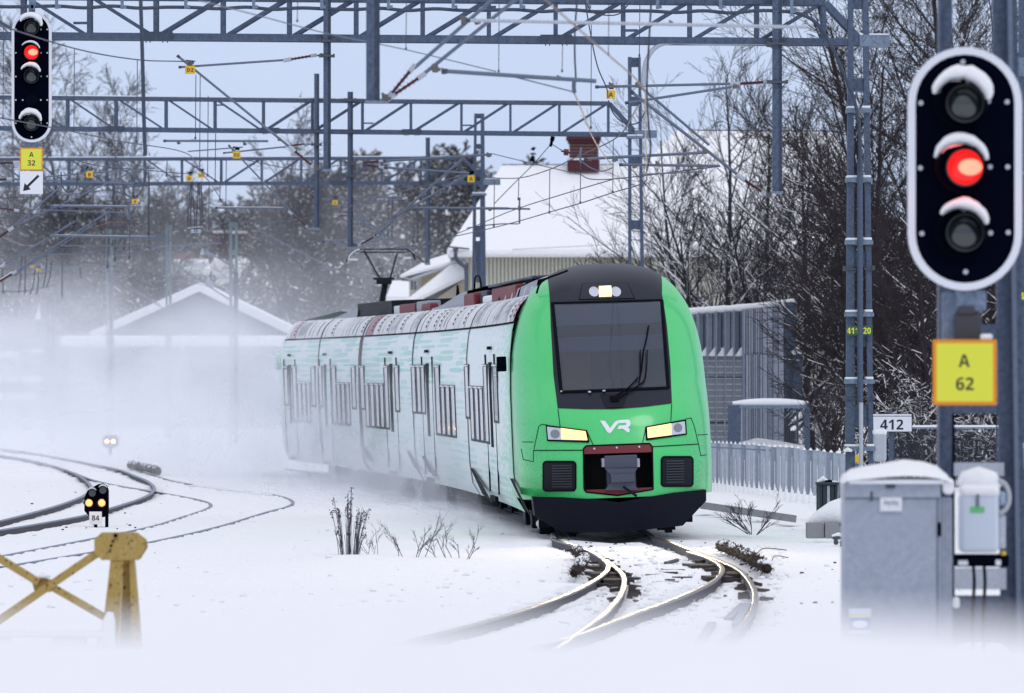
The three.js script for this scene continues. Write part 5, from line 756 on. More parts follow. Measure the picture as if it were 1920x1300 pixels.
{
  const D = 46, grey = phy(0.36, 0.40, 0.48, 0.5, { map: rep(texStreak, 1.2), metalness: 0.25 }), t = thing('signal_cabinet', 'pale metal cabinet under a thick snow cap, small white label on its lid', 'cabinet', P(1680, 1290, D));
  mesh('body', [boxPx(1584, 930, 1762, 1300, D, 0.55, 0, 0.01), boxPx(1762, 935, 1786, 1300, D + 0.4, 0.3)], grey, t);
  mesh('lid', boxPx(1582, 904, 1764, 934, D, 0.6, 0.03, 0.015), grey, t);
  mesh('lid_seam', boxPx(1584, 933, 1762, 935.5, D, 0.02, 0.008), M.steelDark, t);
  mesh('lid_catch', [boxPx(1660, 905, 1678, 916, D, 0.03, 0.06, 0.01), boxPx(1632, 922, 1636, 940, D, 0.03, 0.04)], M.steelDark, t);
  mesh('side_handle', boxPx(1758, 980, 1765, 1006, D, 0.05, 0.03, 0.01), M.black, t);
  mesh('rain_spout', boxPx(1764, 912, 1788, 930, D, 0.2, -0.02, 0.02), M.steelDark, t);
  mesh('door_edge', boxPx(1757, 936, 1759, 1300, D, 0.02, 0.008), M.steelDark, t);
  signPlate(t, 1650, 931, 1691, 959, D, textMat(128, 88, '#d8dae0', [], { extra: (x, w, h) => { x.strokeStyle = '#7a7f8c'; x.lineWidth = 4; x.beginPath(); for (let i = 0; i < 22; i++) x.lineTo(w * (0.16 + i * 0.032), h * (0.45 + 0.16 * Math.sin(i * 2.3) + 0.06 * Math.sin(i * 5.1))); x.stroke(); } }), 0.022, 'label_plate', M.rimWhite);
  signPlate(t, 1592, 1140, 1633, 1186, D, textMat(128, 128, '#c9cfdc', [], { extra: (x, w, h) => { x.fillStyle = '#c8c48a'; x.fillRect(0, h * 0.22, w, h * 0.12); x.fillStyle = '#5f6fae'; x.fillRect(0, h * 0.36, w, h * 0.5); x.fillStyle = '#dfe2ea'; x.beginPath(); x.ellipse(w * 0.5, h * 0.62, w * 0.36, h * 0.15, 0, 0, 7); x.fill(); } }), 0.022, 'sticker', M.rimWhite);
  // snow cap
  const top = [[1580, 906], [1584, 893], [1600, 882], [1630, 875], [1665, 868], [1700, 864], [1735, 866], [1760, 874], [1778, 890], [1790, 908]], rows = [];
  for (let k = 0; k <= 10; k++) { const z = lerp(0.12, -0.66, k / 10), f = Math.pow(Math.sin(Math.PI * clamp(k / 10, 0.02, 0.98)), 0.4); rows.push(top.map(([x, y], i) => { const p = P(x, y, D), b = P(x, 908, D); const q = b.clone().lerp(p, f); q.x = lerp(P(1680, 0, D).x, q.x, lerp(0.97, 1, f)); q.z += z; q.y += 0.012 * noise(x * 0.06, k * 0.7); return q; })); }
  mesh('snow_cap', [loft(rows), rbox(P(1680, 903, D).add(V(0, 0, -0.27)), V(0.80, 0.04, 0.72), 0.02), rbox(P(1778, 912, D).add(V(0, 0, -0.1)), V(0.10, 0.14, 0.35), 0.05)], M.snowCap, t);
}
{
  const D = 47, t = thing('meter_box', 'small white meter box with snow hood between the mast channels', 'meter box', P(1835, 1060, D)), w = phy(0.56, 0.62, 0.70, 0.45);
  mesh('body', boxPx(1798, 926, 1872, 1036, D, 0.22, 0.1, 0.045), w, t);
  mesh('snow_hood', [pipeVar([[1803, 915], [1812, 905], [1835, 900], [1858, 905], [1870, 918]].map(([x, y]) => P(x, y, D).add(V(0, 0, 0))), [0.06, 0.10, 0.115, 0.10, 0.06], 12, 0.9), rbox(P(1836, 920, D), V(0.34, 0.10, 0.26), 0.05)], M.snowCap, t);
  mesh('bracket', [boxPx(1790, 1040, 1892, 1063, D, 0.2, 0.04, 0.02)], M.blackMatte, t);
  mesh('bracket_plate', [boxPx(1796, 1051, 1814, 1060, D, 0.02, 0.06), boxPx(1866, 1050, 1876, 1060, D, 0.02, 0.06)], M.rimWhite, t);
  mesh('green_label', boxPx(1818, 950, 1844, 961, D, 0.01, 0.108), std(0.13, 0.50, 0.18, 0.6), t); mesh('latch', boxPx(1829, 924, 1834, 950, D, 0.03, 0.12), M.pipe, t);
  mesh('hose', pipe([[1872, 900], [1884, 908], [1891, 925], [1890, 945], [1882, 958], [1874, 962]].map(([x, y]) => P(x, y, D).add(V(0, 0, 0.05))), 0.02, 30, 8), std(0.42, 0.43, 0.45, 0.6), t);
  mesh('meter_glass', rbox(P(1880, 935, D), V(0.06, 0.12, 0.1), 0.025), std(0.30, 0.42, 0.55, 0.3), t);
  mesh('side_pipe', [boxPx(1872, 965, 1886, 1030, D, 0.08, 0.02, 0.02)], M.pipeWhite, t);
  mesh('yellow_plug', tube(P(1881, 1041, D).add(V(0, 0, 0.04)), P(1881, 1034, D).add(V(0, 0, 0.04)), 0.022, 10), M.yellow, t);
  for (const x of [1824, 1844]) mesh('supply_cable', pipe([P(x, 1060, D), P(x + 2, 1090, D), P(x - 1, 1150, D), P(x, 1240, D)].map((p) => p.add(V(0, 0, 0.06))), 0.016, 16, 6), M.black, t);
}
{ // slice of a farther mast at the frame edge
  const D = 96, t = thing('portal_mast', 'mast slice at the frame edge with a green number plate', 'mast', P(1914, 988, D));
  mesh('channel', barPx(D, 1918, -60, 1918, 990, 14, 0, 0.14), M.steel, t);
  mesh('clamp', [boxPx(1906, 108, 1932, 144, D, 0.2, 0.1), boxPx(1908, 322, 1932, 328, D, 0.2, 0.1)], M.steelLight, t);
  signPlate(t, 1905, 544, 1936, 566, D, textMat(128, 96, '#2f5a3f', [['41', 0.5, 0.54, 0.92, '#e9e43a']]), 0.13, 'number_plate');
  mesh('side_box', boxPx(1912, 840, 1935, 880, D, 0.2, 0.15, 0.04), M.pipeWhite, t); mesh('box_snow', boxPx(1912, 830, 1935, 842, D, 0.2, 0.16, 0.06), M.snowCap, t);
}

// ---------------------------------------------------------------- buffer stop, lower left
{
  const D = 54, t = thing('buffer_stop', 'rusty ochre buffer stop with an octagonal plate and crossed struts', 'buffer stop', P(228, 1210, D));
  const paint = (rustN, seed) => { const oc = canvasTex(512, 512, (x, w, h) => { const r = rng(seed); x.fillStyle = '#b39a55'; x.fillRect(0, 0, w, h); for (let i = 0; i < 1600; i++) { x.fillStyle = r() < 0.5 ? `rgba(150,120,50,${0.22 * r()})` : `rgba(205,185,120,${0.2 * r()})`; x.beginPath(); x.ellipse(r() * w, r() * h, 2 + 9 * r(), 2 + 22 * r(), 0, 0, 7); x.fill(); } for (let i = 0; i < rustN; i++) { x.fillStyle = r() < 0.5 ? `rgba(112,58,20,${0.5 + 0.4 * r()})` : `rgba(40,42,34,${0.5 + 0.4 * r()})`; const a = r() * w, b = r() * h, s = 2 + 7 * r(); for (let k = 0; k < 5; k++) { x.beginPath(); x.ellipse(a + (r() - 0.5) * s * 2, b + (r() - 0.5) * s * 3, s * r(), s * r() * 1.6, r(), 0, 7); x.fill(); } } }); oc.wrapS = oc.wrapT = THREE.RepeatWrapping; oc.repeat.set(1.6, 1.6); return oc; };
  const ochre = std(0.86, 0.82, 0.80, 0.75, { map: paint(90, 8) }), dark = ochre;
  mesh('buffer_plate', plate([[178, 1011], [192, 998], [258, 998], [272, 1011], [273, 1028], [262, 1050], [192, 1050], [178, 1037]], 0.04, D, 0.1), ochre, t);
  mesh('buffer_edge', plate([[258, 999], [275, 1012], [277.5, 1026], [264, 1048], [258, 1044], [270, 1028], [269, 1013]], 0.03, D, 0.04), dark, t);
  mesh('flange', plate([[208, 1050], [232, 1050], [223, 1215], [189, 1215]], 0.03, D, 0.08), ochre, t);
  mesh('flange', plate([[243, 1050], [250, 1050], [264, 1215], [247, 1215]], 0.3, D, 0.04), ochre, t);
  mesh('web', plate([[230, 1050], [246, 1050], [256, 1215], [222, 1215]], 0.02, D, -0.1), dark, t);
  mesh('strut', barPx(D, 182, 1038, -30, 1182, 15, 0.02, 0.08), dark, t); mesh('strut', barPx(D, -20, 1036, 72, 1092, 14, 0.0, 0.08), ochre, t); mesh('strut', barPx(D, 92, 1098, 196, 1157, 13, 0.0, 0.08), dark, t);
  mesh('gusset', plate([[58, 1086], [70, 1081], [98, 1088], [106, 1098], [104, 1108], [84, 1112], [64, 1110]], 0.02, D, -0.03), dark, t);
  for (const [x, y] of [[218, 1004], [213, 1014.5], [209.5, 1023]]) mesh('bolt', tube(P(x, y, D).add(V(0, 0, 0.09)), P(x, y, D).add(V(0, 0, 0.115)), (y < 1008 ? 4 : 2.6) * D / F, 8), M.blackMatte, t);
  mesh('gusset_snow', pipeVar([[70, 1083], [80, 1079], [94, 1081]].map(([x, y]) => P(x, y, D)), [0.012, 0.03, 0.012], 8), M.snowCap, t); mesh('foot_snow', pipeVar([[209, 1146], [207, 1160], [204, 1185], [200, 1212]].map(([x, y]) => P(x, y, D).add(V(0, 0, 0.16))), [0.03, 0.06, 0.075, 0.10], 10), M.snowCap, t);
  mesh('ground_beam', [boxPx(-40, 1188, 22, 1203, D, 0.2, 0.2, 0.01), boxPx(100, 1190, 163, 1206, D, 0.2, 0.2, 0.01), boxPx(-40, 1182, 200, 1192, D, 0.25, 0.25, 0.03)], M.snowCap, t);
}

// ---------------------------------------------------------------- small plants
function plant(name, label, px, py, draw, mat) { const g = []; draw(g); const t = thing(name, label, 'plant', G(px, py)); mesh('stems', g, mat, t); return t; }
const stalk = std(0.055, 0.05, 0.075, 0.9), twigM = std(0.045, 0.035, 0.05, 0.9);
{
  const q = rng(51), D = 79.5; const t = thing('dry_stalks', 'tuft of tall dry stalks with dark seed heads in the snow', 'dry grass', G(655, 1040));
  const g = [], h = []; for (let i = 0; i < 46; i++) { const x0 = 640 + 36 * q(), up = 40 + 75 * q() * (1 - Math.abs(x0 - 655) / 45), lean = (x0 - 654) * 0.9 + 10 * (q() - 0.5), a = P(x0, 1045, D), b = P(x0 + lean * 0.4, 1043 - up * 0.55, D), c = P(x0 + lean, 1043 - up, D), dz = (q() - 0.5) * 0.3; for (const p of [a, b, c]) p.z += dz; g.push(pipe([a, b, c], 0.0025 + 0.0015 * q(), 6, 4)); if (q() < 0.4) for (let k = 0; k < 9; k++) { const p = b.clone().lerp(c, 0.55 + 0.45 * q()); const s = new THREE.IcosahedronGeometry(0.006 + 0.005 * q(), 0); s.translate(p.x + (q() - 0.5) * 0.05, p.y + (q() - 0.5) * 0.05, p.z); h.push(s); } }
  for (const [x0, x1, y1] of [[656, 659, 914], [654, 652, 930], [658, 651, 955], [668, 692, 955], [666, 684, 958], [640, 626, 935], [636, 622, 958]]) { const a = P(x0, 1045, D), c = P(x1, y1, D); g.push(pipe([a, P(lerp(x0, x1, 0.4), lerp(1045, y1, 0.5), D), c], 0.0045, 8, 4)); for (let k = 0; k < 16; k++) { const p = a.clone().lerp(c, 0.75 + 0.27 * q()), s = new THREE.IcosahedronGeometry(0.006 + 0.006 * q(), 0); s.translate(p.x + (q() - 0.5) * 0.07, p.y, p.z); h.push(s); } }
  mesh('stems', g, stalk, t); mesh('seed_heads', h, stalk, t);
}
function twigs(label, name, base, D, seed, n, reach, spreadX, mat, r0 = 0.005) {
  const q = rng(seed), g = [], t = thing(name, label, 'shrub', P(base[0], base[1], D));
  const grow = (p, d, len, r, lvl) => { const a = p.clone(), m = p.clone().addScaledVector(d, len * 0.5).add(V((q() - 0.5) * len * 0.1, 0, 0)), b = p.clone().addScaledVector(d, len).add(V((q() - 0.5) * len * 0.2, (q() - 0.3) * len * 0.15, 0)); g.push(pipe([a, m, b], r, 5, 4)); if (lvl < 3) for (let k = 0; k < 2 + (q() < 0.5); k++) { const s = 0.3 + 0.7 * q(), o = a.clone().lerp(b, s), e = d.clone().add(V((q() - 0.5) * 1.5, 0.2 * q(), (q() - 0.5) * 1.2)).normalize(); grow(o, e, len * (0.4 + 0.35 * q()), r * 0.65, lvl + 1); } };
  for (let i = 0; i < n; i++) { const u = q() - 0.5, b = P(base[0] + u * base[2], base[1] + 3 * q(), D).add(V(0, -0.04, (q() - 0.5) * 0.5)); grow(b, V(u * spreadX + (q() - 0.5) * 0.8, 0.9, (q() - 0.5) * 0.6).normalize(), reach * (0.55 + 0.45 * q()), r0, 0); }
  mesh('stems', g, mat, t); return t;
}
twigs('left clump of bare twigs beside the dry stalks', 'twig_clump', [772, 1056, 60], 78.5, 61, 5, 0.55, 1.6, twigM);
twigs('right clump of bare twigs poking out of the snow', 'twig_clump', [855, 1056, 60], 78.5, 62, 6, 0.5, 1.8, twigM);
twigs('small faint stalks between the dry tuft and the twigs', 'twig_clump', [700, 1042, 24], 79.5, 64, 4, 0.3, 0.3, stalk, 0.0035);
twigs('small round bare bush in the snow right of the train', 'bare_bush', [1412, 996, 20], 91.5, 63, 13, 0.5, 2.4, twigM, 0.006);
{ const q = rng(70), t = thing('grass_blade', 'two bent brown straws lying in the snow by the right rail', 'straw', G(1440, 1033)); mesh('straw', [pipe([G(1418, 1036).setY(-0.02), G(1440, 1032).setY(0.03), G(1475, 1032).setY(0.0)], 0.008, 8, 5), pipe([G(1448, 1048).setY(-0.02), G(1456, 1045).setY(0.02), G(1478, 1046).setY(0)], 0.007, 8, 5)], M.rust, t); }

// ---------------------------------------------------------------- right side: fence, screen wall, shelter, small things
const sheetMat = [std(0.42, 0.46, 0.55, 0.5, { map: rep(texStreak, 1), metalness: 0.1 }), std(0.25, 0.29, 0.37, 0.55, { map: rep(texStreak, 1), metalness: 0.1 }), std(0.40, 0.45, 0.52, 0.5, { map: rep(texStreak, 1), metalness: 0.2 })];
{
  const t = thing('corrugated_fence', 'low fence of upright steel strips with snow-tipped tops behind the train', 'fence', P(1455, 920, 115)), q = rng(31);
  let x = 1316; const end = 1582; let i = 0;
  while (x < end) {
    const u = (x - 1316) / (end - 1316), D = lerp(128, 106, u), w = lerp(6.5, 14.2, u), top = 828 + 22 * Math.pow(u, 1.4) + 2 * q(), bot = 903 + 34 * u;
    const b = mesh('fence_strip', [boxPx(x, top, x + w * 0.62, bot, D, 0.03, 0.03 * (i % 2)), boxPx(x + w * 0.6, top + 1, x + w, bot - 4, D + 0.12, 0.02)], sheetMat[i % 3 === 0 ? 0 : i % 3 === 1 ? 1 : (q() < 0.5 ? 2 : 0)], t);
    mesh('snow', [boxPx(x + w * 0.62, top + 10 + 20 * q(), x + w * 0.70, bot, D, 0.03, 0.02), (() => { const p = P(x + w * 0.65, top, D), g = new THREE.ConeGeometry(w * 0.34 * D / F, 5.5 * D / F, 8); g.translate(p.x, p.y + 2 * D / F, p.z); return g; })(), (() => { const p = P(x + w * 0.65, bot, D), g = new THREE.ConeGeometry(w * 0.5 * D / F, 34 * D / F, 7); g.scale(1, 1, 0.7); g.translate(p.x, p.y, p.z + 0.05); return g; })()], M.snowCap, b);
    x += w; i++;
  }
  mesh('top_rail', [barPx(118, 1316, 838, 1500, 848, 3, -0.2, 0.04)], M.steelLight, t);
}
{
  const t = thing('screen_wall', 'tall steel noise screen with a snow ridge along its top', 'noise screen', P(1400, 891, 142)), D = 142, top = (x) => x < 1390 ? lerp(584, 578, (x - 1300) / 90) : x < 1440 ? lerp(578, 573, (x - 1390) / 50) : lerp(573, 566, (x - 1440) / 55);
  const lightP = std(0.48, 0.52, 0.58, 0.6, { map: rep(texStreak, 1) }), slit = std(0.02, 0.025, 0.04, 0.8);
  for (let k = 0; k < 6; k++) { const x = 1294 + k * 16.7; mesh('upper_panel', [boxPx(x, top(x) + 3, x + 9, 668, D, 0.05, -0.25), boxPx(x + 11, top(x) + 3, x + 15, 655, D, 0.05, -0.3)], sheetMat[k % 2], t); mesh('panel_gap', boxPx(x + 8.6, top(x) + 6, x + 11.4, 652, D, 0.05, -0.33), slit, t); mesh('post', boxPx(x + 14.4, top(x) + 2, x + 16.9, 840, D, 0.2, 0.02), sheetMat[1], t); const lp = mesh('lower_panel', boxPx(x - 0.4, 667, x + 14.4, 840, D, 0.04, -0.22), lightP, t); const sl = []; for (let j = 0; j < 15; j++) sl.push(boxPx(x - 0.2, 676 + j * 11, x + 14.2, 677.8 + j * 11, D, 0.05, -0.19)); mesh('ledge_snow', [...sl, (() => { const a = P(x, 668, D), b = P(x + 14, 668, D), c = P(x + 14, 650, D); const s = new THREE.Shape([new THREE.Vector2(a.x, a.y), new THREE.Vector2(b.x, b.y), new THREE.Vector2(c.x, c.y)]); const g = new THREE.ExtrudeGeometry(s, { depth: 0.14, bevelEnabled: false }); g.translate(0, 0, -D - 0.2); return g; })()], M.snowCap, lp); mesh('panel_gap', [boxPx(x, 707, x + 14.4, 709, D, 0.05, -0.185), boxPx(x, 792, x + 14.4, 794, D, 0.05, -0.185)], slit, lp); }
  let x = 1393; const ws = [6, 5.4, 4.6, 4.2, 4, 4, 4.4, 5, 9.4, 10, 10.2, 10.6]; ws.forEach((w, i) => { mesh('upright_panel', boxPx(x, top(x) + 3, x + w - 1.4, 664, D, 0.10, 0.02 * (i % 2)), sheetMat[i % 3 === 1 ? 1 : 0], t); mesh('upright_panel', boxPx(x, 664.8, x + w - 1.2, 842, D, 0.10, 0.03 + 0.02 * (i % 2)), sheetMat[(i + 1) % 3 === 1 ? 1 : 0], t); mesh('panel_gap', boxPx(x + w - 1.5, top(x) + 3, x + w, 842, D, 0.05, -0.05), slit, t); x += w; });
  mesh('end_panel', boxPx(1471, 567, 1492, 664, D, 0.3, 0.08), M.steel, t); mesh('end_panel', [boxPx(1471, 665, 1486, 752, D, 0.1, 0.04), boxPx(1486, 665, 1504, 752, D, 0.4, 0.12)], M.steel, t);
  const pts = [], rad = []; for (let k = 0; k <= 40; k++) { const xx = lerp(1292, 1494, k / 40); pts.push(P(xx, top(xx) - 1, D).add(V(0, 0, -0.1))); rad.push(0.085 + 0.02 * noise(k * 0.7, 3)); } mesh('snow_ridge', [pipeVar(pts, rad, 10), pipeVar([[1486, 663], [1494, 658], [1503, 662]].map(([a, b]) => P(a, b, D).add(V(0, 0, 0.1))), [0.06, 0.10, 0.05], 8)], M.snowCap, t);
}
{
  const D = 130, t = thing('mesh_shelter', 'steel frame bay with wire mesh and a rounded snow roof before the screen', 'shelter', P(1442, 850, D));
  mesh('side_panel', boxPx(1365, 760, 1389, 842, D, 0.05, 0), M.steel, t); mesh('post', boxPx(1509, 760, 1519, 860, D, 0.12, 0), M.steel, t); mesh('post', boxPx(1497, 764, 1501, 835, D, 0.08, -0.9), M.steelDark, t);
  mesh('top_beam', boxPx(1386, 761, 1512, 766, D, 0.1, 0.02), M.steelLight, t); mesh('side_post', boxPx(1390, 766, 1392, 835, D, 0.05, 0), M.pipeWhite, t);
  const g = []; for (let k = 0; k < 20; k++) g.push(tubePx(D, 1391, 768 + k * 3.4, 1510, 768 + k * 3.4, 0.5, 0, 4)); for (let k = 0; k < 32; k++) g.push(tubePx(D, 1391 + k * 3.8, 766, 1391 + k * 3.8, 834, 0.4, 0, 4)); mesh('wire_mesh', g, M.pipe, t, { kind: 'stuff' });
  const pts = [], rad = []; for (let k = 0; k <= 24; k++) { const u = k / 24; pts.push(P(lerp(1374, 1516, u), 757 - 2 * Math.sin(Math.PI * u), D).add(V(0, 0, -0.1))); rad.push(0.10 * Math.pow(Math.sin(Math.PI * clamp(u, 0.04, 0.96)), 0.3)); } mesh('snow_roof', pipeVar(pts, rad, 12), M.snowCap, t);
  mesh('snow_drift', pipeVar([[1386, 840], [1420, 834], [1460, 838], [1514, 845]].map(([a, b]) => P(a, b, D + 0.6)), [0.12, 0.16, 0.14, 0.10], 10), M.snowCap, t);
}
{
  const D = 165, t = thing('garden_shed', 'beige hut with white snow roofs half hidden by twigs', 'shed', P(1530, 870, D)), beige = std(0.46, 0.40, 0.33, 0.85, { map: mottle });
  mesh('wall', boxPx(1488, 655, 1545, 730, D + 6, 2), beige, t); mesh('dark_opening_panel', boxPx(1545, 662, 1575, 730, D + 6, 2, 0.02), std(0.11, 0.075, 0.06, 0.9, { map: mottle }), t);  // brown panel in place of a dark opening, its shade put into the colour
  for (const g of [boxPx(1500, 728, 1560, 745, D, 0.3), boxPx(1505, 765, 1552, 860, D - 2, 0.3)]) mesh('low_wall', g, std(0.33, 0.35, 0.38, 0.85, { map: mottle }), t);
  for (const g of [rbox(P(1528, 724, D), V(1.25, 0.2, 1.2), 0.09), rbox(P(1528, 756, D - 2), V(1.1, 0.28, 1.2), 0.12), rbox(P(1510, 690, D + 4), V(0.4, 0.5, 0.4), 0.15)]) mesh('roof_snow', g, M.snowCap, t);
}
{
  const D = 101, t = thing('litter_bin', 'dark green slatted litter bin topped with snow', 'litter bin', P(1553, 966, D)), g = std(0.015, 0.03, 0.04, 0.6);
  mesh('frame', [boxPx(1530, 905, 1534, 968, D, 0.06, 0.2), boxPx(1571, 905, 1575, 966, D, 0.06, 0.2), boxPx(1530, 904, 1576, 910, D, 0.45, 0.22, 0.02)], g, t);
  for (let k = 0; k < 5; k++) mesh('slat', boxPx(1535 + k * 7.4, 911, 1540.5 + k * 7.4, 963, D, 0.02, 0.18), k === 2 ? sheetMat[2] : g, t);
  mesh('liner', boxPx(1536, 908, 1570, 962, D, 0.3, 0.1), M.steelDark, t); mesh('lid', boxPx(1545, 900, 1560, 905, D, 0.3, 0.15, 0.02), M.blackMatte, t);
  mesh('snow', [pipeVar([[1532, 905], [1543, 898], [1553, 904], [1566, 905], [1575, 907]].map(([a, b]) => P(a, b, D).add(V(0, 0, 0.1))), [0.03, 0.06, 0.03, 0.035, 0.02], 8), rbox(P(1545, 966, D).add(V(0, 0, 0.22)), V(0.26, 0.1, 0.1), 0.04)], M.snowCap, t);
}
{
  const D = 102, t = thing('kilometre_sign', 'white rectangular sign 412 on a grey post by the lattice mast', 'sign', P(1670, 960, D));
  mesh('post', boxPx(1667, 768, 1674, 965, D, 0.07, -0.03), M.steel, t); signPlate(t, 1634, 780, 1710.5, 810.5, D, textMat(300, 120, '#dfe2ea', [['412', 0.5, 0.55, 0.88, '#12161c']], { rim: '#2a3040', rimW: 0.012 }), 0.06, 'sign_plate', M.steelDark); mesh('snow', boxPx(1636, 777, 1709, 780, D, 0.08, 0.05), M.snowCap, t);
}
{
  const D = 98, t = thing('beacon_box', 'grey box with a yellow lid and a small domed lamp above the cabinet', 'lamp box', P(1604, 960, D));
  mesh('body', boxPx(1589, 872, 1618, 975, D, 0.3, 0), M.steelLight, t); mesh('lid', boxPx(1590, 854, 1612, 868, D, 0.28, 0.05, 0.02), M.yellow, t); mesh('edge', boxPx(1587, 868, 1590, 960, D, 0.04, 0.05), M.yellow, t);
  mesh('lamp_dome', (() => { const p = P(1602, 848, D), g = new THREE.CapsuleGeometry(0.045, 0.05, 6, 14); g.translate(p.x, p.y, p.z - 0.1); return g; })(), M.pipeWhite, t);
  mesh('snow', [pipeVar([[1590, 870], [1604, 866], [1618, 871]].map(([a, b]) => P(a, b, D).add(V(0, 0, -0.1))), [0.04, 0.06, 0.03], 8)], M.snowCap, t);
  mesh('clamp_snow', pipeVar([[1582, 846], [1590, 843], [1598, 846]].map(([a, b]) => P(a, b, 92.8)), [0.02, 0.04, 0.02], 8), M.snowCap, portal1);
}
{
  const t = thing('concrete_kerb', 'row of grey concrete blocks under a snow mound by the cabinet', 'concrete blocks', G(1548, 1006)), D = 88.5;
  for (const [a, b] of [[1513, 1546], [1547, 1580]]) mesh('block', boxPx(a, 981, b, 1010, D, 0.35, a > 1540 ? 0.06 : 0, 0.01), M.concrete, t);
  mesh('snow_mound', pipeVar([[1512, 982], [1535, 972], [1560, 964], [1590, 960]].map(([a, b]) => P(a, b, D + 0.4)), [0.03, 0.12, 0.2, 0.26], 12, 0.8), M.snowCap, t);
  const u = thing('concrete_kerb', 'long low concrete kerb running from the train to the bin', 'concrete blocks', G(1400, 975)); for (let k = 0; k < 7; k++) { const x0 = lerp(1314, 1493, k / 7), x1 = lerp(1314, 1493, (k + 0.97) / 7), y0 = lerp(941, 967, k / 7), Dk = lerp(104, 96.5, k / 7); mesh('block', barPx(Dk, x0, y0 + 6.5, x1, lerp(941, 967, (k + 0.97) / 7) + 6.5, 13, 0, 0.4), M.concrete, u); }
  const v = thing('track_clamp', 'dark metal fittings sticking out from the cabinet at the rail side', 'metal fitting', G(1572, 1030)); mesh('clamp', [boxPx(1562, 1006, 1586, 1012, 86, 0.15), boxPx(1564, 1012, 1572, 1022, 86, 0.12, 0, 0.02), boxPx(1576, 1014, 1586, 1031, 85.5, 0.15, 0, 0.02), boxPx(1574, 981, 1586, 987, 86, 0.1)], M.boltDark, v); mesh('snow', pipeVar([[1560, 1005], [1572, 1002], [1586, 1006]].map(([a, b]) => P(a, b, 86)), [0.015, 0.03, 0.02], 8), M.snowCap, v);
}
{
  const D = 124, t = thing('mesh_fence', 'wire mesh fence with a snow-lined top rail at the right', 'fence', P(1800, 920, D));
  for (const [a, b] of [[1676, 1764], [1766, 1868], [1870, 1990]]) { const g = []; for (let k = 0; k < 20; k++) g.push(tubePx(D, a, 806 + k * 5.2, b, 806 + k * 5.2, 0.62, 0, 4)); for (let k = 0; k * 2.6 < b - a; k++) g.push(tubePx(D, a + k * 2.6, 803, a + k * 2.6, 912, 0.5, 0.01, 4)); mesh('mesh_panel', g, M.steelDark, t); mesh('top_rail', boxPx(a, 801, b, 804.5, D, 0.05, 0.02), M.steelLight, t); mesh('post', boxPx(a - 2, 800, a + 1.5, 915, D, 0.06, -0.03), M.steel, t); mesh('rail_snow', boxPx(a, 797.5, b, 801, D, 0.06, 0.02), M.snowCap, t); }
}

// ---------------------------------------------------------------- houses
function slabOf(pts, th, mat, name, t, opt) {                       // polygon of 3-D points thickened downwards
  const n = pts.length, pos = [], q = (p, d) => pos.push(p.x, p.y - d, p.z); for (let i = 1; i < n - 1; i++) { q(pts[0], 0); q(pts[i], 0); q(pts[i + 1], 0); q(pts[0], th); q(pts[i + 1], th); q(pts[i], th); }
  for (let i = 0; i < n; i++) { const a = pts[i], b = pts[(i + 1) % n]; q(a, 0); q(a, th); q(b, th); q(a, 0); q(b, th); q(b, 0); }
  const g = new THREE.BufferGeometry(); g.setAttribute('position', new THREE.Float32BufferAttribute(pos, 3)); g.computeVertexNormals(); return mesh(name, g, mat, t, opt);
}
const cream = std(0.50, 0.49, 0.40, 0.8), creamDark = std(0.30, 0.30, 0.25, 0.85), yellowWall = std(0.52, 0.42, 0.22, 0.85, { map: mottle });
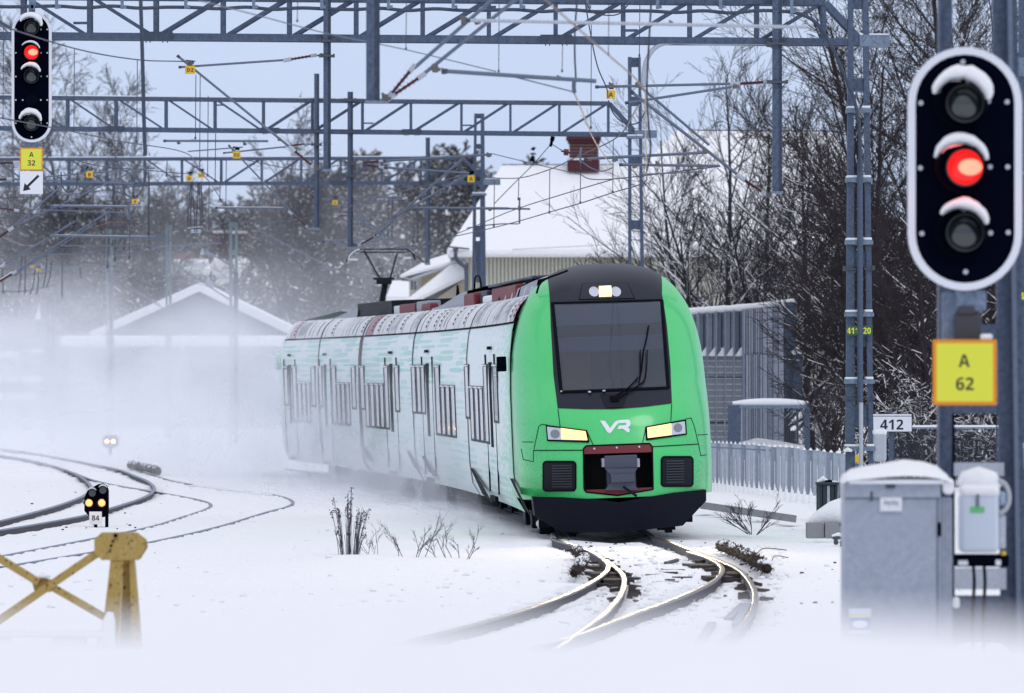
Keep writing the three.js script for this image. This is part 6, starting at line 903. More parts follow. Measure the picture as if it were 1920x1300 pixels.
{
  const D = 215, t = thing('large_house', 'cream boarded house with a huge snow roof and dark red chimney', 'house', P(1030, 822, D)), b = [P(880, 474, D + 1), P(1250, 474, D + 1)];
  const brick = std(0.085, 0.017, 0.024, 0.85, { map: mottle });
  mesh('wall', boxPx(878, 474, 1560, 760, D + 1.2, 8), cream, t);
  for (let x = 882; x < 1245; x += 7.2) mesh('wall_board', boxPx(x, 476, x + 5.4, 640, D + 0.9, 0.04, 0, 0), cream, t);
  mesh('eave_board', boxPx(868, 470.5, 1560, 478, D + 0.5, 0.1), std(0.62, 0.62, 0.60, 0.7), t);
  const dz = (p, z) => p.clone().add(V(0, 0, z)), E0 = P(838, 469, D), E1 = P(1600, 469, D), R0 = P(941, 310, D + 7), R1 = P(1520, 310, D + 7), B0 = P(838, 469, D).setZ(-(D + 14)), B1 = P(1600, 469, D).setZ(-(D + 14));
  slabOf([E0, E1, R1, R0], 0.16, M.snow, 'snow_roof', t); slabOf([E0, R0, B0], 0.16, M.snow, 'snow_roof', t); slabOf([B0, R0, R1, B1], 0.16, M.snow, 'snow_roof', t);
  slabOf([E0, E1, P(1600, 477, D), P(843, 477, D)].map((p, i) => i > 1 ? dz(p, -0.4) : dz(p, 0.02)), 0.1, M.snowCap, 'eave_snow', t);
  mesh('roof_edge', [barPx(D - 0.1, 842, 463, 880, 467, 3), barPx(D - 0.1, 960, 468, 1180, 457, 0.8)], M.steelDark, t);
  mesh('ridge_rail', [barPx(D + 7, 941, 308.5, 1150, 308.5, 1.4), ...[945, 966, 1000, 1050, 1130].map((x) => barPx(D + 7, x, 308, x, 314, 1.6))], M.steelDark, t);
  mesh('wind_vane', [barPx(D + 7, 999, 310, 999, 286, 2), boxPx(994, 287, 1005, 290, D + 7, 0.06), boxPx(995, 292, 1003, 303, D + 7, 0.12, 0, 0.05), plate([[994, 280], [1000, 275], [1005, 277], [1001, 283]], 0.04, D + 7)], M.black, t);
  const up = P(0, 1040, 1).y; // (the picture shows the roof going on behind the trees)
  const c = mesh('chimney', [boxPx(1068, 268, 1122, 303, D + 6.45, 1.3, 0.2), boxPx(1064, 300, 1124, 321, D + 6.45, 1.5, 0.3)], brick, t, { label: 'dark red brick chimney' });
  mesh('chimney_cap', [boxPx(1062, 256, 1127, 262, D + 6.45, 1.7, 0.4), boxPx(1065, 262, 1125, 268, D + 6.45, 1.5, 0.3)], brick, c); mesh('chimney_snow', [boxPx(1064, 297.5, 1108, 300.5, D + 6.45, 1.5, 0.35, 0.05), boxPx(1063, 254, 1126, 256.5, D + 6.45, 1.6, 0.38, 0.03)], M.snowCap, c);
  mesh('courses', [0, 1, 2, 3, 4].map((k) => boxPx(1067.6, 272 + k * 6, 1122.4, 272.6 + k * 6, D + 6.45, 1.3, 0.22)), creamDark, c);
  mesh('hopper', plate([[848, 466], [860, 466], [856, 476], [852, 476]], 0.2, D - 0.3), M.steelDark, t);
  mesh('downpipe', pipe([[854, 475], [855, 485], [863, 494], [872, 501], [874, 512], [874, 640]].map(([x, y]) => P(x, y, D - 0.2)), 0.075, 40, 8), M.steelDark, t);
  // higher wing behind
  const A0 = P(1150, 372, D + 9), A1 = P(1640, 372, D + 9), T0 = P(1266, 245, D + 15), T1 = P(1560, 245, D + 15); slabOf([A0, A1, T1, T0], 0.2, M.snow, 'snow_roof', t); slabOf([A0, T0, P(1266, 372, D + 21)], 0.2, M.snow, 'snow_roof', t);
  mesh('upper_wall', boxPx(1180, 372, 1620, 480, D + 11, 5), cream, t);
}
{
  const D = 228, t = thing('small_house', 'small yellow house with layered snow roofs left of the big one', 'house', P(820, 815, D));
  mesh('wall', [plate([[770, 518], [870, 488], [870, 640], [770, 640]], 4, D, -0.2)], yellowWall, t); mesh('gable_wall', plate([[767, 520], [790, 510], [790, 640], [767, 640]], 0.4, D, -0.1), std(0.58, 0.53, 0.42, 0.85), t);
  const roof = (l, th, z) => mesh('snow_roof', pipeVar(l.map(([x, y]) => P(x, y, D).add(V(0, 0, z))), l.map(() => th), 8), M.snowCap, t);
  slabOf([P(750, 516, D - 1), P(772, 520, D - 1), P(872, 484, D - 1), P(872, 466, D + 4), P(800, 488, D + 4)], 0.12, M.snow, 'snow_roof', t);
  mesh('roof_icicles', barPx(D - 1, 772, 523, 872, 488, 5, 0, 0.2), std(0.5, 0.54, 0.62, 0.8, { map: mottleFine }), t);
  slabOf([P(742, 578, D - 3), P(775, 585, D - 3), P(872, 515, D - 3), P(872, 488, D - 1), P(850, 492, D - 1)], 0.16, M.snow, 'snow_roof', t);
  mesh('lower_wall', plate([[840, 545], [872, 522], [872, 640], [800, 640], [800, 572]], 1, D, 1.5), std(0.55, 0.49, 0.36, 0.85), t);
  const w = mesh('window', boxPx(769, 524, 782, 546, D, 0.1, 0.1), std(0.6, 0.6, 0.58, 0.7), t); mesh('pane', [boxPx(770.5, 526, 774.5, 544, D, 0.05, 0.13), boxPx(776.5, 526, 780.5, 544, D, 0.05, 0.13)], M.steelDark, w);
  mesh('gutter', [barPx(D - 1, 756, 520, 782, 527, 2.4), barPx(D - 1, 782, 527, 782, 536, 2.4)], M.pipeWhite, t);
}
{
  const D = 240, t = thing('white_roof_house', 'low snow-roofed house just behind the pantograph base', 'house', P(750, 809, D));
  slabOf([P(724, 556, D), P(770, 556, D), P(770, 528, D + 5), P(736, 526, D + 5)], 0.2, M.snow, 'snow_roof', t); mesh('wall', boxPx(726, 556, 900, 700, D + 1, 4), std(0.45, 0.45, 0.44, 0.85), t);
}
{
  const D = 262, t = thing('gable_house', 'house with a dark gable under a broad white roof in the blown snow', 'house', P(350, 799, D)), blue = std(0.16, 0.18, 0.24, 0.9, { map: mottle });
  mesh('gable_wall', plate([[190, 618], [372, 548], [520, 612], [520, 800], [190, 800]], 6, D, -0.4), blue, t);
  const rl = (a, b, c) => slabOf([P(a[0], a[1], D), P(b[0], b[1], D), P(b[0], b[1] - 1, D).setZ(-(D + 9)), P(a[0], a[1] - 1, D).setZ(-(D + 9))], 0.42, M.snow, 'snow_roof', t); rl([168, 622], [373, 530]); rl([373, 530], [540, 610]);
  mesh('lower_roof', [rbox(P(330, 640, D - 6), V(10.5, 0.5, 4), 0.2)], M.snow, t); mesh('lower_wall', boxPx(130, 650, 540, 800, D - 6, 3), std(0.40, 0.43, 0.50, 0.9), t);
  mesh('vent', boxPx(373, 540, 398, 528, D + 4, 0.8), std(0.2, 0.22, 0.3, 0.8), t);
}
{
  const D = 315, t = thing('far_house', 'far white roof with a dark red chimney behind the gabled house', 'house', P(470, 782, D));
  slabOf([P(330, 600, D), P(640, 580, D), P(490, 492, D + 8), P(410, 470, D + 8)], 0.4, M.snow, 'snow_roof', t); slabOf([P(640, 580, D), P(660, 578, D + 10), P(490, 492, D + 8)], 0.3, M.snow, 'snow_roof', t);
  mesh('wall', boxPx(340, 590, 620, 780, D + 1, 6), std(0.30, 0.32, 0.38, 0.9), t); mesh('chimney', [boxPx(396, 437, 466, 472, D + 4, 2, 0, 0.05), boxPx(408, 468, 440, 485, D + 4, 1.5)], std(0.09, 0.03, 0.045, 0.85), t, { label: 'wide dark red chimney capped with snow' }); mesh('chimney_snow', [rbox(P(430, 436, D + 4), V(1.9, 0.14, 1.8), 0.06)], M.snowCap, t);
  mesh('dormer', [boxPx(322, 492, 388, 530, D - 2, 3)], std(0.6, 0.62, 0.66, 0.85), t); slabOf([P(315, 506, D - 3), P(395, 506, D - 3), P(390, 486, D + 2), P(320, 486, D + 2)], 0.3, M.snow, 'dormer_roof', t); mesh('red_edge', boxPx(323, 475, 365, 485, D + 2, 0.5), std(0.22, 0.05, 0.08, 0.8), t);
}
{
  const D = 250, t = thing('platform_roof', 'long faint snow roofs at the left edge in the blown snow', 'canopy roof', P(40, 800, D));
  for (const [a, b, x1] of [[706, 716, 70], [738, 750, 62], [660, 670, 24]]) mesh('snow_roof', boxPx(-60, a, x1, b, D, 3, 0, 0.1), M.snow, t); for (const g of [boxPx(-60, 716, 60, 736, D + 1, 1), boxPx(-60, 750, 55, 810, D + 1, 1)]) mesh('wall', g, std(0.20, 0.24, 0.34, 0.9), t); for (const x of [8, 36]) mesh('post', boxPx(x, 670, x + 3, 800, D - 1, 0.1), M.steel, t);
}
// masts in the blown snow, street lamp
for (const [label, D, a0, a1, b0, b1, top, solid] of [['greenish twin mast right of the gabled house, a street lamp behind it', 205, 429.5, 435, 440, 445, 417, 510], ['slim twin mast in front of the gabled house roof', 225, 310, 314, 316.5, 321, 422, 900], ['faint twin mast at the left slope of the gabled roof', 240, 198.5, 202, 206, 211, 430, 515], ['faint short twin mast low at the left in the blown snow', 214, 88, 91, 97.5, 101.5, 560, 900]]) {
  const t = thing('far_mast', label, 'mast', P((a0 + b1) / 2, 695 + F * CAMH / D, D), 'masts in the blown snow'), yb = 695 + F * CAMH / D + 3;
  mesh('channel', boxPx(a0, top, a1, yb, D, 0.15), M.greenMast, t); mesh('channel', boxPx(b0, top, b1, yb, D, 0.15), M.greenMast, t); for (let y = top; y < yb - 20; y += 52) mesh('batten_plate', boxPx(a1, y, b0, y + 10, D, 0.05, -0.02), M.greenMast, t); if (solid < yb) mesh('lower_panel', boxPx(b0 - 2, solid, b1 + 1, yb, D, 0.2, 0.03), M.steelDark, t);
}
{ const D = 207, t = thing('street_lamp', 'street lamp arm reaching left from the greenish mast', 'street lamp', P(432, 540, D)); mesh('arm', tubePx(D, 404, 481, 432, 498, 2.4), M.steelDark, t); mesh('lamp_head', (() => { const g = new THREE.SphereGeometry(1, 14, 8); g.scale(0.28, 0.07, 0.12); g.rotateZ(-0.35); const p = P(392, 477, D); g.translate(p.x, p.y, p.z); return g; })(), M.steelLight, t); mesh('post', boxPx(431, 490, 434, 845, D, 0.1, 0.15), M.steelDark, t); }

// ---------------------------------------------------------------- trees
function branches(seed, o) {                                        // -> { wood, snow } geometries
  const q = rng(seed), pos = [], nor = [], sp = [], sn = [];
  const A = V(), B = V(), U = V(), S = V();
  function seg(a, b, ra, rb, sides = 3) {
    U.copy(b).sub(a); const L = U.length(); if (L < 1e-4) return; U.divideScalar(L); S.set(U.y, -U.x, 0.31).cross(U); if (S.lengthSq() < 1e-4) S.set(1, 0, 0).cross(U); S.normalize(); const T2 = U.clone().cross(S);
    for (let k = 0; k < sides; k++) { const a0 = k / sides * 6.2832, a1 = (k + 1) / sides * 6.2832, n0 = S.clone().multiplyScalar(Math.cos(a0)).addScaledVector(T2, Math.sin(a0)), n1 = S.clone().multiplyScalar(Math.cos(a1)).addScaledVector(T2, Math.sin(a1)); const p = [a.clone().addScaledVector(n0, ra), a.clone().addScaledVector(n1, ra), b.clone().addScaledVector(n1, rb), b.clone().addScaledVector(n0, rb)], n = [n0, n1, n1, n0]; for (const i of [0, 1, 2, 0, 2, 3]) { pos.push(p[i].x, p[i].y, p[i].z); nor.push(n[i].x, n[i].y, n[i].z); } }
    const flat = 1 - Math.abs(U.y);
    if (flat > (o.snowFlat ?? 0.3) && rb > (o.snowMin ?? 0.006) && q() < (o.snowP ?? 0.5)) { // snow lying along the upper side
      const w = Math.max(rb, 0.008) * (o.snowW ?? 1.0), h = w * 1.1, side = V(-U.z, 0, U.x).normalize().multiplyScalar(w), lift = (r) => V(0, r * 0.6, 0); const a0 = a.clone().add(lift(ra)), b0 = b.clone().add(lift(rb)), p = [a0.clone().add(side), a0.clone().sub(side), b0.clone().sub(side), b0.clone().add(side)], ta = a0.clone().add(V(0, h, 0)), tb = b0.clone().add(V(0, h, 0)); for (const f of [[p[0], p[3], tb], [p[0], tb, ta], [p[1], ta, tb], [p[1], tb, p[2]]]) { const n = f[1].clone().sub(f[0]).cross(f[2].clone().sub(f[0])).normalize(); if (n.y < 0) n.negate(); for (const v of f) { sp.push(v.x, v.y, v.z); sn.push(n.x, n.y, n.z); } }
    }
  }
  function grow(p, d, len, r, lvl) {
    const L = o.levels[lvl], n = L.n ?? 4; let a = p.clone(), dir = d.clone(); const pts = [[a.clone(), dir.clone(), r]]; const rEnd = Math.max(o.rMin, r * (L.taper ?? 0.35));
    for (let i = 0; i < n; i++) { dir.x += (q() - 0.5) * L.wob; dir.z += (q() - 0.5) * L.wob; dir.y += (q() - 0.5) * L.wob + L.up * (1 - Math.abs(dir.y)); dir.normalize(); const b = a.clone().addScaledVector(dir, len / n), r0 = lerp(r, rEnd, i / n), r1 = lerp(r, rEnd, (i + 1) / n); seg(a, b, r0, r1, lvl === 0 ? 7 : lvl === 1 ? 5 : 3); a = b; pts.push([a.clone(), dir.clone(), r1]); }
    const C = o.levels[lvl + 1]; if (!C) return;
    const k = Math.round(C.count * (0.75 + 0.5 * q()));
    for (let i = 0; i < k; i++) { const u = lerp(C.from ?? 0.2, 1, (i + q()) / k), f = u * n, j = Math.min(n - 1, Math.floor(f)), s = f - j; const o0 = pts[j][0].clone().lerp(pts[j + 1][0], s), od = pts[j][1], ax = V(q() - 0.5, q() - 0.5, q() - 0.5).cross(od).normalize(), ang = lerp(C.ang[0], C.ang[1], q()), e = od.clone().applyAxisAngle(ax, ang); if (C.bias) e.add(C.bias).normalize(); grow(o0, e, len * C.len * (1 - (C.short ?? 0.45) * u) * (0.7 + 0.6 * q()), Math.max(o.rMin, lerp(pts[j][2], pts[j + 1][2], s) * C.r), lvl + 1); }
  }
  for (const [p, d, len, r] of o.stems) grow(p, d, len, r, 0);
  const G1 = (p, n) => { const g = new THREE.BufferGeometry(); g.setAttribute('position', new THREE.Float32BufferAttribute(p, 3)); g.setAttribute('normal', new THREE.Float32BufferAttribute(n, 3)); return g; };
  return { wood: G1(pos, nor), snow: sp.length ? G1(sp, sn) : null };
}
const bark = std(0.028, 0.026, 0.036, 0.95), barkBrown = std(0.036, 0.027, 0.032, 0.95), barkFar = bark;
const treeSnow = std(0.90, 0.905, 0.92, 0.95);
function tree(name, label, base, seed, o, mat, group) {
  const t = thing(name, label, 'tree', base, group), b = branches(seed, { ...o, stems: o.stems.map(([x, z, d, len, r]) => [base.clone().add(V(x, -0.2, z)), d.clone().normalize(), len, r]) });
  const pA = b.wood; mesh('crown', pA, mat, t); if (b.snow) mesh('branch_snow', b.snow, treeSnow, t);
  const tk = []; for (const [x, z, d, len, r] of o.stems) tk.push(tube(base.clone().add(V(x, -0.4, z)), base.clone().add(V(x, 0.9, z)).addScaledVector(d, 0.1), r * 1.25, 9, r)); mesh('trunk', tk, mat, t); return t;
}
const thicket = (h, lean, s = 1) => ({ rMin: 0.0065, snowP: 0.42, snowMin: 0.007, snowW: 1.05, stems: [[0, 0, V(lean, 1, 0), h, 0.13 * s], [0.4, 0.3, V(lean - 0.12, 1, 0.1), h * 0.8, 0.09 * s]], levels: [{ n: 8, wob: 0.10, up: 0.05, taper: 0.2 }, { count: 23, from: 0.03, ang: [0.5, 1.25], len: 0.44, r: 0.45, n: 7, wob: 0.18, up: 0.12, short: 0.5 }, { count: 11, from: 0.12, ang: [0.35, 0.9], len: 0.46, r: 0.48, n: 5, wob: 0.2, up: 0.10 }, { count: 8, from: 0.15, ang: [0.3, 0.8], len: 0.45, r: 0.6, n: 3, wob: 0.25, up: 0.05 }] });
const bushy = (h, lean) => ({ rMin: 0.006, snowP: 0.7, snowMin: 0.006, snowW: 1.9, snowFlat: 0.2, stems: [[0, 0, V(lean, 1, 0), h, 0.13], [-0.5, 0.3, V(lean - 0.3, 1, 0), h * 0.85, 0.11], [0.5, -0.2, V(lean + 0.25, 1, 0.1), h * 0.9, 0.11]], levels: [{ n: 8, wob: 0.12, up: 0.08, taper: 0.15 }, { count: 20, from: 0.08, ang: [0.45, 1.15], len: 0.5, r: 0.5, n: 6, wob: 0.2, up: 0.16, short: 0.55 }, { count: 11, from: 0.12, ang: [0.3, 0.85], len: 0.45, r: 0.5, n: 4, wob: 0.22, up: 0.12 }, { count: 5, from: 0.2, ang: [0.25, 0.7], len: 0.45, r: 0.6, n: 3, wob: 0.2, up: 0.1 }] });
const at = (px, D) => V((px - 960) * D / F, 0, -D);
tree('bare_tree', 'bare tree whose brown twigs reach left past the lattice mast top', at(1690, 144), 101, thicket(15, -0.12, 1.1), barkBrown, 'dense bare trees on the right');
tree('bare_tree', 'bare tree filling the gap between the lattice mast and the large signal', at(1640, 139), 102, thicket(10.5, -0.06), barkBrown, 'dense bare trees on the right');
tree('bare_tree', 'thick-trunked bare tree rising behind the top of the large signal', at(1800, 146), 103, thicket(15, -0.02, 1.5), barkBrown, 'dense bare trees on the right');
tree('bare_tree', 'bare tree behind the right channel of the signal mast', at(1870, 142), 104, thicket(14.5, -0.05, 1.3), barkBrown, 'dense bare trees on the right');
tree('bare_tree', 'leaning bare tree at the right picture edge', at(1960, 138), 105, thicket(13, -0.12), barkBrown, 'dense bare trees on the right');
tree('bare_tree', 'low snowy bare tree behind the mesh fence below plate A 62', at(1740, 131), 106, thicket(7.5, -0.03, 0.8), barkBrown, 'dense bare trees on the right');
tree('bare_tree', 'low snowy bare tree behind the white 412 sign', at(1600, 133), 107, thicket(7, -0.08, 0.7), barkBrown, 'dense bare trees on the right');
tree('bare_tree', 'snow-laden spreading tree behind the noise screen', at(1432, 156), 111, bushy(9.6, -0.04), bark, 'bare trees behind the noise screen');
tree('bare_tree', 'slender tall tree with fine upright twigs against the sky', at(1368, 168), 112, { ...bushy(11.8, -0.01), snowP: 0.2 }, bark, 'bare trees behind the noise screen');
tree('bare_tree', 'snowy low branches reaching over the train nose from the right', at(1340, 150), 113, bushy(6.6, -0.18), bark, 'bare trees behind the noise screen');
tree('bare_tree', 'snowy bare tree between the noise screen and the lattice mast', at(1520, 152), 114, bushy(8.8, -0.06), bark, 'bare trees behind the noise screen');
{ const t = twigs('slanting bare shrub growing between the screen and the lattice mast', 'slanted_shrub', [1560, 872, 60], 120, 90, 14, 1.5, -0.9, barkBrown, 0.014); }
const birch = (h, lean) => ({ rMin: 0.014, snowP: 0.08, snowMin: 0.012, snowW: 1.2, stems: [[0, 0, V(lean, 1, 0), h, 0.2], [0.5, 0.3, V(lean + 0.12, 1, 0), h * 0.85, 0.15]], levels: [{ n: 8, wob: 0.1, up: 0.05, taper: 0.12 }, { count: 24, from: 0.15, ang: [0.35, 0.95], len: 0.42, r: 0.45, n: 6, wob: 0.2, up: 0.05, short: 0.55 }, { count: 12, from: 0.1, ang: [0.3, 0.9], len: 0.45, r: 0.5, n: 5, wob: 0.2, up: -0.02 }, { count: 7, from: 0.15, ang: [0.3, 0.9], len: 0.5, r: 0.6, n: 3, wob: 0.25, up: -0.12 }] });
tree('bare_tree', 'broad bare tree behind the left signal and plate A 32', at(150, 280), 121, birch(18.5, 0.0), barkFar, 'bare trees in the left distance');
tree('bare_tree', 'dark bare tree at the left edge behind the arrow plate', at(20, 283), 122, birch(17, 0.02), barkFar, 'bare trees in the left distance');
tree('bare_tree', 'bare tree right of the broad one, over the gabled house', at(235, 288), 123, birch(14, 0.03), barkFar, 'bare trees in the left distance');
tree('bare_tree', 'drooping birch right of the greenish mast', at(520, 290), 124, birch(14.2, 0.0), barkFar, 'bare trees in the left distance');
tree('bare_tree', 'drooping birch just left of the bolted post', at(585, 296), 125, birch(11.4, 0.03), barkFar, 'bare trees in the left distance');
tree('bare_tree', 'smaller birch at the greenish mast', at(460, 300), 126, birch(10.4, -0.03), barkFar, 'bare trees in the left distance');
tree('bare_tree', 'low pale bare tree in front of the far chimney', at(380, 335), 127, birch(8, 0.0), barkFar, 'bare trees in the left distance');
tree('bare_tree', 'dark low bare tree left of the solid mast', at(650, 275), 128, birch(7, 0.02), barkFar, 'bare trees in the left distance');
tree('bare_tree', 'low snowy bare tree right of the solid mast', at(735, 285), 129, birch(6.5, -0.05), barkFar, 'bare trees in the left distance');

// far wood on the hill: one mass
{
  const q = rng(200), cone = [], sn = [], H = 1;
  for (let k = 0; k < 6; k++) { const y0 = 0.12 + k * 0.145, r = 0.2 * (1 - k / 6.6); const g = new THREE.ConeGeometry(r, 0.26, 9, 1, true); const p = g.attributes.position; for (let i = 0; i < p.count; i++) { const a = Math.atan2(p.getZ(i), p.getX(i)), s = 1 + 0.25 * Math.sin(a * 4 + k * 2); if (p.getY(i) < 0) { p.setX(i, p.getX(i) * s); p.setZ(i, p.getZ(i) * s); p.setY(i, p.getY(i) - 0.03 * Math.sin(a * 5 + k)); } } g.computeVertexNormals(); g.translate(0, y0 + 0.13, 0); cone.push(clean(g)); const s = new THREE.ConeGeometry(r * 0.8, 0.12, 7, 1, true); s.translate(0.02, y0 + 0.20, 0.02); if (k % 2) sn.push(clean(s)); }
  const spots = []; for (let i = 0; i < 1500; i++) { const px = -350 + 2600 * q(), u = q(), D = lerp(275, 520, u); if (px > 860 && D < 330) continue; spots.push([px, D, q(), q()]); }
  const hillAt = (px, D) => { let k = 0; while (k < HILLPTS.length - 2 && HILLPTS[k + 1][0] < px) k++; const a = HILLPTS[k], b = HILLPTS[k + 1], py = lerp(a[1], b[1], clamp((px - a[0]) / (b[0] - a[0]), 0, 1)), y = CAMH + (695 - py) * 520 / F; return D < 330 ? 0 : lerp(-0.6, y, smooth(0, 1, (D - 330) / 190)); };
  const frostTree = branches(333, { rMin: 0.006, snowP: 0.22, snowMin: 0, snowW: 1.0, snowFlat: 0.15, stems: [[V(0, 0, 0), V(0, 1, 0), 0.95, 0.022]], levels: [{ n: 6, wob: 0.12, up: 0.05, taper: 0.15 }, { count: 16, from: 0.15, ang: [0.4, 1.0], len: 0.42, r: 0.5, n: 4, wob: 0.2, up: 0.08, short: 0.5 }, { count: 8, from: 0.1, ang: [0.4, 1.0], len: 0.42, r: 0.6, n: 3, wob: 0.25, up: 0 }, { count: 4, from: 0.1, ang: [0.4, 1.0], len: 0.5, r: 0.8, n: 2, wob: 0.25, up: 0 }] });
  const kinds = [['wood', mergeGeometries(cone), std(0.022, 0.034, 0.024, 0.95), 'snowy firs of the far wood on the hill', 0], ['wood_snow', mergeGeometries(sn), treeSnow, 'snow lying on the firs of the far wood', 0], ['bare_wood', frostTree.wood, bark, 'bare trees of the far wood on the hill', 1], ['bare_wood_snow', frostTree.snow, treeSnow, 'frost on the bare trees of the far wood', 1]];
  for (const [name, geo, mat, label, kind] of kinds) {
    const list = spots.filter((p, i) => (i % 10 < 3 ? 0 : 1) === kind), im = new THREE.InstancedMesh(metreUV(geo), mat, list.length), m = new THREE.Matrix4();
    list.forEach(([px, D, a, b], i) => { const h = (kind ? 4.4 : 3.4) + 3.6 * a, w = kind ? 1.5 : 0.75 + 0.3 * b; m.compose(V((px - 960) * D / F, hillAt(px, D) - 0.4, -D), new THREE.Quaternion().setFromAxisAngle(V(0, 1, 0), b * 6.28), V(h * w, h, h * w)); im.setMatrixAt(i, m); });
    im.name = name; im.castShadow = im.receiveShadow = true; im.userData = { label, category: 'wood', kind: 'stuff' }; scene.add(im);
  }
}
// snowy undergrowth behind the mesh fence
[[1690, 128], [1735, 130], [1790, 129], [1840, 131], [1895, 129], [1655, 131]].forEach(([px, D], i) => tree('undergrowth_bush', ['dense snowy bush behind the mesh fence right of sign 412', 'snowy bush behind the mesh fence under plate A 62', 'snowy bush seen between the mast channels', 'dark snowy bush behind the meter box', 'snowy bush at the right edge behind the mesh fence', 'snowy bush just right of the lattice mast foot'][i], at(px, D), 300 + i, { rMin: 0.006, snowP: 0.5, snowMin: 0.005, snowW: 1.3, snowFlat: 0.2, stems: Array.from({ length: 7 }, (_, k) => [(k - 3) * 0.16, 0.1 * (k % 3), V((k - 3) * 0.14, 1, 0.1 * (k % 2)), 2.1 + 0.3 * (k % 3), 0.022]), levels: [{ n: 6, wob: 0.2, up: 0.02, taper: 0.3 }, { count: 9, from: 0.08, ang: [0.4, 1.1], len: 0.5, r: 0.6, n: 4, wob: 0.25, up: 0.05 }, { count: 6, from: 0.1, ang: [0.4, 1.0], len: 0.5, r: 0.7, n: 3, wob: 0.3, up: 0 }] }, barkBrown, 'snowy bushes behind the mesh fence'));

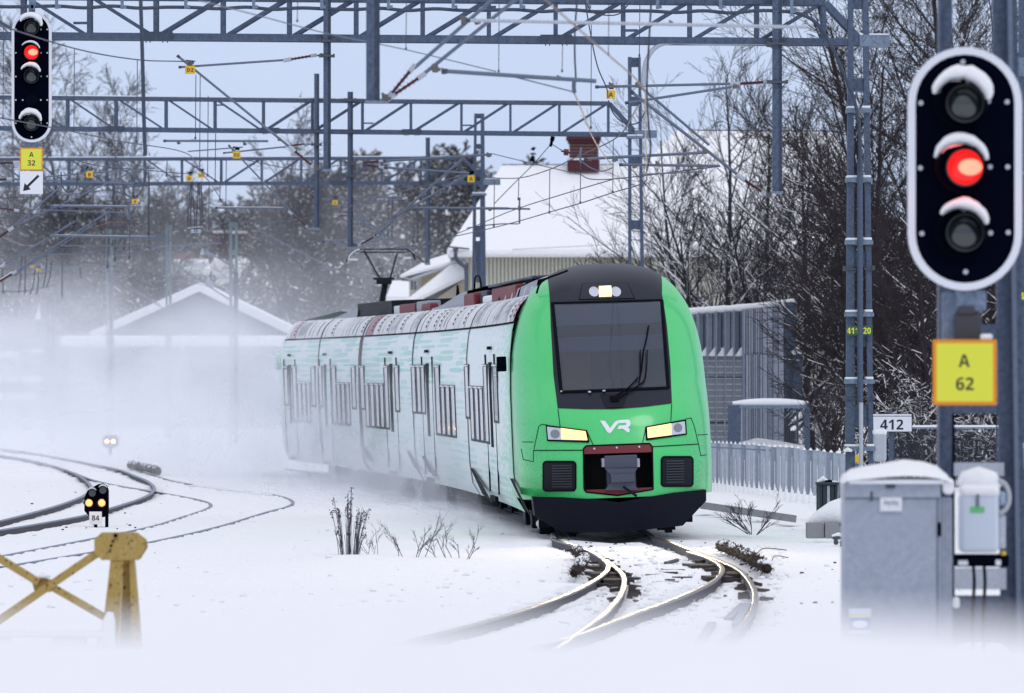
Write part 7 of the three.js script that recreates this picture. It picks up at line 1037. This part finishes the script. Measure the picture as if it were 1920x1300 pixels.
// ---------------------------------------------------------------- powder snow whirled up behind and beside the train, and distance haze
{
  const mat = new THREE.MeshStandardMaterial({ color: new THREE.Color().setRGB(0.93, 0.95, 0.985), roughness: 1, transparent: true, opacity: 0.29, vertexColors: true, side: THREE.DoubleSide }), parts = [];
  function veil(nu, nv, fn) { const pos = [], col = [], idx = []; for (let i = 0; i <= nu; i++) for (let j = 0; j <= nv; j++) { const [p, a] = fn(i / nu, j / nv); pos.push(p.x, p.y, p.z); col.push(1, 1, 1, clamp(a, 0, 1)); } for (let i = 0; i < nu; i++) for (let j = 0; j < nv; j++) { const a = i * (nv + 1) + j; idx.push(a, a + nv + 1, a + 1, a + 1, a + nv + 1, a + nv + 2); } const g = new THREE.BufferGeometry(); g.setAttribute('position', new THREE.Float32BufferAttribute(pos, 3)); g.setAttribute('color', new THREE.Float32BufferAttribute(col, 4)); g.setIndex(idx); g.computeVertexNormals(); parts.push(g); }
  const billow = (x, y, z) => clamp(0.72 + 1.8 * fbm(x, y, z, 4), 0.08, 1.4);
  // rolling wall of snow left of and behind the tail
  [149, 154, 160, 166, 173, 181, 190, 200, 212, 226].forEach((D, k) => veil(110, 60, (u, v) => {
    const x = lerp(-22, 2.2, u), h = 0.02 + 7.5 * v, bend = 2.2 * Math.sin(x * 0.35 + k) + 1.6 * noise(x * 0.2, h * 0.3, k * 3), p = V(x, h - 0.1, -D + bend), track = sideX(Math.min(D, 205)) + 1.0, left = x - track;
    const top = 2.15 + 1.5 * noise(x * 0.16 + 3, k * 0.9) + 1.6 * smooth(-16, -3, left) + (D - 150) * 0.012, a = (1 - smooth(0.35 * top, 1.75 * top, h)) * smooth(-19 - 4 * noise(k, 5), -5.5, left) * (1 - smooth(3.2, 6.5, left));
    return [p, (0.42 + 0.90 * smooth(-13, -3, left)) * a * billow(x * 0.30 + h * 0.1, h * 0.5 - x * 0.05, k * 0.33) * smooth(0, 0.05, u) * (1 - smooth(0.95, 1, u))];
  }));
  // skirts of snow along the side of the train
  [-1.8, -2.1, -2.6, -3.3, -4.2, -5.2].forEach((uu, k) => veil(110, 36, (u, v) => {
    const D = lerp(91, 152, u), h = 0.0 + 4.6 * v, q = smooth(92, 138, D), p = T(D, uu + 0.35 * noise(D * 0.12, h * 0.5, k * 4), h - 0.05); p.y = Math.max(p.y, -0.03);
    const reach = lerp(0.45, 2.3, q) * (1 + 0.45 * noise(D * 0.10, k * 2.1)), a = Math.exp(-Math.pow(h / reach, 1.6)) * lerp(0.7, 2.0, smooth(0.0, 0.35, q)) * (k > 2 ? smooth(100, 122, D) : 1);
    return [p, a * billow(D * 0.16 + h * 0.25, h * 0.7, k * 0.5 + 1) * smooth(0, 0.1, u) * (1 - smooth(0.8, 1, v)) * smooth(0, 0.02, u) * (1 - smooth(0.88, 1, u)) * smooth(0, 0.03, v)];
  }));
  // distance haze put in as thin pale sheets of drifting snow before the hill
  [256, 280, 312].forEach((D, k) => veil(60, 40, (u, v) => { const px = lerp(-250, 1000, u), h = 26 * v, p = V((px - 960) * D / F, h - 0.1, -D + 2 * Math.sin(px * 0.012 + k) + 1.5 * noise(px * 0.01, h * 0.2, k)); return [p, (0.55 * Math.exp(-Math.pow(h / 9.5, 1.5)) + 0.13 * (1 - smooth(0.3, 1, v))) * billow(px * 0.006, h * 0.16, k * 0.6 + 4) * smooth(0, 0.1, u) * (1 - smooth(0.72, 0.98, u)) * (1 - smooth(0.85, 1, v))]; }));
  const g = mergeGeometries(parts), o = new THREE.Mesh(g, mat); o.name = 'snow_cloud'; o.castShadow = o.receiveShadow = true; o.userData = { label: 'cloud of powder snow whirled up beside and behind the train, with haze sheets before the hill', category: 'snow cloud', kind: 'stuff' }; scene.add(o);
}


// more of the tangle of wires over the left tracks
{
  const runs = [['thin wire from the white arrow plate to the two letter plates', [[-10, 372, 120], [120, 366, 122], [250, 350, 124], [330, 345, 126]]], ['thin wire ending just right of the second plate B', [[-10, 410, 125], [90, 398, 128], [180, 380, 130], [250, 372, 132]]], ['thin wire falling from the left edge across the gabled roof', [[-10, 470, 150], [150, 490, 158], [300, 515, 168], [400, 540, 176]]], ['thin wire sagging below the long left level tube', [[60, 462, 145], [180, 470, 150], [280, 462, 156], [345, 445, 160]]], ['nearly level thin wire at the lower edge of the left tangle', [[-10, 520, 180], [90, 512, 182], [200, 510, 186], [330, 505, 190]]], ['thin wire across the farthest beam from the first plate B', [[140, 300, 105], [190, 312, 108], [260, 318, 112], [360, 327, 120]]], ['thin wire along the farthest beam left of the bolted post', [[460, 300, 128], [560, 318, 126], [640, 310, 124], [720, 305, 122]]]];
  for (const [label, p] of runs) wire('carrier_wire', label, 'wire', p, 0.02, M.wire);
}
renderer.render(scene, camera);
